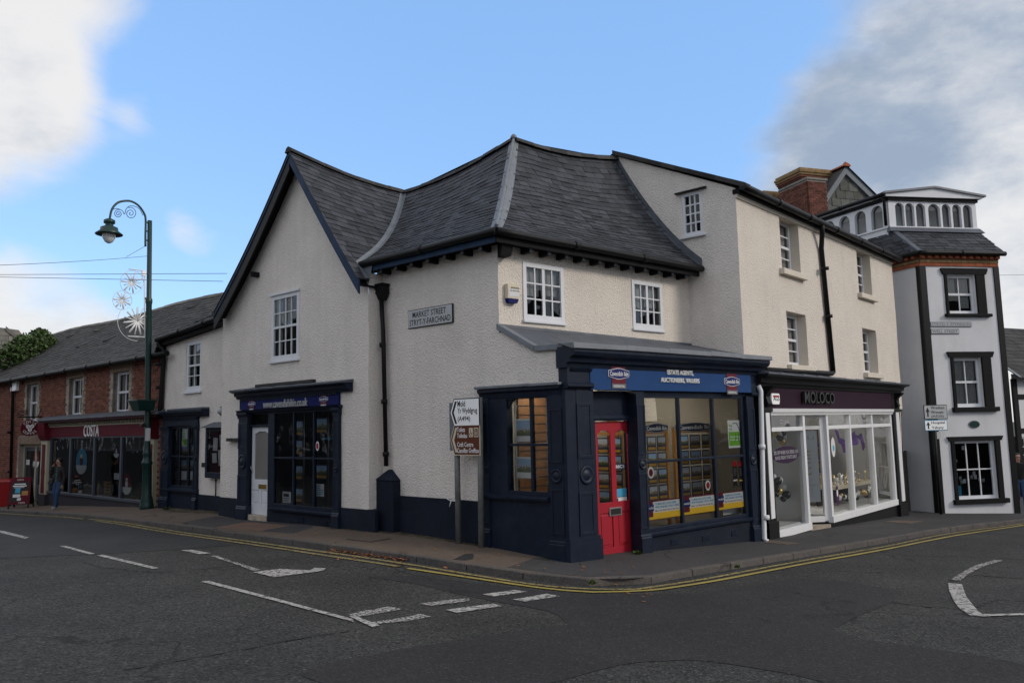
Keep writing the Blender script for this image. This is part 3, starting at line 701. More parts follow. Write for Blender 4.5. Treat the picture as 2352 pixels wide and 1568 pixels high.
def disc(mb,fr,a,z,ra,rz,t0,t1,n=28,mi=0): return mb.poly(fr,[(a+ra*math.cos(2*math.pi*k/n),z+rz*math.sin(2*math.pi*k/n)) for k in range(n)],t0,t1,mi)
PIECES={}
def split_pieces(par,name,mat,pieces,limit=300):
    """pieces = lists of 8 corner points; the ones that show largest become objects, the rest one joined part"""
    k=PIECES.get(par.name,0)
    def size(p):
        xs=[proj(v) for v in p[4:]]; return abs(sum(xs[i][0]*xs[(i+1)%4][1]-xs[(i+1)%4][0]*xs[i][1] for i in range(4)))*(1 if 0<xs[0][0]<2352 and xs[0][1]<1568 else .01)
    order=sorted(pieces,key=size,reverse=True); lim=max(0,limit-k)
    for p in order[:lim]:
        c=(p[4]+p[6])/2; b=BASE[par.name]; me=bpy.data.meshes.new(name); me.from_pydata([tuple(v-c) for v in p],[],[(3,2,1,0),(4,5,6,7),(0,1,5,4),(1,2,6,5),(2,3,7,6),(3,0,4,7)]); me.materials.append(MT[mat])
        o=bpy.data.objects.new(name,me); COL.objects.link(o); o.parent=par; o.location=c-b
    if order[lim:]:
        mb=MB()
        for p in order[lim:]: mb.hexa(p)
        mb.build(name+'s',mat,par,kind='stuff')
    PIECES[par.name]=k+min(lim,len(order))
def slates(Pf,sL,sR,rows,wd,thick=.012,jit=.004,seed=1):
    """courses of overlapping slates on the surface Pf(s,v)"""
    rg=random.Random(seed); out=[]
    for r in range(rows):
        v0=r/rows; v1=min(1.0,(r+1.35)/rows); lo,hi=sL(v0+.4/rows),sR(v0+.4/rows); hi0,lo0=hi,lo
        if hi-lo<.05: continue
        s=lo-wd*(.5 if r%2 else 0)-rg.uniform(0,.06)
        while s<hi:
            s1=s+wd*rg.uniform(.86,1.14)
            a,b=max(s,lo),min(s1-.006,hi)
            if b-a>.03:
                aL,bL=a,b; a1=max(a,sL(v1)); b1=min(b,sR(v1))
                if b1-a1<.02: a1=b1=(a+b)/2; b1+=.01
                p=[Pf(aL,v0),Pf(bL,v0),Pf(b1,v1),Pf(a1,v1)]
                n=(p[1]-p[0]).cross(p[3]-p[0])
                if n.length<1e-9: s=s1; continue
                n.normalize(); 
                if n.z<0: n=-n
                l=thick*1.9+rg.uniform(-jit,jit)*1.3; tl=rg.uniform(-jit,jit); dn=(p[0]-p[3]).normalized()*rg.uniform(-.008,.008)
                bot=[p[0]+n*(l-thick+tl)+dn,p[1]+n*(l-thick-tl)+dn,p[2]+n*.001,p[3]+n*.001]; top=[p[0]+n*(l+tl)+dn,p[1]+n*(l-tl)+dn,p[2]+n*.010,p[3]+n*.010]
                out.append(bot+top)
            s=s1
    return out
def deck(Pf,sL,sR,nu=12,nv=14,drop=.0):
    mb=MB()
    for i in range(nu):
        for j in range(nv):
            q_=[]
            for (u,v) in ((i,j),(i+1,j),(i+1,j+1),(i,j+1)):
                v_=v/nv; s=sL(v_)+(sR(v_)-sL(v_))*u/nu; p=Pf(s,v_); q_.append(p-Vector((0,0,drop)))
            mb.face(q_,key='d',sm=True)
    return mb
def downpipe(par,pts,r=.045,mat='black_paint',name='downpipe',bands=()):
    mb=MB().tube(pts,r,10)
    for k in bands: 
        p=Vector(pts[0]).lerp(Vector(pts[-1]),k); d=(Vector(pts[-1])-Vector(pts[0])).normalized(); mb.tube([p-d*.04,p+d*.04],r*1.45,10)
    return mb.build(name,mat,par)
def gutter(par,A,B,r=.06,mat='black_paint',name='gutter',n=12):
    """half-round gutter with joints"""
    A,B=Vector(A),Vector(B); mb=MB().tube([A.lerp(B,k/n)+Vector((0,0,.008*noise.noise(A.lerp(B,k/n)))) for k in range(n+1)],r,10)
    m=int((B-A).length/1.8)+1
    for k in range(1,m): 
        p=A.lerp(B,k/m); d=(B-A).normalized(); mb.tube([p-d*.05,p+d*.05],r*1.18,10)
    return mb.build(name,mat,par)
def pilaster(par,fr,a0,a1,z0,z1,t,dp=.06,mat='navy',roundel=True,zr=None,capital=True,name='pilaster',plinth=.22):
    o=MB().box(fr,a0,a1,z0,z1,t-.2,t).build(name,mat,par,bevel=.008)
    w_=a1-a0; zb=gz(*fr.w(a0,0,0).xy)
    m=MB(); m.prof(fr,a0-.02,a1+.02,[(t-.1,z0-.1),(t+.035,z0-.1),(t+.035,zb+plinth),(t+.022,zb+plinth+.02),(t+.022,zb+plinth+.035),(t+.008,zb+plinth+.06),(t-.1,zb+plinth+.06)]); m.build('plinth_block',mat,o,bevel=.006)
    if capital:
        m=MB(); m.prof(fr,a0-.015,a1+.015,[(t-.1,z1-.13),(t+.012,z1-.13),(t+.012,z1-.10),(t+.03,z1-.06),(t+.05,z1-.04),(t+.05,z1),(t-.1,z1)]); m.build('capital',mat,o,bevel=.004)
    zr=zr or (zb+z1)/2; iw=w_*.18; zt=z1-.22; zq=zb+plinth+.14
    for (q0,q1) in ((zq,zr-w_*.75),(zr+w_*.75,zt)):        # raised border of each sunk panel
        if q1-q0<.1: continue
        MB().box(fr,a0,a0+iw,q0,q1,t-.01,t+.010).box(fr,a1-iw,a1,q0,q1,t-.01,t+.010).box(fr,a0+iw,a1-iw,q0,q0+iw*.7,t-.01,t+.0102).box(fr,a0+iw,a1-iw,q1-iw*.7,q1,t-.01,t+.0102).build('panel_moulding',mat,o,bevel=.003)
    if roundel:
        m=MB(); ca=(a0+a1)/2; m.lathe(fr.w(ca,zr,t-.005),[(w_*.42,0),(w_*.42,.022),(w_*.34,.028),(w_*.27,.012),(w_*.24,.012),(w_*.15,.03),(.001,.034)],20,ax=fr.n); m.build('roundel',mat,o)
    return o
# ================================================================== corner building with the red door
g_fl=lambda v:v*(.6+.4*v)
corner=thing('corner_building','cream roughcast corner building with flared slate roof and navy shopfront','building',(Pc.x,Pc.y,0))
TE=.34; zb=E.q(1157,528,TE)[1]
tA=-1.643; aA,zA=E.q(1180,322,tA); A3d=E.w(aA,zA,tA)
aR_,zR_=E.q(1408,364,tA)
ec=line_x(E,TE,L,TE); aC=E.loc(ec)[0]; lC=L.loc(ec)[0]
def ztE(s): return zA+(zR_-zA)*(s-aA)/(aR_-aA)-.10*math.sin(math.pi*min(1,max(0,(s-aA)/(aR_-aA))))
def RS(s,v): return E.w(s,zb+(ztE(s)-zb)*g_fl(v)-.05*math.sin(v*math.pi)*math.sin((s-aC)*.62),TE+(tA-TE)*v)
def r_sR(v): return E.loc(line_x(E,TE+(tA-TE)*v,S,.012))[0]
def r_sL(v): return aC+(aA-aC)*v
lA=L.loc(A3d); tV=-2.55; aV,zV=L.q(928,443,tV)
def ttL(a): return lA[2]+(tV-lA[2])*(a-lA[0])/(aV-lA[0])
def ztL(a): 
    u=(a-lA[0])/(aV-lA[0]); return lA[1]+(zV-lA[1])*u-.12*math.sin(math.pi*min(1,max(0,u)))
def LS(a,v): return L.w(a,zb+(ztL(a)-zb)*g_fl(v)-.04*math.sin(v*math.pi),TE+(ttL(a)-TE)*v)
def l_sR(v): return lC+(lA[0]-lC)*v
# gabled house roof
GT=.33; TV=GT+.28
aG,zG=L.q(663,344,TV); aGe,zGe=L.q(822,640,TV); aGl,zGl=L.q(490,716,TV)
g2=lambda v:v*(.95+.05*v)
def gr_a(s): return aG+(aV-aG)*(s+TV)/(-tV+TV)
def gr_z(s):
    u=(s+TV)/(-tV+TV); return zG+(zV-zG)*u-.09*math.sin(math.pi*min(1,max(0,u)))
def GS(s,v): return L.w(aGe+(gr_a(s)-aGe)*v,zGe+(gr_z(s)-zGe)*g2(v),-s)
def GL(s,v): return L.w(aGl+(gr_a(s)-aGl)*v,zGl+(gr_z(s)-zGl)*g2(v)-.10*math.sin(v*math.pi),-s)
def zc_at(a,t):
    lo,hi=0.,1.2
    v=(t-TE)/(ttL(a)-TE); return LS(a,v).z
def zg_at(a,t):
    v=(a-aGe)/(gr_a(-t)-aGe); return GS(-t,v).z
_vg={}
def valley_s(v):
    """distance inwards at which the gable slope meets the corner slope"""
    k=round(v,3)
    if k in _vg: return _vg[k]
    lo,hi=-TE,-tV
    for _ in range(30):
        m=(lo+hi)/2; p=GS(m,v); a=L.loc(p)[0]
        if zc_at(a,-m)>p.z: hi=m
        else: lo=m
    _vg[k]=(lo+hi)/2; return _vg[k]
def valley_a(v):
    lo,hi=aV-.05,aGe+.25
    for _ in range(30):
        m=(lo+hi)/2; t=TE+(ttL(m)-TE)*v
        if zg_at(m,t)>LS(m,v).z: lo=m
        else: hi=m
    return (lo+hi)/2
roofm=MB(); d1=deck(RS,r_sL,r_sR); d2=deck(LS,valley_a,l_sR)
for d in (d1,d2):
    o_=len(roofm.v); roofm.v+=d.v; roofm.f+=[[i+o_ for i in f] for f in d.f]; roofm.m+=d.m; roofm.sm+=d.sm
roofc=roofm.build('roof','slate_brown',corner)
pr_=slates(RS,r_sL,r_sR,25,.27,seed=3); pl_=slates(LS,valley_a,l_sR,25,.27,seed=4)
split_pieces(roofc,'slate','slate',pr_+pl_)
def lead_strip(par,PA,PB,PC_,n=14,mat='lead',roll=.03,name='lead_hip',lift=.03):
    """lead dressed over a hip or valley: points PA(v) and PC_(v) either side of the line PB(v)"""
    mb=MB()
    for i in range(n):
        v0,v1=i/n,(i+1)/n; u=Vector((0,0,lift))
        for X,Y in ((PA,PB),(PB,PC_)): mb.face([X(v0)+u,Y(v0)+u,Y(v1)+u,X(v1)+u],key='l',sm=False)
    for i in range(n): pass
    o=mb.build(name,mat,par)
    md=o.modifiers.new('s','SOLIDIFY'); md.thickness=.012; md.offset=0
    if roll:
        MB().tube([PB(k/n)+Vector((0,0,lift+.015)) for k in range(n+1)],roll,8).build('lead_roll',mat,o)
        m=MB()
        for k in range(2,n,2):
            for X in (PA,PC_): 
                p=PB(k/n).lerp(X(k/n),.9)+Vector((0,0,lift+.012)); m.ball(p,.02,5)
        m.build('clip',mat,o)
    return o
lead_strip(roofc,lambda v:LS(l_sR(v)-.115,v),lambda v:LS(l_sR(v),v),lambda v:RS(r_sL(v)+.125,v))
MB().lathe(A3d+Vector((0,0,.02)),[(.07,0),(.06,.06),(.02,.1)],10).build('lead_cap','lead',roofc)
def valley_pt(v): return GS(valley_s(v),v)
def _vc(v):
    p=L.loc(valley_pt(v)); vv=(p[2]-TE)/(ttL(p[0])-TE); return LS(p[0]+.11,vv)
lead_strip(roofc,lambda v:GS(valley_s(v)-.10,v),valley_pt,_vc,16,'lead',0,'lead_valley',.035)
# flashing against the taller house
fl=MB(); n=16
for i in range(n):
    v0,v1=i/n,(i+1)/n
    q0,q1=RS(r_sR(v0),v0),RS(r_sR(v1),v1); u0,u1=Vector((0,0,.17)),Vector((0,0,.17))
    fl.face([q0+u0+S.n*.012,q1+u1+S.n*.012,q1+S.n*.012,q0+S.n*.012]); fl.face([q0+Vector((0,0,.03)),q1+Vector((0,0,.03)),RS(r_sR(v1)-.13,v1)+Vector((0,0,.035)),RS(r_sR(v0)-.13,v0)+Vector((0,0,.035))])
fl.build('flashing','lead_dark',roofc)
def ridge(par,pts,r=.085,mat='slate_brown',step=.45,name='ridge_tile'):
    c=resample(pts,step)
    for a,b in zip(c[:-1],c[1:]):
        d=(b-a); 
        if d.length<.08: continue
        d.normalize(); j=Vector((0,0,random.uniform(-.008,.008))); sd=d.cross(Vector((0,0,1))).normalized(); mb=MB(); R=[]
        for e in (a+d*.004,b-d*.004):
            R.append([e+j+sd*r*1.35-Vector((0,0,.075)),e+j+sd*r*.8+Vector((0,0,.01)),e+j+Vector((0,0,.045)),e+j-sd*r*.8+Vector((0,0,.01)),e+j-sd*r*1.35-Vector((0,0,.075))])
        for k in range(4): mb.face([R[0][k],R[1][k],R[1][k+1],R[0][k+1]])
        mb.face(R[0]); mb.face(R[1][::-1]); mb.build(name,mat,par)
ridge(roofc,[RS(aA+(r_sR(1)-aA)*k/16,1)+Vector((0,0,.03)) for k in range(17)])
ridge(roofc,[LS(lA[0]+(aV-lA[0])*k/16,1)+Vector((0,0,.03)) for k in range(17)])
# back slopes so that the roof is closed
bk=MB(); p0=A3d; p1=RS(r_sR(1),1); p2=L.w(aV,zV,tV); bk.face([p0,p1,E.w(4.7,4.6,-4.2),L.w(aV+.2,4.6,-5.2),p2]); bk.build('roof_back','slate_brown',corner)
# eaves: fascia, soffit, brackets and gutter
ev=MB(); fr_e=[(E,aC,r_sR(0)-.05),(L,valley_a(0)-.10,lC)]
ec2=line_x(E,TE-.03,L,TE-.03); ec3=line_x(E,.0,L,.0)
for fr,a0,a1 in fr_e:
    q0=fr.w(a0,0,TE-.03); q1=fr.w(a1,0,TE-.03)
    ev.box(fr,a0+.03,a1-.02,zb-.20,zb-.035,TE-.07,TE-.03)
    ev.box(fr,a0+.02,a1-.02,zb-.15,zb-.12,-.02,TE-.07)
ev.build('eaves_board','black_matt',corner)
MB().box(L,valley_a(0)+.05,lC-.05,zb-.20,zb-.10,TE-.03,TE-.024).build('painted_fascia','blue_barge',corner)
gutter(corner,E.w(aC-.03,zb-.045,TE+.03),E.w(r_sR(0)-.05,zb-.055,TE+.03)); gutter(corner,L.w(valley_a(0)-.05,zb-.055,TE+.03),L.w(lC+.03,zb-.045,TE+.03))
for fr,cs in ((E,[.12+.405*i for i in range(12)]),(L,[-1.45-.42*i for i in range(7)])):
    for c_ in cs:
        b=MB().box(fr,c_-.04,c_+.04,zb-.25,zb-.152,-.03,TE-.12); b.build('eaves_bracket','black_matt',corner,bevel=.006)
        bo=MB().box(fr,c_-.034,c_+.034,zb-.245,zb-.165,TE-.12,TE-.112).build('bracket_end','sign_plate',corner)
MB().hexa([ec3+Vector((0,0,zb-.36)),*[ec3+(E.w(.14,0,0)-E.w(0,0,0))+Vector((0,0,zb-.36))],ec3+E.e*.12+E.n*.2+Vector((0,0,zb-.36)),ec3+E.n*.2+L.n*.1+Vector((0,0,zb-.36)),ec3+Vector((0,0,zb-.16)),ec3+E.e*.14+Vector((0,0,zb-.16)),ec3+E.e*.14+E.n*.25+Vector((0,0,zb-.16)),ec3+E.n*.25+L.n*.12+Vector((0,0,zb-.16))]).build('corner_bracket','black_matt',corner)
# walls
W1=E.box(1199,601,1296,742); W2=E.box(1449,642,1523,759)
we=MB(); aQ=E.loc(line_x(E,0,S,0))[0]
wall(we,E,[(0,3.0),(aQ+.02,3.0),(aQ+.02,zb-.12),(0,zb-.12)],[W1,W2],reveal=.12,seed=1)
we.build('upper_wall','roughcast_cream_lit',corner)
lA2=L.q(1230,796); lA3=L.q(1297,791)
wl=MB(); zs=L.q(1143,746)[1]
wall(wl,L,[(-4.35,-.5),(-1.28,-.5),(-1.28,zb-.12),(-4.35,zb-.12)],[(-1.62,-1.28,-.6,2.56)],reveal=.02,seed=2)
wall(wl,L,[(-1.28,2.5),(lA2[0],2.5),(lA2[0],lA2[1]),(-1.28,zs)],[],seed=2); wall(wl,L,[(lA2[0],2.5),(-.02,2.5),(-.02,lA3[1]),(lA2[0],lA2[1])],[],seed=2)
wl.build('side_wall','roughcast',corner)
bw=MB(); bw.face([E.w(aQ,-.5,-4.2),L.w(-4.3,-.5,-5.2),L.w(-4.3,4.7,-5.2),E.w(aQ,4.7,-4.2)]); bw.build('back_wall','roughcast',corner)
# navy plinth along the side street
pm=MB(); 
a9,z9=L.q(918,1137); a8,z8=L.q(1117,1152)
pm.poly(L,[(-4.3,-.5),(-1.6,-.5),(-1.6,z8),(-2.3,z8+.01),(-3.1,z9-.005),(-4.3,z9)],-.05,.028)
pm.build('plinth','navy_wall',corner,bevel=.008)
# casement windows of the upper floor
for Wd,cols in ((W1,4),(W2,4)):
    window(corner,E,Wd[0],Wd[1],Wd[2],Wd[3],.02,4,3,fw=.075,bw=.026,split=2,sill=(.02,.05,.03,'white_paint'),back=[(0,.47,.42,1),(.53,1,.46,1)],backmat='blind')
# lean-to roof over the shopfront with lead edges
aT=ES.loc(TSo)[0]; zl=3.13
lr=MB(); e0=E.w(-.02,zs-.02,.01); e1=E.w(aQ,E.q(1583,792)[1],.01); f0=L.w(lA2[0],lA2[1]+.01,.0); f1=ES.w(.05,lA3[1]+.02,.0); f2=ES.w(5.0,zl-.0,.0); f3=S.w(-.02,3.22,.0)
lr.face([e0,f0,f1,f2,f3,e1]); lo=lr.build('lean_to_roof','lead_dark',corner)
up=MB()
up.hexa([E.w(0,zs-.13,.0),E.w(aQ,e1.z-.12,.0),E.w(aQ,e1.z-.12,.05),E.w(0,zs-.13,.05),E.w(0,zs+.015,.0),E.w(aQ,e1.z+.03,.0),E.w(aQ,e1.z+.03,.014),E.w(0,zs+.015,.014)])
up.build('lead_upstand','lead_dark',corner)
cp=MB()
for (p,q_) in (((-1.30,zs),(lA2[0]-.0,lA2[1])),((lA2[0],lA2[1]),(.03,lA3[1]))):
    cp.hexa([L.w(p[0],p[1]-.075,-.1),L.w(q_[0],q_[1]-.075,-.1),L.w(q_[0],q_[1]-.075,.05),L.w(p[0],p[1]-.075,.05),L.w(p[0],p[1]+.02,-.1),L.w(q_[0],q_[1]+.02,-.1),L.w(q_[0],q_[1]+.02,.045),L.w(p[0],p[1]+.02,.045)])
cp.build('lead_coping','lead',corner,bevel=.01)
# ---- shopfront to the main street
fa0,fz1=ES.q(1355,837,.1); fa1,_=ES.q(1724,864,.1); fz0=ES.q(1355,890,.1)[1]
fz1b=ES.q(1725,864,.1)[1]; fz0b=ES.q(1723,905,.1)[1]
fz1=(fz1+fz1b)/2; fz0=(fz0+fz0b)/2
cz=lA3[1]
crn=MB(); crn.prof(ES,-.06,5.02,[(-.1,fz1-.02),(.10,fz1-.02),(.12,fz1+.05),(.17,fz1+.06),(.19,fz1+.12),(.27,fz1+.15),(.30,fz1+.20),(.30,cz-.035),(-.1,cz-.035)])
cornice=crn.build('cornice','navy',corner,bevel=.006)
# lead sheets lapped over the cornice
x=-.10; k=0
while x<5.02:
    x1=min(x+random.uniform(.8,1.25),5.06); j=random.uniform(-.008,.012)
    MB().hexa([ES.w(x,cz-.075+j,.29),ES.w(x1,cz-.07,.29),ES.w(x1,cz-.07,.335),ES.w(x,cz-.075+j,.335),ES.w(x,cz+.035+j,-.05),ES.w(x1,cz+.03,-.05),ES.w(x1,cz+.006,.325),ES.w(x,cz+.012+j,.325)]).build('lead_sheet','lead',cornice,bevel=.01)
    x=x1-.004
fb=MB().box(ES,fa0,fa1,fz0,fz1,-.05,.10).build('fascia_board','blue_board',corner,bevel=.004)
def cav_logo(fr,ac,zc,sc,t,par,txt=True):
    """hexagonal plate over a dark red tab with a grey foot"""
    o=MB().box(fr,ac-.135*sc,ac+.135*sc,zc-.14*sc,zc+.12*sc,t,t+.008).build('logo','logo_red',par)
    w_=.205*sc; h=.075*sc
    hexo=[(ac-w_,zc-h*.55),(ac-w_*.15,zc-h),(ac+w_*.15,zc-h),(ac+w_,zc-h*.55),(ac+w_,zc+h*.55),(ac+w_*.15,zc+h),(ac-w_*.15,zc+h),(ac-w_,zc+h*.55)]
    MB().poly(fr,hexo,t+.004,t+.012).build('logo_rim','text_white',o)
    MB().poly(fr,[(ac+(x_-ac)*.96,zc+(y_-zc)*.90) for x_,y_ in hexo],t+.006,t+.016).build('logo_plate','logo_navy',o)
    MB().box(fr,ac-.138*sc,ac+.138*sc,zc-.20*sc,zc-.135*sc,t+.001,t+.010).build('logo_foot','logo_grey',o)
    if txt:
        text('Cavendish Ikin',fr,ac-w_*.88,ac+w_*.88,zc,.062*sc,t+.017,'text_white',o,.003)
        text('RESIDENTIAL',fr,ac-.11*sc,ac+.11*sc,zc-.168*sc,.030*sc,t+.011,'text_white',o,.002)
    return o
lg=ES.q(1421,858,.11); cav_logo(ES,lg[0],lg[1]+.0,1.15,.103,fb)
lg2=ES.q(1681,876,.11); cav_logo(ES,lg2[0],lg2[1]+.0,1.15,.103,fb)
b_=ES.box(1532,851,1592,866,.11); text('ESTATE AGENTS,',ES,b_[0],b_[1],(b_[2]+b_[3])/2+.015,.088,.103,'text_white',fb,.02)
b_=ES.box(1517,866,1606,882,.11); text('AUCTIONEERS, VALUERS',ES,b_[0],b_[1],(b_[2]+b_[3])/2+.0,.088,.103,'text_white',fb,.02)
zfl=-.10
a_p2=ES.q(1467,1100,.06)[0]; a_p2b=ES.q(1485,1100,.06)[0]; a_wr=ES.q(1713,1100,0)[0]; a_r0=ES.q(1723,1100,.06)[0]; a_r1=ES.q(1740,1100,.06)[0]
# corner post: two pilaster faces meeting at the corner
cpost=MB(); c00=L.w(-.30,0,.05); kc=line_x(ES,.06,L,.05)
cpost.prism([Vector((*p.xy,fz0+.06)) for p in (L.w(-.30,0,.05),kc,ES.w(.54,0,.06),ES.w(.54,0,-.25),L.w(-.30,0,-.25))],(0,0,-(fz0+.56)))
cpost=cpost.build('corner_post','navy',corner,bevel=.01)
for fr,x0,x1,t in ((ES,.17,.50,.07),(L,-.27,-.02,.06)): pilaster(corner,fr,x0,x1,-.5,fz0+.02 if fr is ES else 2.42,t,zr=1.22,capital=False)
m=MB(); m.prism([Vector((*p.xy,.28)) for p in (L.w(-.34,0,.09),line_x(ES,.11,L,.09),ES.w(.60,0,.11),ES.w(.60,0,-.2),L.w(-.34,0,-.2))],(0,0,-.8)); m.prism([Vector((*p.xy,.335)) for p in (L.w(-.32,0,.07),line_x(ES,.09,L,.07),ES.w(.575,0,.09),ES.w(.575,0,-.2),L.w(-.32,0,-.2))],(0,0,-.1)); m.build('post_base','navy',corner,bevel=.008)
m=MB(); m.box(ES,-.02,fa0-.003,fz0+.04,cz-.04,-.1,.09); m.prof(ES,-.06,fa0+.03,[(-.1,fz0+.02),(.12,fz0+.02),(.15,fz0+.045),(.15,fz0+.075),(.12,fz0+.10),(-.1,fz0+.10)]); m.prof(ES,.05,fa0+.02,[(-.1,fz1-.07),(.11,fz1-.07),(.14,fz1-.03),(-.1,fz1-.021)]); m.build('post_head','navy',corner,bevel=.006)
m=MB(); m.box(ES,fa1+.003,5.0,fz0-.0,fz1,-.1,.08); m.prof(ES,fa1-.02,5.03,[(-.1,fz0-.06),(.10,fz0-.06),(.13,fz0-.03),(.13,fz0),(-.1,fz0)]); m.build('post_head','navy',corner,bevel=.006)
pilaster(corner,ES,a_p2,a_p2b+.01,-.6,fz0-.002,.07,zr=ES.q(1478,1065,.07)[1],capital=False)
pilaster(corner,ES,a_r0,a_r1,-.7,fz0-.061,.07,zr=ES.q(1731,1055,.07)[1],capital=False)
# door in its recess
DT=-.16; da1=ES.q(1453,1100,DT)[0]; da0=da1-.86; dz1=ES.q(1450,967,DT)[1]; dz0=ES.q(1453,1272,DT)[1]
sl_=MB().box(ES,.5,a_p2+.02,dz1+.10,fz0,DT-.03,DT+.02).build('over_door_panel','navy',corner)
MB().prof(ES,.5,a_p2+.02,[(DT-.1,dz1+.015),(DT+.06,dz1+.015),(DT+.075,dz1+.05),(DT+.04,dz1+.10),(DT-.1,dz1+.10)]).build('door_head','navy',corner,bevel=.004)
m=MB(); m.box(ES,da0-.1,da0-.005,-.5,dz1+.014,DT-.08,DT+.05); m.box(ES,da1+.005,a_p2+.02,-.5,dz1+.014,DT-.08,DT+.05); m.build('door_frame','navy',corner,bevel=.005)
def door(par,fr,a0,a1,z0,z1,t,mat,glz,pan,arch=True,pmat='glass',name='door',handle='steel'):
    d=MB(); H=[(a0+(a1-a0)*u0,a0+(a1-a0)*u1,z0+(z1-z0)*v0,z0+(z1-z0)*v1) for (u0,u1,v0,v1) in glz+pan]
    wall(d,fr,[(a0,z0),(a1,z0),(a1,z1),(a0,z1)],H,t=t,cell=9,amp=0,reveal=.022)
    for a in (a0,a1): d.face([fr.w(a,z0,t),fr.w(a,z1,t),fr.w(a,z1,t-.045),fr.w(a,z0,t-.045)])
    o=d.build(name,mat,par)
    for h in H[:len(glz)]:
        MB().face([fr.w(h[0],h[2],t-.02),fr.w(h[1],h[2],t-.02),fr.w(h[1],h[3],t-.02),fr.w(h[0],h[3],t-.02)]).build('pane',pmat,o)
        if arch:
            w_=h[1]-h[0]
            for s0,s1 in ((h[0],1),(h[1],-1)):
                MB().poly(fr,[(s0,h[3]),(s0,h[3]-.055),(s0+s1*w_*.22,h[3]-.02),(s0+s1*w_*.28,h[3])][::1 if s1>0 else -1],t-.022,t-.004).build('corner_piece',mat,o)
    for h in H[len(glz):]:
        b=MB().box(fr,h[0],h[1],h[2],h[3],t-.04,t-.016); b.box(fr,h[0]+.035,h[1]-.035,h[2]+.035,h[3]-.035,t-.02,t-.006); b.build('panel',mat,o,bevel=.01)
    return o
rd=door(corner,ES,da0,da1,dz0,dz1,DT,'red_door',[(.10,.44,.405,.935),(.56,.90,.405,.935)],[(.10,.44,.08,.33),(.56,.90,.08,.33)])
lb=ES.box(1390,1167,1416,1183,DT); MB().box(ES,da0+.29,da0+.57,lb[2],lb[3],DT,DT+.012).build('letterbox','steel',rd,bevel=.003)
MB().box(ES,da0+.32,da0+.54,lb[2]+.02,lb[3]-.02,DT+.012,DT+.017).build('letter_flap','dark_metal',rd)
MB().box(ES,da0-.1,da1+.06,dz0-.5,dz0-.004,DT-.3,DT+.06).build('doorstep','pavement_grey',corner); MB().box(ES,da0,da1,dz0-.004,dz0+.012,DT-.02,DT+.022).build('threshold','brass',corner)
# display window
wa0=a_p2b+.0; wz1=fz0-.06; wz0=ES.q(1600,1196,.0)[1]
dw=MB(); ms=[ES.q(x_,1000)[0] for x_ in (1561.7,1640.5)]; zm=(ES.q(1561,1056)[1]+ES.q(1640,1050)[1])/2
for b in ((wa0,wa0+.045,wz0,wz1),(a_wr-.04,a_r0,wz0,wz1),(ms[0]-.025,ms[0]+.025,wz0,wz1),(ms[1]-.025,ms[1]+.025,wz0,wz1),(wa0+.045,a_wr-.04,wz1-.05,wz1+.0),(wa0,a_r0,wz0-.06,wz0)): dw.box(ES,*b,-.06,.005+random.uniform(0,.004))
ed=[wa0+.045,ms[0]-.025,ms[0]+.025,ms[1]-.025,ms[1]+.025,a_wr-.04]
for i in range(3): dw.box(ES,ed[2*i],ed[2*i+1],zm-.022,zm+.022,-.05,.002)
dwo=dw.build('display_window','navy',corner,bevel=.006)
for i in range(3):
    for z0,z1 in ((wz0,zm-.02),(zm+.02,wz1-.05)): MB().face([ES.w(ed[2*i]-.004,z0,-.03),ES.w(ed[2*i+1]+.004,z0,-.03),ES.w(ed[2*i+1]+.004,z1,-.03),ES.w(ed[2*i]-.004,z1,-.03)]).build('pane','glass',dwo)
MB().prof(ES,a_p2b+.03,a_r0+.02,[(-.06,wz0-.13),(.06,wz0-.13),(.075,wz0-.10),(.075,wz0-.075),(.02,wz0-.061),(-.06,wz0-.061)]).build('sill','navy',dwo,bevel=.006)
MB().box(ES,a_p2b-.02,a_r0+.02,-.8,wz0-.131,-.1,.02).build('stall_riser','navy_wall',corner)
for x_,y_ in ((1549,1244),(1621,1236),(1687,1224)):
    a,z=ES.q(x_,y_,.02); v=MB(); v.box(ES,a-.10,a+.10,z-.045,z+.045,.019,.026)
    for k in range(3): v.box(ES,a-.09,a+.09,z-.036+k*.028,z-.018+k*.028,.026,.034)
    v.build('air_vent','navy',corner)
MB().box(ES,wa0-.02,a_r0+.05,wz1,fz0+.01,-.1,.02).build('window_head','navy',corner)
# ---- side bay window in the side street
bz1=2.42; bt=L.box(1116,893,1296,878,.08)
bm=MB(); by=.10
sw=L.box(1163,917,1276,1131,.04); swc=(sw[0],sw[1],sw[2],sw[3])
bm.box(L,-1.66,-.30,-.5,sw[2]-.10,-.1,.045)               # panel under the window
bm.box(L,-1.62,sw[0],sw[2]-.10,bz1,-.1,.045); bm.box(L,sw[1],-.28,sw[2]-.10,bz1,-.1,.045); bm.box(L,sw[0],sw[1],sw[3],bz1,-.1,.045)
bmo=bm.build('side_shopfront','navy',corner,bevel=.006)
MB().prof(L,-1.60,-.28,[(.04,sw[2]-.14),(.11,sw[2]-.14),(.125,sw[2]-.11),(.125,sw[2]-.085),(.05,sw[2]-.06),(.04,sw[2]-.06)]).build('sill','navy',bmo,bevel=.006)
MB().box(L,sw[0]-.06,sw[1]+.0,sw[2]-.06,sw[2],-.02,.055).build('window_rail','navy',bmo)
MB().prof(L,-1.68,-.02,[(-.1,bz1-.02),(.06,bz1-.02),(.075,bz1+.05),(.12,bz1+.08),(.12,bz1+.13),(-.1,bz1+.13)]).build('bay_cornice','navy',bmo,bevel=.005)
x=-1.72
while x<-.02:
    x1=min(x+random.uniform(.5,.75),-.0); j=random.uniform(-.006,.006); MB().box(L,x,x1-.004,bz1+.132+j,bz1+.175+j,-.08,.15).build('lead_sheet','lead',bmo,bevel=.008); x=x1
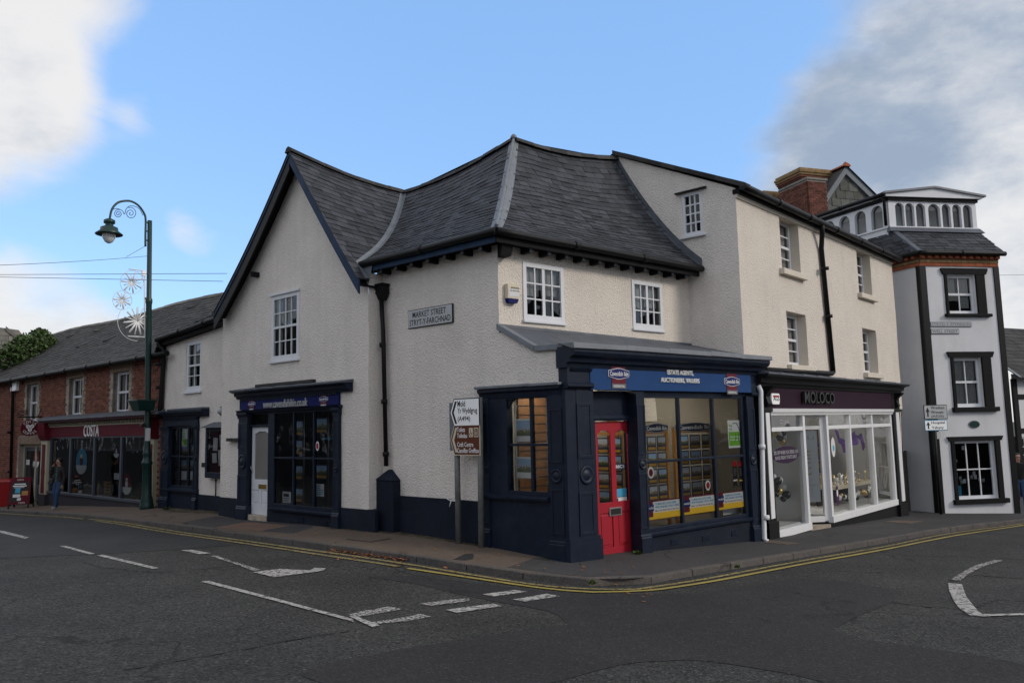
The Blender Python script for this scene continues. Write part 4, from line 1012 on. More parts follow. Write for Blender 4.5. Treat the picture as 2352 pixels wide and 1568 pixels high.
pilaster(corner,L,-1.66,-1.50,-.5,bz1-.02,.06,zr=L.q(1127,1075,.06)[1],capital=False)
sb=MB(); mxs=L.q(1221.5,1000)[0]; mz=L.q(1221,1021)[1]
sb.box(L,mxs-.024,mxs+.024,sw[2],sw[3],-.05,.015); sb.box(L,sw[0],mxs-.024,mz-.02,mz+.02,-.05,.01); sb.box(L,mxs+.024,sw[1],mz-.02,mz+.02,-.05,.01)
for s0,s1 in ((sw[0],1),(sw[1],-1)):
    r=.20; pts=[(s0,sw[3])]+[(s0+s1*(r-r*math.cos(k*math.pi/16)),sw[3]-r+r*math.sin(k*math.pi/16)) for k in range(9)]
    sb.poly(L,pts if s1<0 else pts[::-1],-.04,.012)
sb=sb.build('side_window','navy',bmo,bevel=.004)
for x0,x1 in ((sw[0],mxs),(mxs,sw[1])):
    for z0,z1 in ((sw[2],mz),(mz,sw[3])): MB().face([L.w(x0,z0,-.02),L.w(x1,z0,-.02),L.w(x1,z1,-.02),L.w(x0,z1,-.02)]).build('pane','glass',bmo)
# ---- inside the estate office
def room(par,corners,z0,z1,mw='shop_wall',mf='shop_floor',mc='shop_white',skip=()):
    n=len(corners); m=MB()
    for i in range(n):
        if i in skip: continue
        a,b=corners[i],corners[(i+1)%n]; m.face([Vector((*a.xy,z0)),Vector((*b.xy,z0)),Vector((*b.xy,z1)),Vector((*a.xy,z1))],0)
    m.face([Vector((*c.xy,z0)) for c in corners],1); m.face([Vector((*c.xy,z1)) for c in corners],2)
    return m.build('interior',[mw,mf,mc],par)
rc=[line_x(ES,-.20,L,-.12),ES.w(4.62,0,-.12),ES.w(4.62,0,-3.4),L.w(-1.58,0,-2.9),L.w(-1.58,0,-.12)]
room(corner,rc,-.08,2.62,skip=(0,4))
# slatted timber display wall at the back
for k in range(16):
    MB().box(ES,-.25,4.4,.1+k*.15,.1+k*.15+.125,-3.05,-3.0).build('wall_slat','pine_dark',corner)
for k in range(17): MB().box(L,-1.565,-1.54,.05+k*.15,.05+k*.15+.128,-2.85,-.72).build('wall_slat','pine_dark',corner)
for fr,a0,a1,z,t in ((L,-1.45,-.2,2.5,-1.0),(ES,1.8,4.2,2.52,-1.9)):
    MB().box(fr,a0,a1,z,z+.05,t-.06,t+.06).build('strip_light','lamp_white',corner)
def card(par,fr,ac,zc,w_,h,t,pic='picture',base='card_white',foot='card_orange'):
    o=MB().box(fr,ac-w_/2,ac+w_/2,zc-h/2,zc+h/2,t-.006,t).build('property_card',base,par)
    MB().box(fr,ac-w_*.42,ac+w_*.42,zc-h*.12,zc+h*.42,t,t+.003).build('picture',pic,o)
    if foot: MB().box(fr,ac-w_*.42,ac+w_*.42,zc-h*.42,zc-h*.24,t,t+.003).build('card_foot',foot,o)
    return o
def stand(fr,a0,a1,t,cols,rows,z0,z1,lab,head=True):
    o=thing('display_stand',lab,'display stand',fr.w((a0+a1)/2,0,t),'timber display stands in the estate office')
    for a in (a0,a1): MB().box(fr,a-.03,a+.03,-.07,z1+.14,t-.03,t+.03).build('post','pine',o,bevel=.004)
    for z in (z0-.05,z1+.03): MB().box(fr,a0+.03,a1-.03,z,z+.05,t-.02,t+.02).build('rail','pine',o)
    cw=(a1-a0-.08)/cols; ch=(z1-z0)/rows
    for i in range(cols):
        for j in range(rows): card(o,fr,a0+.04+cw*(i+.5),z0+ch*(j+.5),cw*.88,ch*.9,t+.03,random.choice(('picture','picture_warm','picture_warm','picture_warm')),'card_navy')
    if head:
        am=(a0+a1)/2; hw=(a1-a0)*.52; z=z1+.13
        h=MB().poly(fr,[(am-hw,z-.045),(am-hw*.2,z-.085),(am+hw*.2,z-.085),(am+hw,z-.045),(am+hw,z+.045),(am+hw*.2,z+.085),(am-hw*.2,z+.085),(am-hw,z+.045)],t+.035,t+.045).build('header_rim','text_grey',o)
        MB().poly(fr,[(am+(x_-am)*.97,z+(y_-z)*.88) for x_,y_ in [(am-hw,z-.045),(am-hw*.2,z-.085),(am+hw*.2,z-.085),(am+hw,z-.045),(am+hw,z+.045),(am+hw*.2,z+.085),(am-hw*.2,z+.085),(am-hw,z+.045)]],t+.040,t+.050).build('header_sign','card_navy',o)
        text('Cavendish Ikin',fr,am-hw*.85,am+hw*.85,z,.075,t+.051,'text_white',o,.003)
    return o
_q=lambda x_:ES.q(x_,1000,-.9)[0]
stand(ES,_q(1548),_q(1636),-.9,3,5,.30,1.74,'pine display stand of navy property cards behind the middle shop window')
stand(ES,_q(1478),_q(1530),-.9,2,5,.30,1.74,'narrow pine display stand of property cards beside the red door')
stand(L,-.95,-.1,-1.7,3,5,.3,1.75,'pine display stand deep in the office seen through the side window',False)
# acrylic holders with photographs in the side window
for (px0,py0,px1,py1,lab) in ((1186,966,1218,1008,'clear acrylic holder with photo of a pale house, upper pane of side window'),(1187,1053,1219,1092,'clear acrylic holder with photo of a white bungalow, lower pane of side window'),(1260,967,1276,1010,'property sheet in upper corner of the side window'),(1261,1050,1277,1097,'green and white property sheet low in the side window')):
    b=L.box(px0,py0,px1,py1,-.18); o=thing('property_sheet',lab,'photo holder',L.w(b[0],b[2],-.18))
    MB().box(L,b[0]-.03,b[1]+.03,b[2]-.04,b[3]+.03,-.19,-.185).build('backing','card_white' if px0<1200 else 'card_navy',o)
    MB().box(L,b[0],b[1],b[2]+(.05 if px0<1200 else .1),b[3],-.185,-.181).build('picture','picture',o)
    for a in (b[0]-.04,b[1]+.04): MB().tube([L.w(a,.3,-.19),L.w(a,2.4,-.19)],.004,5).build('wire','steel',o)
# stickers and posters on the panes
def sheet(fr,px0,py0,px1,py1,t,name,lab,cat,mat,group=None):
    b=fr.box(px0,py0,px1,py1,t); o=thing(name,lab,cat,fr.w(b[0],b[2],t),group); MB().box(fr,b[0],b[1],b[2],b[3],t-.003,t).build('paper',mat,o); return o,b
def para(fr,b,t,o,n,mat='text_grey',u0=.1,u1=.9,v0=.1,v1=.9):
    for k in range(n):
        z=b[2]+(b[3]-b[2])*(v1-(v1-v0)*(k+.5)/n); h=(b[3]-b[2])*(v1-v0)/n*.45; w_=(b[1]-b[0])
        MB().box(fr,b[0]+w_*u0,b[0]+w_*(u0+(u1-u0)*random.uniform(.6,1)),z-h/2,z+h/2,t,t+.002).build('print_line',mat,o)
o,b=sheet(ES,1671,965,1706,1027,-.045,'window_poster','white and green poster with house outline on the estate office pane','poster','card_white')
MB().box(ES,b[0]+.02,b[1]-.02,b[2]+.04,b[2]+.29,-.045,-.043).build('green_panel','card_green',o); text('Need finding\na new agent',ES,b[0]+.05,b[1]-.08,b[2]+.17,.10,-.043,'text_white',o,.002)
text('Plenty\nThese\nOpen\nAnew\nNear',ES,b[0]+.03,b[0]+.13,b[3]-.22,.30,-.045,'card_green',o,.002); hm=MB(); m0=(b[0]+b[1])/2+.05
for p,q_ in (((m0-.12,b[3]-.06),(m0,b[3]-.05)),((m0,b[3]-.05),(m0+.1,b[3]-.2)),((m0-.04,b[3]-.24),(m0-.04,b[3]-.38)),((m0+.04,b[3]-.24),(m0+.04,b[3]-.38))): hm.tube([ES.w(*p,-.042),ES.w(*q_,-.042)],.006,5)
hm.build('house_drawing','text_black',o)
strip_lab=('red, white and yellow sticker strip in the pane nearest the red door','red, white and yellow sticker strip in the middle estate office pane','red, white and yellow sticker strip in the pane nearest the white downpipe')
for i,(x0,x1,yt) in enumerate(((1491,1563,1153),(1571,1641,1142),(1649,1713,1132))):
    a0=ed[2*i]+.0; a1=ed[2*i+1]-.0; z1=ES.q(x0,yt+8,-.045)[1]-.01; z1=wz0+.42; z0=z1-.30
    o=thing('sticker_strip',strip_lab[i],'sticker',ES.w(a0,z0,-.045)); MB().box(ES,a0,a1,z0,z1,-.044,-.042).build('white_band','card_white',o)
    MB().box(ES,a0,a1,z0,z0+.10,-.042,-.0405).build('yellow_band','card_yellow',o); MB().box(ES,a0,a1,z1-.025,z1,-.042,-.0405).build('red_band','logo_red',o)
    MB().box(ES,a0+.02,a0+.20,z0+.04,z1-.025,-.042,-.039).build('red_tab','logo_red',o); MB().box(ES,a0+.0,a0+.22,z0+.13,z1-.06,-.039,-.037).build('blue_plate','logo_navy',o); text('Cavendish',ES,a0+.01,a0+.21,z0+.185,.04,-.037,'text_white',o,.002)
    text("TO MAKE LIFE A LITTLE EASIER\nWE'RE AVAILABLE 7 DAYS A WEEK",ES,a0+.26,a1-.03,z0+.21,.085,-.042,'sign_blue',o,.002); text('Mon Tue Wed Thu Fri Sat Sun',ES,a0+.26,a1-.05,z0+.13,.025,-.042,'logo_red',o,.002)
for (x0,lab) in ((1682,'red topped black award ribbon sticker nearer the middle pane'),(1696,'red topped black award ribbon sticker nearer the shop edge')):
    o,b=sheet(ES,x0,1059,x0+12,1110,-.045,'award_sticker',lab,'sticker','text_black'); w_=b[1]-b[0]
    MB().box(ES,b[0],b[1],b[3]-.09,b[3],-.045,-.043).build('red_top','red_plastic',o); MB().poly(ES,[(b[0],b[2]),(b[0],b[2]-.06),(b[0]+w_/2,b[2]-.015),(b[1],b[2]-.06),(b[1],b[2])],-.048,-.045).build('ribbon_tail','text_black',o); MB().box(ES,b[0],b[1],b[2]+.05,b[2]+.075,-.045,-.043).build('band','card_yellow' if x0>1690 else 'card_white',o); para(ES,b,-.045,o,4,'logo_grey',.2,.85,.35,.7)
for (x_,y_,ra,m1,m2,lab) in ((1495,1085,.075,'card_white','logo_red','round white sticker with dark red emblem on pane beside red door'),(1626,1114,.07,'card_white','red_plastic','map pin sticker with red dot on the middle pane')):
    a,z=ES.q(x_,y_,-.045); o=thing('round_sticker',lab,'sticker',ES.w(a,z,-.045)); disc(MB(),ES,a,z,ra,ra*1.25,-.047,-.044).build('disc',m1,o); disc(MB(),ES,a,z,ra*.66,ra*.82,-.044,-.042).build('emblem',m2,o)
b=ES.box(1405,1065,1436,1077,DT-.016); o=thing('door_sticker','navy sticker with white letters on the red door glass','sticker',ES.w(b[0],b[2],DT-.016)); MB().box(ES,b[0],b[1],b[2],b[3],DT-.019,DT-.016).build('plate','card_navy',o); text('RICS',ES,b[0]+.09,b[1]-.02,(b[2]+b[3])/2,.05,DT-.016,'text_white',o,.002)
b=ES.box(1408,1123,1440,1153,DT-.016); o=thing('door_sticker','pair of blue and white stickers low on the red door glass','sticker',ES.w(b[0],b[2],DT-.016)); MB().box(ES,b[0],b[1],b[2]+.1,b[3],DT-.019,DT-.016).build('upper_plate','sky_blue_card',o); MB().box(ES,b[0],b[1],b[2],b[2]+.09,DT-.019,DT-.016).build('lower_plate','card_white',o); MB().box(ES,b[0]+.02,b[0]+.11,b[2]+.01,b[2]+.08,DT-.016,DT-.014).build('print_block','logo_navy',o)
o,b=sheet(ES,1660,1160,1700,1177,-.25,'price_card','small white card standing on the estate office sill','card','card_white'); para(ES,b,-.25,o,3)
# rainwater hopper and pipe in the angle
hp=L.q(868,652,.16); m=MB(); 
for (z,w_,d_) in ((0,.26,.16),(-.10,.24,.15),(-.16,.16,.11),(-.26,.09,.09)): pass
hz=hp[1]; ha=hp[0]+.02
rings=[(.0,.15,.20),(-.03,.15,.20),(-.05,.13,.18),(-.14,.13,.18),(-.17,.145,.19),(-.2,.12,.16),(-.30,.06,.11)]
for (z0,w0,d0),(z1,w1,d1) in zip(rings[:-1],rings[1:]):
    m.hexa([L.w(ha-w1,hz+z1,.02),L.w(ha+w1,hz+z1,.02),L.w(ha+w1,hz+z1,d1),L.w(ha-w1,hz+z1,d1),L.w(ha-w0,hz+z0,.02),L.w(ha+w0,hz+z0,.02),L.w(ha+w0,hz+z0,d0),L.w(ha-w0,hz+z0,d0)])
m.build('rain_hopper','black_paint',corner,bevel=.006)
q0=L.q(880,760,.10); q1=L.q(887,1070,.10)
downpipe(corner,[L.w(ha,hz-.28,.10),L.w(q0[0],q0[1],.10),L.w(q1[0],q1[1],.10)],.040,bands=(.28,.62,.93))
# pointed navy buttress where the two houses meet
b0=L.box(863,1102,903,1225,.17); zt=L.q(886,1078,.1)[1]; b0=(b0[0],b0[1],-.5,b0[3])
m=MB().box(L,b0[0],b0[1],-.5,b0[3],-.05,.17)
c=[L.w(b0[0]-.02,b0[3],.19),L.w(b0[1]+.02,b0[3],.19),L.w(b0[1]+.02,b0[3],.0),L.w(b0[0]-.02,b0[3],.0)]; am=(b0[0]+b0[1])/2
tp=[L.w(am-.03,zt,.06),L.w(am+.03,zt,.06),L.w(am+.03,zt,.0),L.w(am-.03,zt,.0)]
m.hexa(c+tp); m.build('buttress','navy_wall',corner,bevel=.012)
# white downpipe at the shop edge
q0=ES.q(1744,885,.12); q1=ES.q(1754,1232,.12)
pw=downpipe(corner,[ES.w(q0[0],q0[1],.10),ES.w(q0[0]+.02,q0[1]-.1,.13),ES.w(q1[0],q1[1]-.03,.13),ES.w(q1[0]+.03,q1[1]-.08,.17)],.045,'white_paint','white_downpipe',bands=(.4,.85))
# name plate, alarm box
b=L.box(939,714,1039,700,.02); zc=(L.q(940,734,.02)[1]+L.q(1039,719,.02)[1])/2; nw=b[1]-b[0]; NP=thing('street_name_plate','white street plate lettered MARKET STREET STRYT-Y-FARCHNAD on side wall','street sign',L.w(b[0],zc,.02))
MB().box(L,b[0]-.015,b[1]+.015,zc-.165,zc+.165,.0,.032).build('rim','text_black',NP,bevel=.01); MB().box(L,b[0],b[1],zc-.15,zc+.15,.03,.037).build('plate','sign_grey',NP)
text('MARKET STREET',L,b[0]+.12,b[1]-.14,zc+.068,.105,.0375,'text_black',NP,.002); text('STRYT-Y-FARCHNAD',L,b[0]+.04,b[1]-.03,zc-.07,.105,.0375,'text_black',NP,.002)
b=E.box(1164,651,1190,697,.06); AB=thing('alarm_box','white and blue burglar alarm box by the upper casement window','alarm box',E.w(b[0],b[2],0))
a0,a1,z0,z1=b; MB().poly(E,[(a0,z0+.07),(a1,z0+.07),(a1,z1),(a0,z1)],.0,.085).build('case','sign_cream',AB,bevel=.012); MB().poly(E,[(a0+.03,z0),(a1-.03,z0),(a1,z0+.068),(a0,z0+.068)],.0,.08).build('base','blue_dark',AB,bevel=.006); MB().box(E,a0+.02,a1+.004,z0+.10,z1-.08,.085,.09).build('face_label','card_white',AB)
text('JACKSON',E,a0+.06,a1-.0,z0+.24,.035,.0905,'text_black',AB,.002); text('Tel: 01352 755',E,a0+.04,a1-.0,z0+.195,.022,.0905,'text_black',AB,.002)
# ================================================================== gabled house
G=L.off(GT)
gable=thing('gabled_house','cream roughcast gabled house with steep slate roof and small navy shopfront','building',G.w(-6.7,0,0))
gdeck=deck(GS,lambda v:-TV,valley_s,8,14); gd2=deck(GL,lambda v:-TV,lambda v:-tV,8,14)
o_=len(gdeck.v); gdeck.v+=gd2.v; gdeck.f+=[[i+o_ for i in f] for f in gd2.f]; gdeck.m+=gd2.m; gdeck.sm+=gd2.sm
groof=gdeck.build('roof','slate_brown',gable)
split_pieces(groof,'slate','slate',slates(GS,lambda v:-TV-.02,valley_s,24,.26,seed=8)+slates(GL,lambda v:-TV-.02,lambda v:-tV,24,.26,seed=9)[:0])
ridge(groof,[GS(-TV-.02+(-tV+TV+.02)*k/12,1)+Vector((0,0,.03)) for k in range(13)])
def barge(fn,mat,dep,name,t0,t1,off=0):
    mb=MB(); n=10
    for i in range(n):
        v0,v1=i/n,(i+1)/n; A,B=fn(-TV,v0),fn(-TV,v1); u=Vector((0,0,-off)); d=Vector((0,0,-dep)); nv=L.n
        mb.hexa([A+u+d+nv*t0,B+u+d+nv*t0,B+u+d+nv*t1,A+u+d+nv*t1,A+u+nv*t0,B+u+nv*t0,B+u+nv*t1,A+u+nv*t1])
    return mb.build(name,mat,gable)
barge(GS,'blue_barge',.26,'bargeboard',-.05,-.012,.01); barge(GL,'black_paint',.40,'bargeboard',-.05,-.012,.01)
barge(GL,'blue_barge',.04,'barge_edge',-.011,.004,.10)
sf=MB()
for fn in (GS,GL):
    for i in range(10):
        v0,v1=i/10,(i+1)/10; u=Vector((0,0,-.13)); sf.face([fn(-TV+.03,v0)+u,fn(-TV+.03,v1)+u,fn(-GT+.2,v1)+u,fn(-GT+.2,v0)+u])
sf.build('verge_soffit','black_matt',gable)
# left-hand eave gutter end and purlin ends
gutter(gable,L.w(aGl-.02,zGl-.05,TV),L.w(aGl-.05,zGl-.05,-1.5),.06)
MB().box(L,-8.02,-7.92,GL(-TV,.42).z-.50,GL(-TV,.42).z-.40,GT-.05,TV-.12).build('purlin_end','black_matt',gable)
gx0=G.q(513,720)[0]; gx1=G.q(847,700)[0]
gw=G.box(625,682,687,822); za=G.q(668,399)[1]
sfa=G.q(553,1000,.0)[0]; sfb=G.q(784,1000,.0)[0]; sfz=G.q(778,915)[1]
def gline(fn,v): p=fn(-GT,v); return (G.loc(p)[0],p.z-.12)
oute=[(gx0,-.5),(gx1,-.5)]+[gline(GS,v) for v in (.02,.25,.5,.75)]+[(gr_a(-GT),gr_z(-GT)-.14)]+[gline(GL,v) for v in (.75,.5,.25,.02)]
oute=[(gx0,-.5),(gx1,-.5),(gx1,gline(GS,(gx1-aGe)/(aG-aGe))[1]+.02),(gr_a(-GT),gr_z(-GT)-.12),(gx0,gline(GL,max(0,(gx0-aGl)/(aG-aGl)))[1]+.02)]
wg=MB(); wall(wg,G,oute,[(gw[0],gw[1],gw[2],gw[3],.10),(sfa+.03,sfb-.03,-.6,sfz,.15)],seed=5)
# return wall to the corner building, flank wall on the far side
n=8
for i in range(n):
    z0,z1=-.5+5.3*i/n,-.5+5.3*(i+1)/n; wg.face([G.w(gx1,z0,0),G.w(gx1,z0,-GT),G.w(gx1,z1,-GT),G.w(gx1,z1,0)],key='r')
    wg.face([G.w(gx0,z0,0),G.w(gx0,z1,0),G.w(gx0,z1,-5),G.w(gx0,z0,-5)])
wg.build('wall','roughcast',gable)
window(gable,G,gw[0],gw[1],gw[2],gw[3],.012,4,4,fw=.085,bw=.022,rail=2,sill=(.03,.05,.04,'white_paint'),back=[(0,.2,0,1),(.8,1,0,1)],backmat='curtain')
MB().box(G,gw[0]-.03,gw[1]+.03,gw[3],gw[3]+.05,-.02,.05).build('window_head','white_paint',gable,bevel=.008)
# plinth either side of the shopfront
for (x0,x1,y) in ((513,553,1143),(784,864,1168)):
    a0=max(gx0,G.q(x0,1150)[0]) if x0>600 else gx0; a1=G.q(x1,1150)[0]; z=G.q((x0+x1)/2,y)[1]
    MB().box(G,a0-.01,a1,-.5,z,-.05,.03).build('plinth','navy_wall',gable,bevel=.01)
MB().box(G,gx1-.02,gx1+.03,-.5,G.q(830,1168)[1],-.4,.0295).build('plinth_return','navy_wall',gable)
# shopfront: cornice, fascia, pilasters
c0=G.q(530,897,.22); c1=G.q(788,875,.22); cz_=(c0[1]+c1[1])/2; fzb=(G.q(555,940,.06)[1]+G.q(779,930,.06)[1])/2; fzt=(G.q(537,915,.06)[1]+G.q(778,902,.06)[1])/2
gc=MB().prof(G,c0[0],c1[0],[(-.05,fzt-.01),(.08,fzt-.01),(.10,fzt+.04),(.14,fzt+.05),(.15,fzt+.11),(.21,fzt+.13),(.24,cz_-.045),(.24,cz_-.02),(-.05,cz_-.02)]).build('cornice','navy',gable,bevel=.005)
m=MB(); x=c0[0]-.02
while x<c1[0]:
    x1=min(x+random.uniform(.5,.8),c1[0]+.02); j=random.uniform(-.004,.012); m=MB().hexa([G.w(x,cz_-.02+j,-.02),G.w(x1,cz_-.02,-.02),G.w(x1,cz_-.03,.26),G.w(x,cz_-.03+j,.26),G.w(x,cz_+.05+j,-.02),G.w(x1,cz_+.045,-.02),G.w(x1,cz_+.0,.26),G.w(x,cz_+.005+j,.26)]); m.build('lead_sheet','lead_dark',gc,bevel=.006); x=x1
q0=G.q(592,887,.03); q1=G.q(723,880,.03); MB().box(G,q0[0],q1[0],cz_+.04,cz_+.10,-.01,.10).build('slate_weathering','slate_brown',gable,bevel=.008)
m=MB(); a=sfa+.06
while a<sfb-.05:
    m.box(G,a,a+.035,fzt-.055,fzt-.012,.03,.075); a+=.07
m.build('dentil_course','navy',gable)
fbg=MB().box(G,sfa+.02,sfb-.02,fzb,fzt-.012,-.02,.05).build('fascia_board','blue_dark',gable)
b=G.box(605,918,706,936,.06); text('www.cavendishikin.co.uk',G,b[0],b[1],(fzb+fzt)/2-.03,.16,.052,'text_grey',fbg,.02)
for x_ in (578,743): 
    q_=G.q(x_,925,.06); cav_logo(G,q_[0],(fzb+fzt)/2+.0,.68,.052,fbg)
MB().prof(G,sfa-.04,sfb+.04,[(-.05,fzb-.06),(.08,fzb-.06),(.10,fzb-.03),(.12,fzb-.012),(-.05,fzb-.001)]).build('fascia_rail','navy',gable,bevel=.004)
p0=G.q(568,1050,.05)[0]; p1=G.q(766,1050,.05)[0]; zr_=G.q(561,1060,.05)[1]
pilaster(gable,G,sfa,p0,-.5,fzb-.061,.06,zr=zr_); pilaster(gable,G,p1,sfb,-.5,fzb-.061,.06,zr=G.q(775,1075,.05)[1])
# white door, fanlight
gd=G.box(577,981,618,1184,-.05); tz=G.box(578,952,618,974,-.05)
wdr=door(gable,G,gd[0],gd[1],gd[2],gd[3],-.06,'white_paint',[(.17,.95,.40,.95)],[(.08,.44,.12,.28),(.56,.92,.12,.28)],pmat='glass_frosted')
q_=G.box(605-17,1111,605-3,1122,-.06); MB().box(G,gd[0]+.32,gd[0]+.62,q_[2],q_[3],-.06,-.05).build('letterbox','brass',wdr)
MB().tube([G.w(gd[0]+.06,1.10,-.05),G.w(gd[0]+.06,1.24,-.02)],.012,6).build('handle','steel',wdr)
MB().box(G,gd[0]-.02,gd[1]+.02,gd[2]-.5,gd[2]-.005,-.3,.03).build('doorstep','stone_pale',gable,bevel=.006)
m=MB(); m.box(G,p0,gd[0]-.004,-.5,fzb-.05,-.12,-.0); m.box(G,gd[1]+.004,G.q(629,1050,0)[0],-.5,fzb-.05,-.12,.0); m.box(G,gd[0]-.004,gd[1]+.004,gd[3]+.004,tz[2],-.12,-.01); m.box(G,gd[0]-.004,gd[1]+.004,tz[3],fzb-.05,-.12,-.01); m.build('door_frame','navy',gable,bevel=.004)
MB().face([G.w(gd[0],tz[2],-.06),G.w(gd[1],tz[2],-.06),G.w(gd[1],tz[3],-.06),G.w(gd[0],tz[3],-.06)]).build('fanlight_pane','glass',gable)
ga0=G.q(629,1050)[0]; gz0=(G.q(629,1155)[1]+G.q(765,1167)[1])/2; gz1=fzb-.11; gm=[G.q(673.5,1050)[0],G.q(720,1050)[0]]; gzm=G.q(690,1052)[1]
m=MB(); m.box(G,ga0-.0,p1,gz1,fzb-.05,-.1,.0); m.box(G,ga0,p1,gz0-.07,gz0,-.1,.0)
for a in gm: m.box(G,a-.022,a+.022,gz0,gz1,-.06,.004)
ed_=[ga0,gm[0]-.022,gm[0]+.022,gm[1]-.022,gm[1]+.022,p1]
for i in range(3): m.box(G,ed_[2*i],ed_[2*i+1],gzm-.018,gzm+.018,-.05,.0)
go=m.build('display_window','navy',gable,bevel=.004)
for i in range(3):
    for z0,z1 in ((gz0,gzm),(gzm,gz1)): MB().face([G.w(ed_[2*i],z0,-.03),G.w(ed_[2*i+1],z0,-.03),G.w(ed_[2*i+1],z1,-.03),G.w(ed_[2*i],z1,-.03)]).build('pane','glass',go)
MB().prof(G,ga0-.05,p1+.0,[(-.05,gz0-.14),(.07,gz0-.14),(.085,gz0-.11),(.085,gz0-.09),(.0,gz0-.071),(-.05,gz0-.071)]).build('sill','navy',go,bevel=.005)
MB().box(G,gd[1]+.02,p1+.02,-.5,gz0-.141,-.1,.01).build('stall_riser','navy_wall',gable)
for x_,y_ in ((690,1193),(744,1202)):
    a,z=G.q(x_,y_,.01); v=MB()
    for k in range(4): v.box(G,a-.11,a+.11,z-.04+k*.024,z-.026+k*.024,.009,.022)
    v.build('air_vent','navy',gable)
room(gable,[G.w(sfa,0,-.14),G.w(sfb,0,-.14),G.w(sfb,0,-2.2),G.w(sfa,0,-2.2)],.1,2.6,'shop_grey','shop_floor','shop_grey',skip=(0,))
MB().box(G,gm[0]+.3,p1-.1,1.78,1.81,-.5,-.46).build('strip_light','sky_blue_card',gable)
for i,(x0,x1,ys) in enumerate(((676,696,(966,1010,1068,1120)),(724,752,(960,1066)))):
    for j,y in enumerate(ys):
        b=G.box(x0,y,x1,y+34,-.22); o=thing('window_card_holder',('hanging property cards in the middle pane of the side shop, row %s','hanging property card in the pane by the shop pilaster, row %s')[i]%('one','two','three','four')[j],'photo holder',G.w(b[0],b[2],-.22),'hanging property cards')
        MB().box(G,b[0],b[1],b[2],b[3],-.225,-.22).build('holder','card_navy',o); MB().box(G,b[0]+.02,b[1]-.02,b[2]+.09,b[3]-.02,-.22,-.217).build('picture','picture',o); MB().box(G,b[0]+.03,b[1]-.03,b[2]+.02,b[2]+.07,-.22,-.217).build('card_foot','card_orange',o)
        for a in (b[0]-.01,b[1]+.02): MB().tube([G.w(a,gz0,-.23),G.w(a,gz1,-.23)],.004,5).build('wire','steel',o)
o,b=sheet(G,649,1128,668,1155,-.15,'framed_certificate','framed white certificate standing low in the side shop window','certificate','card_white'); para(G,b,-.15,o,4,'logo_grey'); MB().box(G,b[0]+.05,b[1]-.07,b[3]-.1,b[3]-.05,-.15,-.147).build('seal','text_black',o)
o,b=sheet(G,723,1110,744,1140,-.12,'notice_sheet','pale green notice sheet low in the pane by the shop pilaster','notice','card_white'); para(G,b,-.12,o,5,'sky_blue_card')
a,z=G.q(729,1024,-.028); o=thing('round_sticker','oval white sticker with red centre on the side shop pane','sticker',G.w(a,z,-.03)); disc(MB(),G,a,z,.055,.09,-.03,-.026).build('disc','card_white',o); disc(MB(),G,a,z,.036,.06,-.026,-.024).build('emblem','red_plastic',o)
b=G.box(521,1006,549,1014,.08); MB().box(G,b[0],b[1],b[2]+.01,b[3],.0,.10).build('wall_bracket','dark_metal',None,'short black bracket fixed to roughcast beside the white shop door','bracket',bevel=.004)
# ================================================================== small white house
SH=L.off(.03); zgl=L.q(440,748,.3)[1]
small=thing('small_white_house','narrow cream house squeezed between the red brick cafe and gabled house','building',SH.w(-11.2,0,0))
h0=SH.q(376,1000)[0]; h1=gx0+.05; he0=SH.q(383,790); he1=SH.q(513,728)
hw=SH.box(429,786,461,895); hs=SH.box(372,962,457,1128); hs=(h0+.02,SH.q(457,1050)[0],-.6,SH.q(410,948)[1])
wh=MB(); wall(wh,SH,[(h0,-.6),(h1,-.6),(h1,he1[1]+.12),(h0,he0[1]+.12)],[hw,hs],seed=7)
for i in range(4): z0,z1=-.6+5*i/4,-.6+5*(i+1)/4; 
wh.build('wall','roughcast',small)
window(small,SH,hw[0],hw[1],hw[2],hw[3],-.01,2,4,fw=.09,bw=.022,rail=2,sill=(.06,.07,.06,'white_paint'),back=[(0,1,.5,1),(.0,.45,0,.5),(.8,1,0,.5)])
b=SH.box(461,1140,514,1165); 
m=MB().poly(SH,[(hs[1]-.1,-.7),(h1,-.7),(h1,SH.q(505,1139)[1]),(hs[1]-.1,SH.q(462,1135)[1])],-.05,.03); m.build('plinth','navy_wall',small)
sc0=SH.q(364,947,.22); sc1=SH.q(461,937,.22); scz=(sc0[1]+sc1[1])/2; sfz0=SH.q(400,978,.06)[1]; sft=SH.q(410,959,.06)[1]
m=MB().prof(SH,sc0[0],sc1[0],[(-.05,sft),(.08,sft),(.10,sft+.05),(.15,sft+.06),(.17,sft+.13),(.22,scz-.05),(.22,scz),(-.05,scz)]).build('cornice','navy',small,bevel=.004)
MB().box(SH,sc0[0]+.4,sc1[0],scz+.001,scz+.05,-.02,.2).build('slate_weathering','lead_dark',small,bevel=.01)
m=MB(); a=hs[0]+.1
while a<hs[1]-.05: m.box(SH,a,a+.04,sft-.06,sft-.002,.03,.075); a+=.08
m.build('dentil_course','navy',small)
MB().box(SH,hs[0],hs[1],sfz0,sft-.001,-.1,.05).build('fascia_board','navy',small)
sg=SH.box(392,984,446,1117,.0)
pilaster(small,SH,hs[0]-.02,SH.q(387,1050,.05)[0],-.7,sfz0,.06,zr=SH.q(380,1050,.05)[1]); pilaster(small,SH,sg[1]+.05,hs[1],-.7,sfz0,.06,zr=SH.q(452,1052,.05)[1])
m=MB(); m.box(SH,hs[0],sg[0],-.7,sfz0,-.12,.0); m.box(SH,sg[1],hs[1]-.05,-.7,sfz0,-.12,.0); m.box(SH,sg[0],sg[1],sg[3],sfz0,-.12,.0); m.box(SH,sg[0],sg[1],-.7,sg[2],-.12,.0)
sm_=[SH.q(x_,1050)[0] for x_ in (411,431.5)]; smz=SH.q(420,1048)[1]
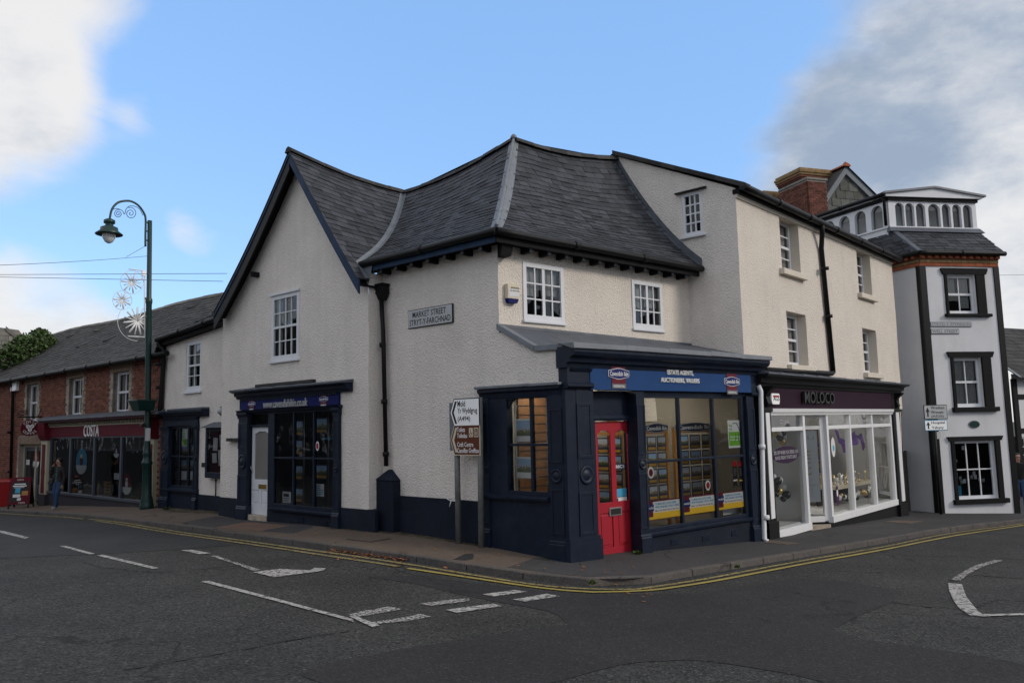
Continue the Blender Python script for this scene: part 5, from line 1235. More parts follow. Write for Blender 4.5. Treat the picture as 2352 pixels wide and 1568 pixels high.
for a in sm_: m.box(SH,a-.022,a+.022,sg[2],sg[3],-.06,-.005)
ed_=[sg[0],sm_[0]-.022,sm_[0]+.022,sm_[1]-.022,sm_[1]+.022,sg[1]]
for i in range(3): m.box(SH,ed_[2*i],ed_[2*i+1],smz-.02,smz+.02,-.05,-.007)
so_=m.build('display_window','navy',small,bevel=.004)
for i in range(3):
    for z0,z1 in ((sg[2],smz),(smz,sg[3])): MB().face([SH.w(ed_[2*i],z0,-.03),SH.w(ed_[2*i+1],z0,-.03),SH.w(ed_[2*i+1],z1,-.03),SH.w(ed_[2*i],z1,-.03)]).build('pane','glass',so_)
MB().prof(SH,hs[0],hs[1]+.02,[(-.05,sg[2]-.16),(.07,sg[2]-.16),(.09,sg[2]-.12),(.09,sg[2]-.09),(.0,sg[2]-.05),(-.05,sg[2]-.05)]).build('sill','navy',so_,bevel=.005)
room(small,[SH.w(hs[0],0,-.13),SH.w(hs[1],0,-.13),SH.w(hs[1],0,-1.6),SH.w(hs[0],0,-1.6)],.05,2.5,'shop_grey','shop_floor','shop_grey',skip=(0,))
o,b=sheet(SH,416,985,430,1025,-.06,'window_poster','small white and green poster in the small house shop window','poster','card_white'); MB().box(SH,b[0]+.01,b[1]-.01,b[2]+.03,b[2]+(b[3]-b[2])*.4,-.06,-.058).build('green_panel','card_green',o); para(SH,b,-.06,o,4,'card_green',.1,.7,.45,.95)
k=0
for x_ in (402,421,438):
    for y in (1030,1065,1090):
        b=SH.box(x_-7,y-9,x_+7,y+12,-.3); k+=1; o=tag(MB().box(SH,b[0],b[1],b[2],b[3],-.31,-.305).build('property_sheet','picture' if k%3 else 'card_white',None,base=SH.w(b[0],b[2],-.3)),'property sheet hung in the small house window, %s row, %s'%({1030:'upper',1065:'middle',1090:'lower'}[y],{402:'pane beside the brick',421:'centre pane',438:'pane beside the plaque'}[x_]),'property sheet','property sheets in the small house window')
# roof of the small house joins the long cafe roof; notice board, wall lamp, small plaque
b=SH.box(486,984,526,1090,.0); nb=thing('notice_board','navy glazed notice board with pinned sheets on the small house wall','notice board',SH.w(b[0],b[2],0))
b=(b[0],h1-.02,b[2],b[3]); m=MB(); m.box(SH,b[0],b[1],b[2],b[3],.0,.05); m.build('back_board','maroon_dark',nb)
m=MB()
for q_ in ((b[0]-.04,b[0]+.05,b[2]-.08,b[3]+.02),(b[1]-.02,b[1],b[2]-.08,b[3]+.02),(b[0]+.05,b[1]-.02,b[2]-.08,b[2]+.05),(b[0]+.05,b[1]-.02,b[3]-.06,b[3]+.02)): m.box(SH,*q_,.0,.13)
m.build('case','navy',nb,bevel=.006)
MB().hexa([SH.w(b[0]-.16,b[3]+.021,.0),SH.w(b[1],b[3]+.021,.0),SH.w(b[1],b[3]+.021,.24),SH.w(b[0]-.16,b[3]+.021,.24),SH.w(b[0]+.1,b[3]+.15,.0),SH.w(b[1],b[3]+.15,.0),SH.w(b[1],b[3]+.06,.20),SH.w(b[0]+.02,b[3]+.05,.20)]).build('roof','lead_dark',nb)
for (u,v,w_,h) in ((.25,.52,.2,.3),(.55,.60,.18,.28),(.22,.22,.2,.22),(.52,.15,.22,.36),(.8,.4,.15,.3)):
    x0=b[0]+.05+(b[1]-b[0]-.07)*u; z0=b[2]+.05+(b[3]-b[2]-.1)*v; s_=random.uniform(-.03,.03); MB().poly(SH,[(x0-w_/2+s_,z0),(x0+w_/2+s_,z0+s_),(x0+w_/2-s_,z0+h+s_),(x0-w_/2-s_,z0+h)],.05,.056).build('pinned_sheet','card_white',nb)
MB().face([SH.w(b[0]+.05,b[2]+.05,.11),SH.w(b[1]-.02,b[2]+.05,.11),SH.w(b[1]-.02,b[3]-.06,.11),SH.w(b[0]+.05,b[3]-.06,.11)]).build('pane','glass',nb)
MB().tube([SH.w(b[0]+.28,b[2]-.08,.02),SH.w(b[0]+.28,b[2]-.5,.02)],.014,6).build('conduit','dark_metal',nb)
a,z=SH.q(508,943,.04); o=thing('wall_lamp','round grey bulkhead lamp on the wall above the notice board','lamp',SH.w(a,z,0)); MB().lathe(SH.w(a,z,-.01),[(.11,0),(.11,.05),(.09,.08)],18,ax=SH.n).build('bezel','galvanised',o); MB().lathe(SH.w(a,z,.06),[(.085,0),(.07,.04),(.03,.06),(.001,.065)],16,ax=SH.n).build('diffuser','sign_grey',o)
b=SH.box(463,1062,472,1072,.02); MB().box(SH,b[0],b[1],b[2],b[3],.0,.025).build('wall_plaque','dark_metal',None,'small black plaque on the wall left of the notice board','plaque',bevel=.004)
# ================================================================== red brick cafe
CF_=L.off(.0); CA=CF_
cafe=thing('brick_cafe','long red brick cafe building with slate roof and maroon shopfront','building',L.w(-18,-.3,0))
k0=-34.0; k1=CA.q(380,900)[0]
ez=[CA.q(x_,y_,.12)[1] for x_,y_ in ((30,869),(200,842),(387,812))]; cez=sum(ez)/3
cws=[CA.box(*q_) for q_ in ((62,884,84,967),(159,870,186,953),(260,856,294,946))]
cdoor=CA.box(44,1020,97,1152); cdoor=(cdoor[0],cdoor[1],-.9,cdoor[3])
csf=(CA.q(97,1050,.05)[0],CA.q(357,1050,.05)[0],-.9,CA.q(200,978)[1])
holes=[(*c_,.16) for c_ in cws]+[(*cdoor,.2),(*csf,.15)]
wc=MB(); wall(wc,CA,[(k0,-1.6),(k1+.02,-1.6),(k1+.02,cez),(k0,cez)],holes,t=-.014,cell=1.5,amp=.0)
wc.face([CA.w(k1,-1,-.02),CA.w(k1,-1,-5),CA.w(k1,cez,-5),CA.w(k1,cez,-.02)])
cwall=wc.build('wall','mortar',cafe)
stone=[]
for c_ in cws: stone.append((c_[0]-.22,c_[1]+.22,c_[2]-.02,c_[3]+.30))
stone.append((cdoor[0]-.16,cdoor[1]+.02,-.9,cdoor[3]+.32))
bricks=[]; rg=random.Random(5); zc=-.75; r=0
aend=CA.q(-40,900)[0]
while zc+.07<cez-.02:
    x=aend-(.1175 if r%2 else 0); 
    while x<k1:
        hd=(r%4==3); w_=.108 if hd else .223
        x1=min(x+w_,k1); 
        if not any(h[0]-.02<(x+x1)/2<h[1]+.02 and h[2]-.03<zc+.035<h[3] for h in stone+[csf]) and x1-x>.04:
            j=rg.uniform(-.003,.004); bricks.append([CA.w(x,zc,-.05),CA.w(x1-.011,zc,-.05),CA.w(x1-.011,zc+.064,-.05),CA.w(x,zc+.064,-.05),CA.w(x,zc,j),CA.w(x1-.011,zc,j),CA.w(x1-.011,zc+.064,j),CA.w(x,zc+.064,j)])
        x+=w_+.002
    zc+=.075; r+=1
split_pieces(cwall,'brick','brick',bricks)
for c_ in cws:
    wd_=window(cafe,CA,c_[0],c_[1],c_[2],c_[3],-.13,2,2,fw=.07,bw=.03,rail=1,mat='white_paint',sill=(.04,.06,.10,'sign_cream'),back=[(.0,.3,0,1),(.75,1,0,1)])
    MB().box(CA,c_[0]-.20,c_[1]+.20,c_[3]+.003,c_[3]+.25,-.12,.006).build('lintel','stone',cafe,bevel=.008)
    z=c_[2]-.02; k=0
    while z<c_[3]-.02:
        h=min(rg.uniform(.14,.26),c_[3]+.002-z)
        for sd in (0,1):
            e=rg.uniform(.10,.21); x0,x1=(c_[0]-e,c_[0]-.0) if sd==0 else (c_[1],c_[1]+e); MB().box(CA,x0,x1,z,z+h-.012,-.13,.003+rg.uniform(0,.006)).build('quoin_stone','stone_pale',cafe,bevel=.01)
        z+=h
MB().box(CA,cdoor[0]-.16,cdoor[1]+.02,cdoor[3]+.002,cdoor[3]+.27,-.15,.01).build('door_lintel','stone',cafe,bevel=.01)
z=-.6
while z<cdoor[3]:
    h=rg.uniform(.2,.34); MB().box(CA,cdoor[0]-rg.uniform(.12,.17),cdoor[0]-.002,z,min(z+h-.012,cdoor[3]),-.15,.006).build('quoin_stone','stone_pale',cafe,bevel=.01); z+=h
# cafe doors
dmid=(cdoor[0]+cdoor[1])/2; m=MB(); dzb=CA.q(60,1150)[1]
for q_ in ((cdoor[0],cdoor[0]+.10),(dmid-.05,dmid+.05),(cdoor[1]-.06,cdoor[1])): m.box(CA,*q_,-.8,cdoor[3],-.22,-.14)
m.box(CA,cdoor[0]+.1,cdoor[1]-.06,cdoor[3]-.10,cdoor[3],-.22,-.145); m.build('door_frame','cream_paint',cafe,bevel=.004)
for q_ in ((cdoor[0]+.10,dmid-.05),(dmid+.05,cdoor[1]-.06)):
    d_=door(cafe,CA,q_[0],q_[1],dzb,cdoor[3]-.10,-.17,'grey_blue_frame',[(.14,.86,.30,.93)],[(.14,.86,.04,.24)],arch=False,name='cafe_door'); MB().tube([CA.w(dmid-.12,dzb+.9,-.12),CA.w(dmid-.12,dzb+1.3,-.12)],.014,6).build('handle','chrome',d_)
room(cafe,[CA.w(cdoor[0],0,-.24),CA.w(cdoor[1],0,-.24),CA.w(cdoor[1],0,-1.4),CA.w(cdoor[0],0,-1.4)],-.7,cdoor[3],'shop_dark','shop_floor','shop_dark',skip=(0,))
def oval_decal(fr,px,py,rx,ry,t,lab,c1,c2,c3,group=None):
    a,z=fr.q(px,py,t); a1,_=fr.q(px+rx,py,t); _,z1=fr.q(px,py-ry,t); ra,rz=abs(a1-a),abs(z1-z)
    o=thing('window_decal',lab,'decal',fr.w(a,z,t)); disc(MB(),fr,a,z,ra,rz,t-.003,t).build('oval',c1,o)
    MB().poly(fr,[(a+ra*.99*math.cos(math.pi+math.pi*k/14)*1,z-rz*.30+rz*.69*math.sin(math.pi+math.pi*k/14)) for k in range(15)],t,t+.002).build('snow',"card_white",o)
    disc(MB(),fr,a,z+rz*.05,ra*.30,rz*.38,t+.002,t+.004).build('figure_body',c2,o); disc(MB(),fr,a,z+rz*.42,ra*.20,rz*.13,t+.004,t+.006).build('figure_head','card_white',o); MB().box(fr,a-ra*.25,a+ra*.25,z+rz*.24,z+rz*.32,t+.004,t+.006).build('scarf',c3,o)
    return o
oval_decal(CA,83.5,1053,7,21,-.165,'tall oval winter decal on the cafe door glass','maroon','card_white','card_orange')
# cafe shopfront
sz1=csf[3]; p_l=(csf[0],CA.q(111,1050,.05)[0]); p_r=(CA.q(344,1050,.05)[0],csf[1]); fz_1=(CA.q(107,981,.06)[1]+CA.q(333,972,.06)[1])/2; fz_0=(CA.q(108,1004,.06)[1]+CA.q(333,999,.06)[1])/2
cc0=CA.q(88,967,.25); cc1=CA.q(359,952,.25); ccz=(cc0[1]+cc1[1])/2
cn=MB().prof(CA,cc0[0],cc1[0],[(-.05,fz_1+.14),(.08,fz_1+.14),(.12,fz_1+.18),(.20,fz_1+.20),(.25,ccz-.06),(.25,ccz),(-.05,ccz)]).build('cornice','maroon_dark',cafe,bevel=.005)
x=cc0[0]
while x<cc1[0]:
    x1=min(x+rg.uniform(.55,.8),cc1[0]+.03); j=rg.uniform(-.01,.015); MB().hexa([CA.w(x,ccz,-.03),CA.w(x1,ccz,-.03),CA.w(x1,ccz+.001,.28),CA.w(x,ccz+.001,.28),CA.w(x,ccz+.17+j,-.03),CA.w(x1,ccz+.16,-.03),CA.w(x1,ccz+.03,.28),CA.w(x,ccz+.035+j,.28)]).build('lead_sheet','lead_dark',cn,bevel=.01); x=x1-.003
m=MB().box(CA,p_l[0]+.2,p_r[1],fz_1+.03,fz_1+.14,-.05,.04).build('dentil_back','maroon_dark',cafe)
m=MB(); a=p_l[1]
while a<p_r[0]: m.box(CA,a,a+.05,fz_1+.045,fz_1+.13,.04,.10); a+=.17
m.build('dentil_course','cream_paint',cafe)
MB().box(CA,p_l[0]+.1,p_r[1]-.02,fz_1,fz_1+.03,-.05,.07).build('fascia_rail','cream_paint',cafe)
fbc=MB().box(CA,p_l[0]+.1,p_r[0]+.05,fz_0,fz_1,-.05,.05).build('fascia_board','maroon',cafe)
b=CA.box(193,980,227,998,.06); text('COSTA',CA,b[0],b[1],(b[2]+b[3])/2,.34,.052,'text_white',fbc,.02,bold=0)
for pa in (p_l,p_r):
    o=MB().box(CA,pa[0],pa[1],-.9,fz_0+.02,-.1,.10).build('pilaster','cream_paint',cafe,bevel=.006)
    w_=pa[1]-pa[0]; zz=CA.q(104,1020,.1)[1]
    for q0,q1 in ((.55,1.15),(1.35,zz+.45)): MB().box(CA,pa[0]+w_*.25,pa[1]-w_*.25,q0-.4,q1-.45,.10,.115).build('panel','maroon',o,bevel=.02)
    disc(MB(),CA,(pa[0]+pa[1])/2,.83,w_*.28,w_*.4,.10,.118,16).build('roundel','maroon',o)
    MB().prof(CA,pa[0]-.02,pa[1]+.02,[(-.05,fz_0-.1),(.13,fz_0-.1),(.20,fz_0+.05),(.22,fz_1),(.22,fz_1+.14),(-.05,fz_1+.14)]).build('console','maroon',o,bevel=.01)
    MB().box(CA,pa[0]-.03,pa[1]+.03,-.95,CA.q(104,1128,.1)[1]-.1,-.05,.13).build('pilaster_base','riser_grey',o)
cw=(p_l[1],p_r[0],(CA.q(110,1127)[1]+CA.q(325,1148)[1])/2,fz_0)
cms=[CA.q(x_,1060)[0] for x_ in (161,216,278)]
m=MB(); m.box(CA,cw[0],cw[1],cw[2]-.07,cw[2],-.1,.07); m.box(CA,cw[0],cw[0]+.07,cw[2],cw[3],-.1,.02); m.box(CA,cw[1]-.06,cw[1],cw[2],cw[3],-.1,.02); m.box(CA,cw[0]+.07,cw[1]-.06,cw[3]-.05,cw[3],-.1,.02)
for a in cms: m.box(CA,a-.05,a+.05,cw[2],cw[3]-.05,-.1,.02)
cwo=m.build('display_window','grey_blue_frame',cafe,bevel=.004); xs=[cw[0]+.07]+cms+[cw[1]-.06]
for i in range(4): MB().face([CA.w(xs[i],cw[2],-.03),CA.w(xs[i+1],cw[2],-.03),CA.w(xs[i+1],cw[3]-.05,-.03),CA.w(xs[i],cw[3]-.05,-.03)]).build('pane','glass',cwo)
MB().box(CA,cw[0],cw[1],-.9,cw[2]-.07,-.1,.03).build('stall_riser','riser_grey',cafe)
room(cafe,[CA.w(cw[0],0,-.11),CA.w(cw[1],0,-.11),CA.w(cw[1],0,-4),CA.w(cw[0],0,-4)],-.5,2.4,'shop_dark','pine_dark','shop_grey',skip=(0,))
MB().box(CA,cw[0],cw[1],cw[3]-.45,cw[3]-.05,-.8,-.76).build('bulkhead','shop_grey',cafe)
for x_,h in ((235,.0),(262,.05),(295,.0)):
    a,z=CA.q(x_,1120,-1.6); o=thing('cafe_chair','wooden slat-back chair inside the cafe, near %s'%{235:'the second mullion',262:'the third mullion',295:'the end pane'}[x_],'chair',CA.w(a,-.48,-1.6),'cafe chairs')
    for dx in (-.2,.2):
        for dt in (-.2,.2): MB().box(CA,a+dx-.02,a+dx+.02,-.5,.0 if dt<0 else .48,-1.6+dt-.02,-1.6+dt+.02).build('leg','pine',o)
    MB().box(CA,a-.22,a+.22,-.05,-.01,-1.82,-1.38).build('seat','pine',o)
    for k in range(4): MB().box(CA,a-.2,a+.2,.10+k*.1,.16+k*.1,-1.41,-1.39).build('back_slat','pine',o)
oval_decal(CA,187,1059,12.5,30,-.045,'large blue oval winter decal on the second cafe pane','sky_blue_card','maroon','card_yellow')
oval_decal(CA,267.5,1037,6.3,13.8,-.045,'small purple oval winter decal high in the third cafe pane','purple_card','card_white','card_orange')
oval_decal(CA,291,1110.5,11,25,-.045,'maroon oval winter decal low in the end cafe pane','maroon','card_white','card_orange')
o,b=sheet(CA,262,1086,273,1101,-.045,'paper_notice','plain white paper notice on the third cafe pane','notice','card_white'); para(CA,b,-.045,o,4,'text_grey')
o,b=sheet(CA,60.5,1055,67.5,1067,-.165,'paper_notice','plain white paper notice on the cafe door','notice','card_white'); para(CA,b,-.165,o,3,'text_grey')
# cafe roof with the small house under the same slope
RT=.22; rdep=-3.1
rz0=cez+.02; ra0,rz1=CA.q(117,771,rdep); ra1,rz2=CA.q(490,681,rdep)
def zrt(a):
    u=(a-ra0)/(ra1-ra0); return rz1+(rz2-rz1)*u+.05*math.sin(u*9)
ae1=CA.q(386,812,RT)[0]
_s0=SH.q(372,777,RT); _s1=SH.q(508,727,RT)
def zsm(a): return _s0[1]+(_s1[1]-_s0[1])*(a-_s0[0])/(_s1[0]-_s0[0])
def zre(a):
    """eave line: level over the brick, swept up over the small house"""
    if a<=h0-.06: return rz0
    if a>h0-.06: return zsm(a)+.05
    return min(zgl+.12, rz0+(L.q(372,776,RT)[1]-rz0)+ (a-ae1)*.22) if False else rz0+max(0,(L.q(440,745,RT)[1]-rz0))*min(1,(a-ae1)/ .6)
def CS(a,v): z0=zre(a); return CA.w(a,z0+(zrt(a)-z0)*v-.06*math.sin(math.pi*v),RT+(rdep-RT)*v)
c_sL=lambda v:(CA.q(-95,868,RT)[0])*(1-v)+ra0*v
c_sR=lambda v:gx0+.25
crm=deck(CS,c_sL,c_sR,40,10); crf=crm.build('roof','slate_brown',cafe)
split_pieces(crf,'slate','slate_brown',slates(CS,c_sL,c_sR,21,.30,seed=12))
ridge(crf,[CS(ra0+(gx0+.2-ra0)*k/20,1)+Vector((0,0,.02)) for k in range(21)],.09,'stone_grey')
bk=MB().face([CA.w(ra0,zrt(ra0),rdep),CA.w(gx0,zrt(gx0),rdep),CA.w(gx0,2,-7),CA.w(ra0,2,-7)]).build('roof_back','slate_brown',cafe)
for x_,y_ in ((20,830),(62,802),(117,789),(155,777),(178,800),(218,765),(240,787),(302,755),(434,711)):
    best=None
    for k in range(60):
        v=k/60
        a,z=CA.q(x_,y_,RT+(rdep-RT)*v); d=abs(CS(a,v).z-z)
        if best is None or d<best[0]: best=(d,a,v)
    p=CS(best[1],best[2]); MB().hexa([p+CA.e*-.16+Vector((0,0,.03)),p+CA.e*.16+Vector((0,0,.03)),p+CA.e*.16-CA.n*.3+Vector((0,0,.2)),p-CA.e*.16-CA.n*.3+Vector((0,0,.2)),p-CA.e*.16+Vector((0,0,.09)),p+CA.e*.16+Vector((0,0,.09)),p+CA.e*.16-CA.n*.3+Vector((0,0,.25)),p-CA.e*.16-CA.n*.3+Vector((0,0,.25))]).build('roof_vent','slate_brown',cafe)
gutter(cafe,CA.w(-33,cez-.04,RT+.02),CA.w(ae1-.02,cez-.04,RT+.02),.07,n=20)
zq=L.q(440,748,RT)[1]
gutter(small,SH.w(h0-.05,zsm(h0),RT),SH.w(h1+.1,zsm(h1),RT),.065)
MB().hexa([SH.w(h0,zsm(h0)-.16,-.02),SH.w(h1,zsm(h1)-.16,-.02),SH.w(h1,zsm(h1)-.16,RT-.05),SH.w(h0,zsm(h0)-.16,RT-.05),SH.w(h0,zsm(h0)+.02,-.02),SH.w(h1,zsm(h1)+.02,-.02),SH.w(h1,zsm(h1)+.02,RT-.05),SH.w(h0,zsm(h0)+.02,RT-.05)]).build('eaves_board','black_matt',small)
q0=CA.q(386,822,.1); q1=CA.q(372,960,.1)
downpipe(small,[SH.w(h0+.02,zsm(h0)-.03,RT),SH.w(h0+.02,zsm(h0)-.15,RT-.03),SH.w(h0+.12,zsm(h0)-.24,.12),SH.w(h0+.08,zsm(h0)-.5,.09),SH.w(h0-.03,q1[1]+.3,.09),SH.w(h0-.06,q1[1],.09)],.06,bands=(.3,.6))
q0=CA.q(29,878,.1); q1=CA.q(25,1092,.1); downpipe(cafe,[CA.w(q0[0],cez-.05,RT),CA.w(q0[0],cez-.3,.08),CA.w(q1[0],-.6,.08)],.05,bands=(.4,.7))
b=CA.box(26,877,37,897,.1); MB().box(CA,b[0],b[1],b[2],b[3],.0,.12).build('alarm_box','sign_white',None,'small white alarm box on the brick under the cafe gutter','alarm box',bevel=.02)
# hanging cafe sign, projecting from the wall
wa,wz=CA.q(92,957,.05); HS=Fr(CA.w(wa,0,0),e=-CA.n)         # faces along the street
HS=Fr(CA.w(wa,0,0),e=Vector((-CA.n.x,-CA.n.y,0)))
s0=HS.q(40,957)[0]; dz_=HS.q(68,982); rr=abs(HS.q(68,963)[1]-dz_[1])
hs_=thing('hanging_sign','round maroon hanging sign with white lettering and bean emblem on black bracket','hanging sign',CA.w(wa,wz,0))
MB().tube([HS.w(.02,wz,0),HS.w(s0,wz,0)],.022,8).build('bracket','black_paint',hs_)
MB().tube([HS.w(s0*.15,wz,0),HS.w(s0*.02,wz+.28,0)],.012,6).build('scroll','black_paint',hs_); MB().tube([HS.w(s0*.80+.16*math.cos(k*.5)*(1-k/26),wz+.12+.10*math.sin(k*.5)*(1-k/26),0) for k in range(20)],.012,5).build('scroll','black_paint',hs_)
MB().tube([HS.w(dz_[0],wz,0),HS.w(dz_[0],dz_[1]+rr*.95,0)],.01,6).build('hanger','black_paint',hs_)
dd=disc(MB(),HS,dz_[0],dz_[1],rr,rr,-.03,.03,36).build('disc','maroon',hs_)
def ring_text(s_,fr,a,z,r,h,top,t,par,span):
    n=len(s_)
    for i,ch in enumerate(s_):
        an=(math.pi/2+span/2-span*(i)/(n-1)) if top else (-math.pi/2-span/2+span*i/(n-1))
        cu=bpy.data.curves.new('t','FONT'); cu.body=ch; cu.size=h*1.4; cu.extrude=.004; cu.align_x='CENTER'; cu.align_y='CENTER'; ob=bpy.data.objects.new('t',cu); me=bpy.data.meshes.new_from_object(ob); bpy.data.objects.remove(ob)
        ro=an-math.pi/2 if top else an+math.pi/2
        for v in me.vertices:
            x_,y_=v.co.x*math.cos(ro)-v.co.y*math.sin(ro),v.co.x*math.sin(ro)+v.co.y*math.cos(ro); p=fr.w(a+r*math.cos(an)+x_,z+r*math.sin(an)+y_,t+v.co.z); v.co=p-BASE[par.name]
        me.materials.clear(); me.materials.append(MT['text_white']); link('letter',me,par,BASE[par.name])
ring_text('COSTA',HS,dz_[0],dz_[1],rr*.74,rr*.30,True,.034,dd,1.7); ring_text('COFFEE',HS,dz_[0],dz_[1],rr*.74,rr*.30,False,.034,dd,1.9)
for (dx,dy,an) in ((-.2,.14,.5),(.22,.16,-.6),(.0,-.2,.0)):
    pts=[]; 
    for k in range(18):
        th=2*math.pi*k/18; x_,y_=rr*.22*math.cos(th),rr*.30*math.sin(th); pts.append((dz_[0]+rr*dx+x_*math.cos(an)-y_*math.sin(an),dz_[1]+rr*dy+x_*math.sin(an)+y_*math.cos(an)))
    MB().poly(HS,pts,.03,.036).build('bean','text_white',dd); MB().tube([HS.w(dz_[0]+rr*dx-rr*.25*math.sin(an)*u*-1*-1,dz_[1]+rr*dy+rr*.25*math.cos(an)*u,.036) for u in (-1,0,1)],rr*.025,5).build('bean_line','maroon',dd)
# ================================================================== three-storey house
three=thing('three_storey_house','tall cream roughcast house with sash windows above the purple shopfront','building',T.w(4,0,0))
ez3=(T.q(1695,432)[1]+T.q(2050,595)[1])/2; tw=T.q(2058,740)[0]
B3=lambda x0,y0,x1,y1:T.box(x0,y0,x1,y1)
tws=[B3(1788,493,1834.5,630),B3(1966,570,1998,680),B3(1805.5,713,1849,841),B3(1980,753,2009,857)]
wwid=1.02
tws=[(w_[0],w_[0]+wwid,w_[2],w_[3]) for w_ in tws]
zz=[(tws[0][2]+tws[1][2])/2,(tws[0][3]+tws[1][3])/2,(tws[2][2]+tws[3][2])/2,(tws[2][3]+tws[3][3])/2]
tws=[(tws[0][0],tws[0][1],zz[0],zz[1]),(tws[1][0],tws[1][1],zz[0],zz[1]),(tws[2][0],tws[2][1],zz[2],zz[3]),(tws[3][0],tws[3][1],zz[2],zz[3])]
wt=MB(); wall(wt,T,[(0,2.2),(tw,2.2),(tw,ez3),(0,ez3)],[(*w_,.24) for w_ in tws],seed=11,rmi=1)
wt.build('front_wall',['roughcast_cream_lit','render_cream'],three)
sap=S.q(1412,354); spa=-2.78*1.0
spa=sap[0]; spz=sap[1]; back=spa*2
sw_=S.box(1566,448,1616,536); 
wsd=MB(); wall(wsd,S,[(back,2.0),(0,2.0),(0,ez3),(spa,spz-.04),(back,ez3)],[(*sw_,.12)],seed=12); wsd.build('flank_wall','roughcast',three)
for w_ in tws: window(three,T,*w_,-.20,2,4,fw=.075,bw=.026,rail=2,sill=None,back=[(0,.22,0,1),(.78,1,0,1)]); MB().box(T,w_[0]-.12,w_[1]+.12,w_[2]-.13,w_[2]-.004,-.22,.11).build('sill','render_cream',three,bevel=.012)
window(three,S,*sw_,.005,3,4,fw=.06,bw=.03,sill=(.06,.05,.06,'white_paint')); MB().hexa([S.w(sw_[0]-.12,sw_[3]+.02,0),S.w(sw_[1]+.12,sw_[3]+.02,0),S.w(sw_[1]+.12,sw_[3]+.02,.10),S.w(sw_[0]-.12,sw_[3]+.02,.10),S.w(sw_[0]-.12,sw_[3]+.06,0),S.w(sw_[1]+.12,sw_[3]+.06,0),S.w(sw_[1]+.12,sw_[3]+.04,.10),S.w(sw_[0]-.12,sw_[3]+.04,.10)]).build('drip_slate','slate_brown',three)
# roof: front and back slope with slate verge over the flank
rt_=T.w(0,0,0); ro=.22
def T3(s,v): return T.w(s,ez3-.02+(spz+.03-ez3)*v,.25+(spa*1.0-.25)*v)
def T3b(s,v): return T.w(s,ez3-.02+(spz+.03-ez3)*v,2*spa-.25+(-spa+.25)*v)
td=deck(T3,lambda v:-.07,lambda v:tw+.1,4,3); t2_=deck(T3b,lambda v:-.07,lambda v:tw+.1,4,3); o_=len(td.v); td.v+=t2_.v; td.f+=[[i+o_ for i in f] for f in t2_.f]; td.m+=t2_.m; td.sm+=t2_.sm
tr3=td.build('roof','slate_brown',three)
split_pieces(tr3,'slate','slate_brown',slates(T3,lambda v:-.09,lambda v:tw+.1,12,.3,seed=21),60)
vg=MB(); 
for i in range(10):
    v0,v1=i/10,(i+1)/10; A,B=T3(-.10,v0),T3(-.10,v1); j=Vector((0,0,.008*noise.noise(A*3))); u=Vector((0,0,.055))+j; e_=T.e*.25; vg.hexa([A-u*.7,B-u*.7,B-u*.7+e_,A-u*.7+e_,A+u,B+u,B+u+e_,A+u+e_])
vg.build('verge','slate_brown',three)
MB().box(T,-.02,tw+.02,ez3-.12,ez3-.03,-.05,.10).build('eaves_course','black_matt',three); MB().box(T,.0,tw,ez3-.20,ez3-.121,-.05,.035).build('eaves_band','render_cream',three)
gutter(three,T.w(-.10,ez3-.03,.20),T.w(tw+.12,ez3-.07,.20),.075,n=16)
q0=T.q(1889,560,.1); q1=T.q(1915,856,.08); q2=T.q(1759,849,.10)
downpipe(three,[T.w(T.q(1888,520,.2)[0],ez3-.06,.2),T.w(T.q(1888,530,.15)[0],ez3-.25,.15),T.w(q0[0],q0[1]-.1,.07),T.w(q1[0],q1[1],.07)],.055,bands=(.30,.62))
MB().tube([T.w(q1[0],q1[1]+.02,.07),T.w(q1[0]-.1,q1[1]-.02,.07),T.w(q2[0],q2[1],.09)],.055,8).build('branch_pipe','black_paint',three)
MB().face([T.w(tw,2,0),T.w(tw,ez3,0),T.w(tw,ez3,2*spa),T.w(tw,2,2*spa)]).build('end_wall','roughcast_cream_lit',three); MB().face([T.w(0,2,2*spa),T.w(tw,2,2*spa),T.w(tw,ez3,2*spa),T.w(0,ez3,2*spa)]).build('back_wall','roughcast_cream_lit',three)
# ---- purple shopfront below
pur=three
K3=lambda x,y:(1665.2+x*.29296,803.9+y*.29296)
def pq(x,y,t=0): return P.q(*K3(x,y),t)
ca0=pq(325,160,.3)[0]; ca1=pq(1445,270,.3)[0]; pcz=(pq(330,165,.3)[1]+pq(1445,272,.3)[1])/2
pf1=(pq(400,275,.06)[1]+pq(1330,345,.06)[1])/2; pf0=(pq(400,455,.06)[1]+pq(1330,463,.06)[1])/2; wl0=(pq(400,512,.06)[1]+pq(1320,500,.06)[1])/2
pc_=MB().prof(P,ca0+.05,ca1,[(-.3,pf1-.01),(.08,pf1-.01),(.10,pf1+.05),(.15,pf1+.06),(.17,pf1+.14),(.24,pf1+.17),(.30,pcz-.06),(.31,pcz-.02),(-.3,pcz+.05)]).build('shop_cornice','black_paint',three,bevel=.006)
x=ca0+.05
while x<ca1:
    x1=min(x+random.uniform(.5,.9),ca1+.03); j=random.uniform(-.01,.02); MB().hexa([P.w(x,pcz-.025,-.2),P.w(x1,pcz-.025,-.2),P.w(x1,pcz-.03,.325),P.w(x,pcz-.03,.325),P.w(x,pcz+.09+j,-.2),P.w(x1,pcz+.085,-.2),P.w(x1,pcz+.0,.325),P.w(x,pcz+.006+j,.325)]).build('lead_sheet','lead_dark',pc_,bevel=.01); x=x1
pl0=pq(300,700,.05)[0]; plb=pq(388,900,.05)[0]; pr0=pq(1335,800,.05)[0]; pr1=pq(1400,900,.05)[0]
pfb=MB().box(P,plb-.1,pr1-.05,pf0,pf1,-.1,.05).build('fascia_board','purple',three)
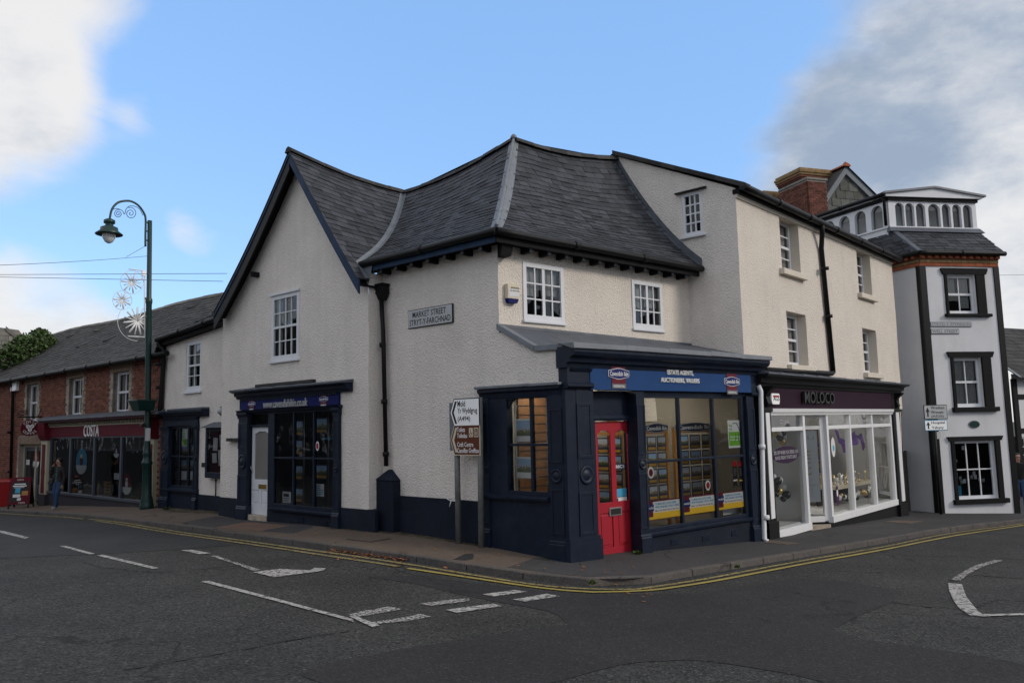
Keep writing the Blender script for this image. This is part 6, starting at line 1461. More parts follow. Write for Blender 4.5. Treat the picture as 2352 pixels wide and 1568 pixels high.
b0=pq(625,390,.12); b1=pq(858,385,.12); text('MOLOCO',P,b0[0],b1[0],(pf0+pf1)/2+.02,.25,.07,'dark_metal',pfb,.06)
MB().prof(P,plb-.06,pr0+.02,[(-.1,wl0),(.05,wl0),(.06,wl0+.04),(.09,wl0+.06),(.10,pf0-.002),(-.1,pf0-.002)]).build('white_rail','white_gloss',three,bevel=.005)
for a0,a1 in ((pl0,plb-.05),(pr0+.02,pr1)):
    z0=-1.0; o=MB().box(P,a0,a1,z0,pf1,-.15,.06).build('pilaster','black_paint',three,bevel=.006)
    MB().box(P,a0+(a1-a0)*.32,a1-(a1-a0)*.24,gz(*P.w(a0,0,0).xy)+.36,pf0-.08,.06,.075).build('white_strip','white_gloss',o)
    zb_=gz(*P.w(a0,0,0).xy); MB().box(P,a0-.03,a1+.03,-1.2,zb_+.30,-.1,.09).build('pilaster_base','black_paint',o,bevel=.006)
    MB().box(P,a0-.03,a1+.02,pf0-.06,pf0-.0,-.1,.10).build('capital','black_paint',o,bevel=.008)
    m=MB(); am=(a0+a1)/2; prf=[(.05,pf0+.02),(.10,pf0+.03),(.14,pf0+.09),(.12,pf0+.16),(.10,pf0+.22),(.14,pf0+.30),(.22,pf1-.06),(.26,pf1+.0),(.05,pf1+.0)]; m.prof(P,am-.08,am+.08,prf); m.build('console','black_paint',o,bevel=.01)
# first bay, splayed entrance, second bay
s1a,s1b=pq(390,1425)[0],pq(668,1345)[0]; z1s=(pq(400,1425)[1]+pq(665,1345)[1])/2
s2a,s2b=pq(835,1305)[0],pr0; z2s=(pq(845,1300)[1]+pq(1345,1165)[1])/2
zt_=(pq(350,615)[1]+pq(1320,590)[1])/2
def bay(a0,a1,z0,muls,fw=.11):
    m=MB(); m.box(P,a0,a0+(.05 if a0<1.5 else fw),z0,wl0,-.12,.02); m.box(P,a1-fw,a1,z0,wl0,-.12,.02)
    ed=[a0+(.05 if a0<1.5 else fw)]+[q_ for a in muls for q_ in (a-.045,a+.045)]+[a1-fw]
    for a in muls: m.box(P,a-.045,a+.045,z0,wl0,-.11,.018)
    for i in range(0,len(ed),2): m.box(P,ed[i],ed[i+1],zt_-.04,zt_+.04,-.10,.015)
    m.box(P,a0,a1,z0-.14,z0,-.12,.045)
    o=m.build('bay_window','white_gloss',three,bevel=.006)
    for i in range(0,len(ed),2):
        for q0,q1 in ((z0,zt_-.04),(zt_+.04,wl0)): MB().face([P.w(ed[i],q0,-.05),P.w(ed[i+1],q0,-.05),P.w(ed[i+1],q1,-.05),P.w(ed[i],q1,-.05)]).build('pane','glass',o)
    MB().box(P,a0-.02,a1,-1.3,z0-.14,-.12,.01).build('stall_riser','black_paint',three)
    return o
by1=bay(plb-.05,s1b,z1s,[]); by2=bay(s2a,s2b,z2s,[pq(997,900)[0],pq(1172,900)[0]])
# glazed splay leading to the door
pA=P.w(s2a+.02,0,-.06); pB=P.w(s1b+.05,0,-.95); sv=(pA-pB); sl_len=sv.length; SP=Fr(pB,e=sv.normalized())
m=MB()
for q_ in ((0,.1,z2s-.1,wl0),(sl_len-.10,sl_len,z2s-.1,wl0),(.1,sl_len-.1,z2s-.12,z2s),(.1,sl_len-.1,zt_-.04,zt_+.04),(.1,sl_len-.1,wl0-.06,wl0)): m.box(SP,*q_,-.05,.02)
spo=m.build('splay_window','white_gloss',three,bevel=.005)
for q0,q1 in ((z2s,zt_-.04),(zt_+.04,wl0-.06)): MB().face([SP.w(.1,q0,-.02),SP.w(sl_len-.1,q0,-.02),SP.w(sl_len-.1,q1,-.02),SP.w(.1,q1,-.02)]).build('pane','glass',spo)
MB().box(SP,0,sl_len,-1.3,z2s-.12,-.06,.01).build('stall_riser','black_paint',three)
MB().face([P.w(s1b,wl0+.02,0),P.w(s2a,wl0+.02,0),P.w(s2a,wl0+.02,-1.2),P.w(s1b-.1,wl0+.02,-1.2)]).build('porch_ceiling','white_paint',three)
m=MB(); m.box(P,s1b-.02,s1b,z1s-.1,wl0,-1.0,-.1); m.build('bay_return','white_gloss',three)
pp=[P.w(s1b,0,.0),P.w(s2a-.05,0,.0),P.w(s1b+.05,0,-.95),P.w(s1b-.02,0,-.9)]; MB().prism([Vector((*p.xy,gz(*pp[0].xy)+.03)) for p in pp],(0,0,-.3)).build('doorstep','stone_pale',three,bevel=.006)
room(three,[P.w(plb-.05,0,-.13),P.w(s1b-.03,0,-.13),P.w(s1b-.03,0,-1.0),P.w(s2a,0,-1.0),P.w(s2b,0,-.13),P.w(s2b,0,-3.6),P.w(plb-.05,0,-3.6)],-.25,2.55,'shop_white','shop_white','shop_white',skip=(0,1,2,3))
MB().box(P,1.8,6.6,2.45,2.5,-1.9,-1.8).build('strip_light','lamp_white',three)
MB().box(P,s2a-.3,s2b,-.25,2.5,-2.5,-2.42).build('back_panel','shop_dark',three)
# white panelled screen in the first bay, cabinets and display columns in the second
scr=MB().box(P,plb+.0,s1b-.15,-.24,2.5,-1.55,-1.5).build('screen','white_gloss',three)
for k in range(3): MB().box(P,plb+.12+k*.36,plb+.40+k*.36,.0,2.3,-1.5,-1.485).build('screen_panel','shop_grey',scr,bevel=.01)
MB().box(P,plb-.04,s1b-.12,-.24,z1s+.02,-1.2,-.14).build('window_bed','white_gloss',three); MB().box(P,s2a+.02,s2b-.02,-.24,z2s+.02,-1.5,-.14).build('window_bed','white_gloss',three)
for k in range(5):
    a=s2a+.45+k*.78; cb_=MB().box(P,a-.30,a+.30,z2s+.02,1.75,-2.0,-1.6).build('cabinet','shop_dark' if k%2 else 'pine_dark',three)
    for j in range(4): MB().box(P,a-.27,a+.27,z2s+.35+j*.33,z2s+.37+j*.33,-1.6,-1.42).build('glass_shelf','card_white',cb_)
    for j in range(4):
        for i in range(5): MB().lathe(P.w(a-.22+i*.11,z2s+.37+j*.33,-1.5),[(.025,0),(.03,.02),(.012,.06),(.012,.09),(.028,.10+random.random()*.06)],7).build('jewellery_piece',random.choice(('gold','chrome','card_white','purple_bright','balloon_black')),cb_)
def P3(x0,y0,x1,y1,t): 
    a0,z1=pq(x0,y0,t); a1,z0=pq(x1,y1,t); return a0,a1,z0,z1
# things shown in the windows
b=P3(375,772,580,862,-.09); o=thing('offer_sign','purple oval sale sign with white lettering in the first jewellery window','sign',P.w(b[0],b[2],-.09)); ac,zc_=(b[0]+b[1])/2,(b[2]+b[3])/2
disc(MB(),P,ac,zc_,(b[1]-b[0])*.52,.17,-.10,-.09).build('oval','purple_card',o); text('20% OFF WHEN YOU SPEND £100',P,b[0]+.03,b[1]-.03,zc_+.05,.075,-.089,'text_white',o,.002); text('BLACK FRIDAY STARTS EARLY',P,b[0]+.09,b[1]-.09,zc_-.05,.07,-.089,'text_white',o,.002)
bc=thing('balloon_column','column of black and white balloons on a dark pole in first jewellery window','balloons',P.w(pq(490,1340,-.5)[0],-.2,-.5)); a_=pq(500,1340,-.5)[0]
MB().tube([P.w(a_,-.2,-.5),P.w(a_-.02,1.7,-.5)],.05,8).build('pole','black_paint',bc)
for (cx_,cy_,n_,rr_) in ((435,690,9,.17),(480,740,4,.1),(440,1125,9,.17),(520,920,5,.1),(520,1080,5,.1),(400,1020,4,.1),(385,1090,3,.1)):
    a,z=pq(cx_,cy_,-.45)
    for k in range(n_): MB().ball(P.w(a+random.uniform(-rr_,rr_),z+random.uniform(-rr_,rr_)*.7,-.45+random.uniform(-.1,.1)),random.uniform(.05,.085),8).build('balloon',random.choice(('balloon_white','balloon_black','balloon_black','gold')),bc)
b=(.12,sl_len-.12,z2s+.30,zt_-.06); o=thing('banner','white jewellery banner with bracelet picture behind the splayed entrance glass','banner',SP.w(.1,z2s,-.06)); MB().box(SP,*b,-.08,-.075).build('sheet','card_white',o); w_=b[1]-b[0]
text('CLOGAU',SP,b[0]+w_*.06,b[1]-w_*.06,b[3]-.16,.085,-.074,'text_grey',o,.002); text('CHOSEN BY YOU',SP,b[0]+w_*.08,b[1]-w_*.05,b[2]+.36,.05,-.074,'text_grey',o,.002); text('MADE BY CLOGAU',SP,b[0]+w_*.2,b[1]-w_*.15,b[2]+.28,.04,-.074,'text_grey',o,.002)
for k in range(6):
    zz_=b[2]+.62+k*.10; MB().tube([SP.w(b[0]+w_*(.15+.7*u/10),zz_+.03*math.sin(u*.6+k)-.035*math.sin(math.pi*u/10),-.072) for u in range(11)],.012,5).build('bracelet_print','gold',o)
rb=MB(); pts=[(880,660),(905,690),(925,740),(960,755),(1000,700),(1040,670),(1075,690),(1100,760)]; pr=None
for i in range(len(pts)*4-3):
    k=i/4; i0=min(int(k),len(pts)-2); u=k-i0; x_=pts[i0][0]*(1-u)+pts[i0+1][0]*u; y_=pts[i0][1]*(1-u)+pts[i0+1][1]*u; a,z=pq(x_,y_,-.5); hh=.11+.07*math.sin(i*.8); r=[P.w(a,z-hh,-.5+.06*math.sin(i*1.1)),P.w(a,z+hh,-.55+.06*math.sin(i*1.1+1))]
    if pr: rb.face([pr[0],r[0],r[1],pr[1]],sm=True)
    pr=r
rb.build('ribbon_drape','purple_bright',None,'purple fabric swag hung across the second jewellery window','ribbon')
b=P3(835,960,1150,1000,-.5); dc=thing('display_counter','pale counter set with small jewellery pieces in second jewellery window','counter',P.w(b[0],b[2],-.6)); MB().box(P,b[0],s2b-.3,.32,.40,-1.0,-.4).build('top','sign_cream',dc); MB().box(P,b[0]+.1,s2b-.4,-.24,.32,-.95,-.9).build('back','shop_dark',dc)
for k in range(34): 
    a=random.uniform(b[0]+.1,s2b-.5); MB().lathe(P.w(a,.40,random.uniform(-.9,-.45)),[(.03,0),(.035,.02),(.015,.05),(.012,random.uniform(.07,.16)),(.03,random.uniform(.17,.25))],8).build('jewellery_piece',random.choice(('gold','chrome','card_white','balloon_white')),dc)
fg=thing('flower_garland','garland of white and black flower heads under the jewellery counter','garland',P.w(b[0],.1,-.4))
for k in range(30): a=b[0]+.05+k*(s2b-.8-b[0])/30; MB().ball(P.w(a,.15+.07*math.sin(k*.7)+random.uniform(-.05,.05),-.38),random.uniform(.04,.075),6).build('flower_head',random.choice(('balloon_white','balloon_black','gold')),fg)
a,z=pq(842,760,-.05); o=thing('window_decal','white egg shaped decal on the second jewellery window','decal',P.w(a,z,-.05)); disc(MB(),P,a+.05,z,.12,.22,-.053,-.049).build('oval','card_white',o); disc(MB(),P,a+.06,z-.02,.05,.07,-.049,-.047).build('emblem','sky_blue_card',o)
a,z=pq(882,1140,-.05); o=thing('window_decal','purple oval decal low in the second jewellery window','decal',P.w(a,z,-.05)); disc(MB(),P,a,z,.085,.22,-.053,-.049).build('oval','purple_card',o); disc(MB(),P,a,z+.06,.045,.08,-.049,-.047).build('emblem','card_white',o)
for (x0,x1,tx) in ((425,500,'Clogau'),(865,930,'Coeur'),(1030,1120,'Tedora'),(1215,1280,'Welsh')):
    q0=pq(x0,555,-.046); q1=pq(x1,555,-.046); text(tx,P,q0[0],q1[0],(zt_+wl0)/2,.10,-.047,'text_grey',by1 if x0<600 else by2,.002,'pane_lettering')
b=P3(352,338,420,424,.1); ag=thing('alarm_box','white alarm box lettered AGS at the end of the purple fascia','alarm box',P.w(b[0],b[2],.05)); ac=(b[0]+b[1])/2
MB().poly(P,[(b[0]+.03,b[2]),(b[1]-.03,b[2]),(b[1],b[2]+.07),(b[1],b[3]-.02),(b[1]-.03,b[3]),(b[0]+.03,b[3]),(b[0],b[3]-.02),(b[0],b[2]+.07)],.05,.13).build('case','sign_white',ag,bevel=.012); text('AGS',P,b[0]+.07,b[1]-.02,b[3]-.10,.085,.1305,'text_black',ag,.002); MB().box(P,b[0]+.07,b[1]-.03,b[2]+.13,b[2]+.17,.13,.133).build('red_line','red_plastic',ag)
q0=pq(1385,430,.1); q1=pq(1412,1165,.1); downpipe(three,[P.w(q0[0],q0[1],.02),P.w(q1[0],q1[1],.02)],.045,'sign_cream','cream_downpipe')
# ================================================================== white tower house
tower=thing('white_tower_house','white three-storey canted house with black window surrounds and glazed roof lantern','building',TWo)
wT=TW.q(2316,900)[0]; zeT=TW.q(2200,582,.12)[1]; zwt=TW.q(2200,612)[1]
dirR=Vector((math.sin(rad(3.6)),math.cos(rad(3.6)),0))
tb=lambda x0,y0,x1,y1:TW.box(x0,y0,x1,y1)
outs=[tb(2158,616,2270,728),tb(2173,808,2287,944),tb(2174,1003,2310,1153)]; ins=[tb(2172,630,2246,721),tb(2188,821,2262,934),tb(2190,1013,2294,1143)]
wm=MB(); wall(wm,TW,[(0,-2),(wT,-2),(wT,zeT),(0,zeT)],[(*i_[:4],.16) for i_ in ins],amp=.006,seed=15)
wm.build('front_wall','smooth_render',tower)
wm=MB(); wall(wm,TWL,[(-5,-2),(0,-2),(0,zeT),(-5,zeT)],[],amp=.006,seed=16); wm.build('flank_wall','smooth_render',tower)
pB_=TW.w(wT,0,0); wm=MB(); wm.face([pB_+Vector((0,0,-2)),pB_+dirR*5+Vector((0,0,-2)),pB_+dirR*5+Vector((0,0,zeT)),pB_+Vector((0,0,zeT))]); wm.build('flank_wall','smooth_render',tower)
MB().box(TW,-.03,.17,-1.5,zwt,-.05,.03).build('corner_strip','black_paint',tower,bevel=.006); MB().box(TW,wT-.15,wT+.03,-1.5,zwt,-.05,.03).build('corner_strip','black_paint',tower,bevel=.006); MB().box(TWL,-.12,.02,-1.5,zwt,-.05,.025).build('corner_strip','black_paint',tower)
for k,(o_,i_) in enumerate(zip(outs,ins)):
    m=MB(); m.box(TW,o_[0]+.10,i_[0],i_[2],i_[3],-.02,.05); m.box(TW,i_[1],o_[1]-.04,i_[2],i_[3],-.02,.05); m.poly(TW,[(o_[0]+.06,i_[3]),(o_[1]-.0,i_[3]),(o_[1]+.06,i_[3]+.12),(o_[1]+.06,o_[3]),(o_[0],o_[3]),(o_[0],i_[3]+.12)],-.02,.06); m.box(TW,o_[0]+.04,o_[1]+.06,o_[2],i_[2],-.02,.11); m.build('window_surround','black_matt',tower,bevel=.012)
    if k<2: window(tower,TW,*i_,-.10,2,2,fw=.085,bw=.03,rail=1,back=[(0,.5,.0,1),(.5,1,.0,1)] if k else [(0,.45,.45,1),(.55,1,.1,1)])
    else: window(tower,TW,*i_,-.08,3,2,fw=.07,bw=.035,depth=1.6,roommat='room_dark')
i_=ins[2]
for k in range(16):
    a=i_[0]+.15+(i_[1]-i_[0]-.3)*random.random(); z=i_[2]+.25+(i_[3]-i_[2]-.4)*random.random()
    if k<9: a=i_[0]+.15+(i_[1]-i_[0]-.3)*k/8; z=i_[2]+.52+.06*math.sin(k*1.4)
    tag(MB().poly(TW,[(a-.045,z-.06),(a+.04,z-.055),(a+.045,z+.06),(a-.04,z+.055)],-.34,-.335).build('photo_card','picture_warm' if k%3 else 'card_white',None,base=TW.w(a,z,-.34)),'small photo print pegged on a string in the white house shop window','photo','photo prints in the white house window')
MB().box(TW,i_[0]+.1,i_[0]+.36,i_[2]+.05,i_[2]+.35,-.30,-.29).build('framed_print','sky_blue_card',None,'pale blue framed print standing in the white house shop window','picture')
# brick band and eaves
for fr,a0,a1 in ((TW,-.02,wT+.02),(TWL,-5,.02)):
    zz_=zwt
    for k,(h,mat,tt) in enumerate(((.10,'terracotta',.035),(.09,'brick_buff',.05))):
        x=a0
        while x<a1-.02:
            x1=min(x+.225,a1); MB().box(fr,x,x1-.008,zz_,zz_+h-.008,-.05,tt+random.uniform(0,.004)).build('brick',mat,tower); x=x1
        zz_+=h
    MB().box(fr,a0,a1,zz_,zz_+.15,-.05,.06).build('band_back','brick_dark',tower); x=a0
    while x<a1-.05:
        MB().box(fr,x,x+.11,zz_+.02,zz_+.13,.0,.13).build('dentil_brick','terracotta',tower,bevel=.006); x+=.22
    gutter(tower,fr.w(a0-.1,zeT,.18),fr.w(a1+.12,zeT,.18),.07); MB().box(fr,a0,a1,zz_+.15,zeT-.02,-.05,.15).build('eaves_board','black_matt',tower)
# roof lantern: set back behind the front on all sides
best=None
for k in range(30):
    d=.5+k*.1; a=(TW.q(2043,521,-d)[0]+TW.q(2243,528,-d)[0])/2
    if best is None or abs(a-wT/2)<best[0]: best=(abs(a-wT/2),d)
ld=best[1]; la0=TW.q(2042,521,-ld)[0]; la1=TW.q(2243,528,-ld)[0]; lz0=(TW.q(2042,521,-ld)[1]+TW.q(2243,528,-ld)[1])/2; lz1=(TW.q(2039,460,-ld)[1]+TW.q(2241,469,-ld)[1])/2; lzp=TW.q(2143,432,-ld)[1]
LF=Fr(TW.w(0,0,-ld),e=TW.e); lc=LF.w(la0,0,0); LL=Fr(lc,e=TWL.e)
m=MB(); eA=line_x(TW,.2,TWL,.2); eB=pB_+TW.n*.2+TW.e*.15; eL=TWL.w(-5,0,.2); eR=eB+dirR*5; l0=LF.w(la0,0,0); l1=LF.w(la1,0,0); lL=LL.w(-5,0,0)
V3=lambda p,z:Vector((p.x,p.y,z))
def TR(s,v): # front slope by fraction
    return V3(eA,zeT).lerp(V3(l0,lz0-.05),v)*(1-s)+V3(eB,zeT).lerp(V3(l1,lz0-.05),v)*s
def TRl(s,v): return V3(eL,zeT).lerp(V3(lL,lz0-.05),v)*(1-s)+V3(eA,zeT).lerp(V3(l0,lz0-.05),v)*s
td=deck(TR,lambda v:0,lambda v:1,4,4); t2_=deck(TRl,lambda v:0,lambda v:1,4,4); o_=len(td.v); td.v+=t2_.v; td.f+=[[i+o_ for i in f] for f in t2_.f]; td.m+=t2_.m; td.sm+=t2_.sm; td.face([V3(eB,zeT),V3(eR,zeT),V3(l1+dirR*5,lz0-.05),V3(l1,lz0-.05)])
trf=td.build('roof','slate_brown',tower)
split_pieces(trf,'slate','slate',slates(TR,lambda v:0,lambda v:1,8,.115,seed=31)+slates(TRl,lambda v:0,lambda v:1,8,.07,seed=32))
lead_strip(trf,lambda v:TRl(1-.035,v),lambda v:TR(0,v),lambda v:TR(.05,v),8,'lead_dark',0,'lead_hip',.035)
MB().hexa([LF.w(la0-.1,lz0-.16,.02),LF.w(la1+.1,lz0-.16,.02),LF.w(la1+.1,lz0-.16,.22),LF.w(la0-.1,lz0-.16,.22),LF.w(la0-.05,lz0,.0),LF.w(la1+.05,lz0,.0),LF.w(la1+.05,lz0,.08),LF.w(la0-.05,lz0,.08)]).build('lead_apron','lead_dark',trf)
lant=MB().box(LF,la0,la1,lz0-.3,lz0+.02,-.3,.05).box(LL,-5,0,lz0-.3,lz0+.02,-.3,.05).build('lantern_base','white_paint',tower)
def arcade(fr,spans,z0,z1,a0,a1,mat='white_paint'):
    """row of round-headed lights: piers, arched heads, each pane its own piece"""
    m=MB(); xs=[a0]+[q_ for s_ in spans for q_ in s_]+[a1]
    for i in range(0,len(xs),2): m.box(fr,xs[i],xs[i+1],z0,z1,-.08,.04)
    for (p,q_) in spans:
        r=(q_-p)/2; c_=(p+q_)/2; zs_=z1-.06-r; pts=[(p,z1),(p,zs_)]+[(c_-r*math.cos(k*math.pi/10),zs_+r*math.sin(k*math.pi/10)) for k in range(1,10)]+[(q_,zs_),(q_,z1)]
        for k in range(len(pts)-3):
            pass
        half=[(p,z1)]+[(c_-r*math.cos(k*math.pi/10),zs_+r*math.sin(k*math.pi/10)) for k in range(0,6)]+[(c_,z1)]
        m.poly(fr,half[::-1],-.08,.035); m.poly(fr,[(2*c_-x_,y_) for x_,y_ in half],-.08,.035)
    o=m.build('lantern_arcade',mat,tower)
    for (p,q_) in spans: MB().face([fr.w(p,z0,-.05),fr.w(q_,z0,-.05),fr.w(q_,z1,-.05),fr.w(p,z1,-.05)]).build('pane','glass',o)
    for (p,q_) in spans[1::2]: MB().face([fr.w(p,z1-.22,-.12),fr.w(q_,z1-.22,-.12),fr.w(q_,z1,-.12),fr.w(p,z1,-.12)]).build('blind','blind',o)
    MB().box(fr,a0-.02,a1+.02,z0-.05,z0,-.05,.09).build('sill','white_paint',o)
    MB().face([fr.w(a0,z0,-.9),fr.w(a1,z0,-.9),fr.w(a1,z1,-.9),fr.w(a0,z1,-.9)]).build('room_recess','shop_white',o)
zpe_=(TW.q(2036,445,-ld)[1]+TW.q(2255,459,-ld)[1])/2
K7=lambda x,y:(1780+x*.2432,344.5+y*.2432)
fa=[TW.q(*K7(x_,600),-ld)[0] for x_ in (1130,1212,1225,1308,1325,1412,1440,1552,1570,1650,1668,1750,1768,1852)]
arcade(LF,[(fa[2*i],fa[2*i+1]) for i in range(7)],lz0+.02,lz1,la0,la1)
arcade(LL,[(-.16-.62*i-.42,-.16-.62*i) for i in range(5,-1,-1)],lz0+.02,lz1,-5,-.02)
MB().face([LF.w(la1,lz0,.0),LF.w(la1+.4,lz0,-5),LF.w(la1+.4,zpe_,-5),LF.w(la1,zpe_,.0)]).build('lantern_end','white_paint',tower); MB().box(LF,la0-.04,la1+.04,lz1,lz1+.10,-.1,.10).build('lantern_frieze','black_matt',tower); MB().box(LL,-5,.04,lz1,lz1+.10,-.1,.10).build('lantern_frieze','black_matt',tower)
zpe=TW.q(2036,445,-ld)[1]; zpr=TW.q(2255,459,-ld)[1]; zpe=(zpe+zpr)/2
mida=(la0+la1)/2; MB().poly(LF,[(la0-.14,lz1+.10),(la1+.14,lz1+.10),(la1+.2,zpe),(mida,lzp-.06),(la0-.16,zpe)],-.1,.16).build('pediment','white_paint',tower)
m=MB()
for (p,q_) in (((la0-.22,zpe),(mida,lzp-.06)),((mida,lzp-.06),(la1+.24,zpe-.02))): m.hexa([LF.w(p[0],p[1],-5),LF.w(q_[0],q_[1],-5),LF.w(q_[0],q_[1],.22),LF.w(p[0],p[1],.22),LF.w(p[0],p[1]+.06,-5),LF.w(q_[0],q_[1]+.06,-5),LF.w(q_[0],q_[1]+.06,.22),LF.w(p[0],p[1]+.06,.22)])
m.build('lantern_roof','lead',tower)
MB().box(LL,-5,.0,lz1+.10,zpe,-.1,.10).build('lantern_cornice','white_paint',tower); gutter(tower,LL.w(-5,zpe,.2),LL.w(.12,zpe,.2),.06)
downpipe(tower,[LL.w(-.02,zpe-.05,.2),LL.w(-.02,lz1,.1),LL.w(-.02,lz0+.05,.1)],.045)
# street plates and plaque on the tower
for (x0,y0,x1,y1,tx,lab) in ((2135,739,2231,750.5,'STRYD-Y-FFYNNON','worn white street plate lettered STRYD-Y-FFYNNON on the white house'),(2136,755,2202,767,'WELL STREET','worn white street plate lettered WELL STREET on the white house')):
    b=tb(x0,y0,x1,y1); o=thing('street_name_plate',lab,'street sign',TW.w(b[0],b[2],0)); MB().box(TW,b[0],b[1],b[2],b[3],.0,.03).build('rim','sign_plate',o,bevel=.01); MB().box(TW,b[0]+.02,b[1]-.02,b[2]+.02,b[3]-.02,.03,.034).build('plate','sign_grey',o); text(tx,TW,b[0]+.04,b[1]-.05,(b[2]+b[3])/2,(b[3]-b[2])*.55,.0345,'text_grey' if 0 else 'sign_plate',o,.002)
a,z=TW.q(2237,974); o=thing('oval_plaque','dark green oval plaque between the lower windows of the white house','plaque',TW.w(a,z,0)); disc(MB(),TW,a,z,.17,.105,.0,.025).build('rim','sign_plate',o); disc(MB(),TW,a,z,.15,.085,.025,.03).build('plate','green_post',o)
# ================================================================== house behind: slate-hung gable and chimneys
BF=Fr(hit_z(1938,700,0)*0+Vector((12.2,28.0,0)),72); 
def bfo(px,py): return BF.q(px,py)
back_h=thing('slate_gable_house','slate hung gable with terracotta ridge tiles rising behind the tall house','building',BF.w(bfo(1950,460)[0],0,0))
ap=bfo(1938,384); lf=bfo(1880,470); rt=bfo(2012,456); zlo=bfo(1938,530)[1]
gb=MB().poly(BF,[(lf[0],zlo-3),(rt[0],zlo-3),(rt[0],rt[1]),(ap[0],ap[1]-.15),(lf[0],lf[1])],-.3,.0).build('gable_wall','slate_green',back_h)
pcs=[]; z=zlo-.6; r=0
while z<ap[1]:
    x=lf[0]-.2*(r%2)
    while x<rt[0]:
        def inside(a,zz): return zz<min(ap[1]-.2-(a-ap[0])*(ap[1]-rt[1])/(rt[0]-ap[0]) if a>ap[0] else 99, ap[1]-.2-(ap[0]-a)*(ap[1]-lf[1])/(ap[0]-lf[0]) if a<=ap[0] else 99)
        if inside(x,z+.2) and inside(x+.38,z+.2): pcs.append([BF.w(x,z,.0),BF.w(x+.385,z,.0),BF.w(x+.385,z+.31,.0),BF.w(x,z+.31,.0),BF.w(x,z,.03),BF.w(x+.385,z,.03),BF.w(x+.385,z+.31,.012),BF.w(x,z+.31,.012)])
        x+=.40
    z+=.30; r+=1
split_pieces(gb,'hung_slate','slate_green',pcs)
for (p,q_,nm) in ((lf,ap,'bargeboard'),(ap,rt,'bargeboard')):
    MB().hexa([BF.w(p[0],p[1]-.28,.02),BF.w(q_[0],q_[1]-.28,.02),BF.w(q_[0],q_[1]-.28,.10),BF.w(p[0],p[1]-.28,.10),BF.w(p[0],p[1],.02),BF.w(q_[0],q_[1],.02),BF.w(q_[0],q_[1],.10),BF.w(p[0],p[1],.10)]).build(nm,'sign_plate',back_h)
rm=MB(); rm.face([BF.w(lf[0]-.1,lf[1]-.05,.16),BF.w(ap[0],ap[1]+.03,.16),BF.w(ap[0],ap[1]+.03,-6),BF.w(lf[0]-.1,lf[1]-.05,-6)]); rm.face([BF.w(ap[0],ap[1]+.03,.16),BF.w(rt[0]+.1,rt[1]-.05,.16),BF.w(rt[0]+.1,rt[1]-.05,-6),BF.w(ap[0],ap[1]+.03,-6)]); rr_=rm.build('roof','slate_brown',back_h)
ridge(rr_,[BF.w(ap[0],ap[1]+.05,.2-k*.6) for k in range(11)],.12,'terracotta',.4)
MB().lathe(BF.w(ap[0],ap[1]+.05,.1),[(.08,0),(.09,.05),(.05,.09),(.02,.12)],10).build('ridge_finial','terracotta',back_h)
def chimney(name,lab,c0,w_,d_,z0,z1,fr,cap,mat='brick_dark'):
    o=thing(name,lab,'chimney',fr.w(c0,z0,0)); body=MB().box(fr,c0-w_/2+.012,c0+w_/2-.012,z0,z1,-d_+.012,-.012).build('stack','mortar',o)
    pcs=[]; z=max(z0,z1-2.6); r=0
    FL=Fr(fr.w(c0-w_/2,0,0),e=-fr.n)
    FL=Fr(fr.w(c0-w_/2,0,0),e=Vector((fr.n.x,fr.n.y,0)))
    while z<z1-.06:
        for F_,x0,x1,t in ((fr,c0-w_/2,c0+w_/2,0),(FL,-d_,0,0)):
            x=x0-(.11 if r%2 else 0)
            while x<x1-.02:
                a0,a1=max(x,x0),min(x+.213,x1)
                if a1-a0>.03: pcs.append([F_.w(a0,z,-.05),F_.w(a1,z,-.05),F_.w(a1,z+.064,-.05),F_.w(a0,z+.064,-.05),F_.w(a0,z,.0),F_.w(a1,z,.0),F_.w(a1,z+.064,.0),F_.w(a0,z+.064,.0)])
                x+=.225
        z+=.075; r+=1
    split_pieces(body,'brick',mat,pcs)
    zz_=z1
    for h,e,mt in cap:
        MB().box(fr,c0-w_/2-e,c0+w_/2+e,zz_,zz_+h-.004,-d_-e,e).build('cap_course',mt,o,bevel=.012); zz_+=h
    return o
CB=BF.off(1.2)
q0=CB.q(1859,500); q1=CB.q(1904,500); ztop=CB.q(1880,414)[1]
chimney('chimney_stack','red brick chimney stack standing in front of the slate hung gable',(q0[0]+q1[0])/2,q1[0]-q0[0],1.5,2,ztop,CB,[(.08,.03,'stone_grey')])
CC=BF.off(-.6); q0=CC.q(1835,400); q1=CC.q(1905,400); zt2=CC.q(1870,384)[1]
chimney('chimney_stack','larger buff capped chimney with corbelled mossy top behind the brick stack',(q0[0]+q1[0])/2,q1[0]-q0[0]-.15,1.3,3,zt2-.50,CC,[(.08,.03,'brick_dark'),(.08,.06,'brick_dark'),(.09,.09,'brick_buff'),(.09,.12,'brick_buff'),(.09,.08,'brick_buff')])
CD=BF.off(-2.5); q0=CD.q(1755,470); q1=CD.q(1830,470); zt3=CD.q(1790,440)[1]
m=thing('distant_roof','low tiled roof with buff ridge seen over the tall house gutter','roof',CD.w(q0[0],zt3-3,0)); MB().box(CD,q0[0],q1[0]+1.4,zt3-.30,zt3,-.6,0).build('ridge_course','brick_buff',m,bevel=.03); MB().box(CD,q0[0]+.6,q1[0]+1.2,zt3-4,zt3-.3,-.5,-.1).build('stack','brick_dark',m)
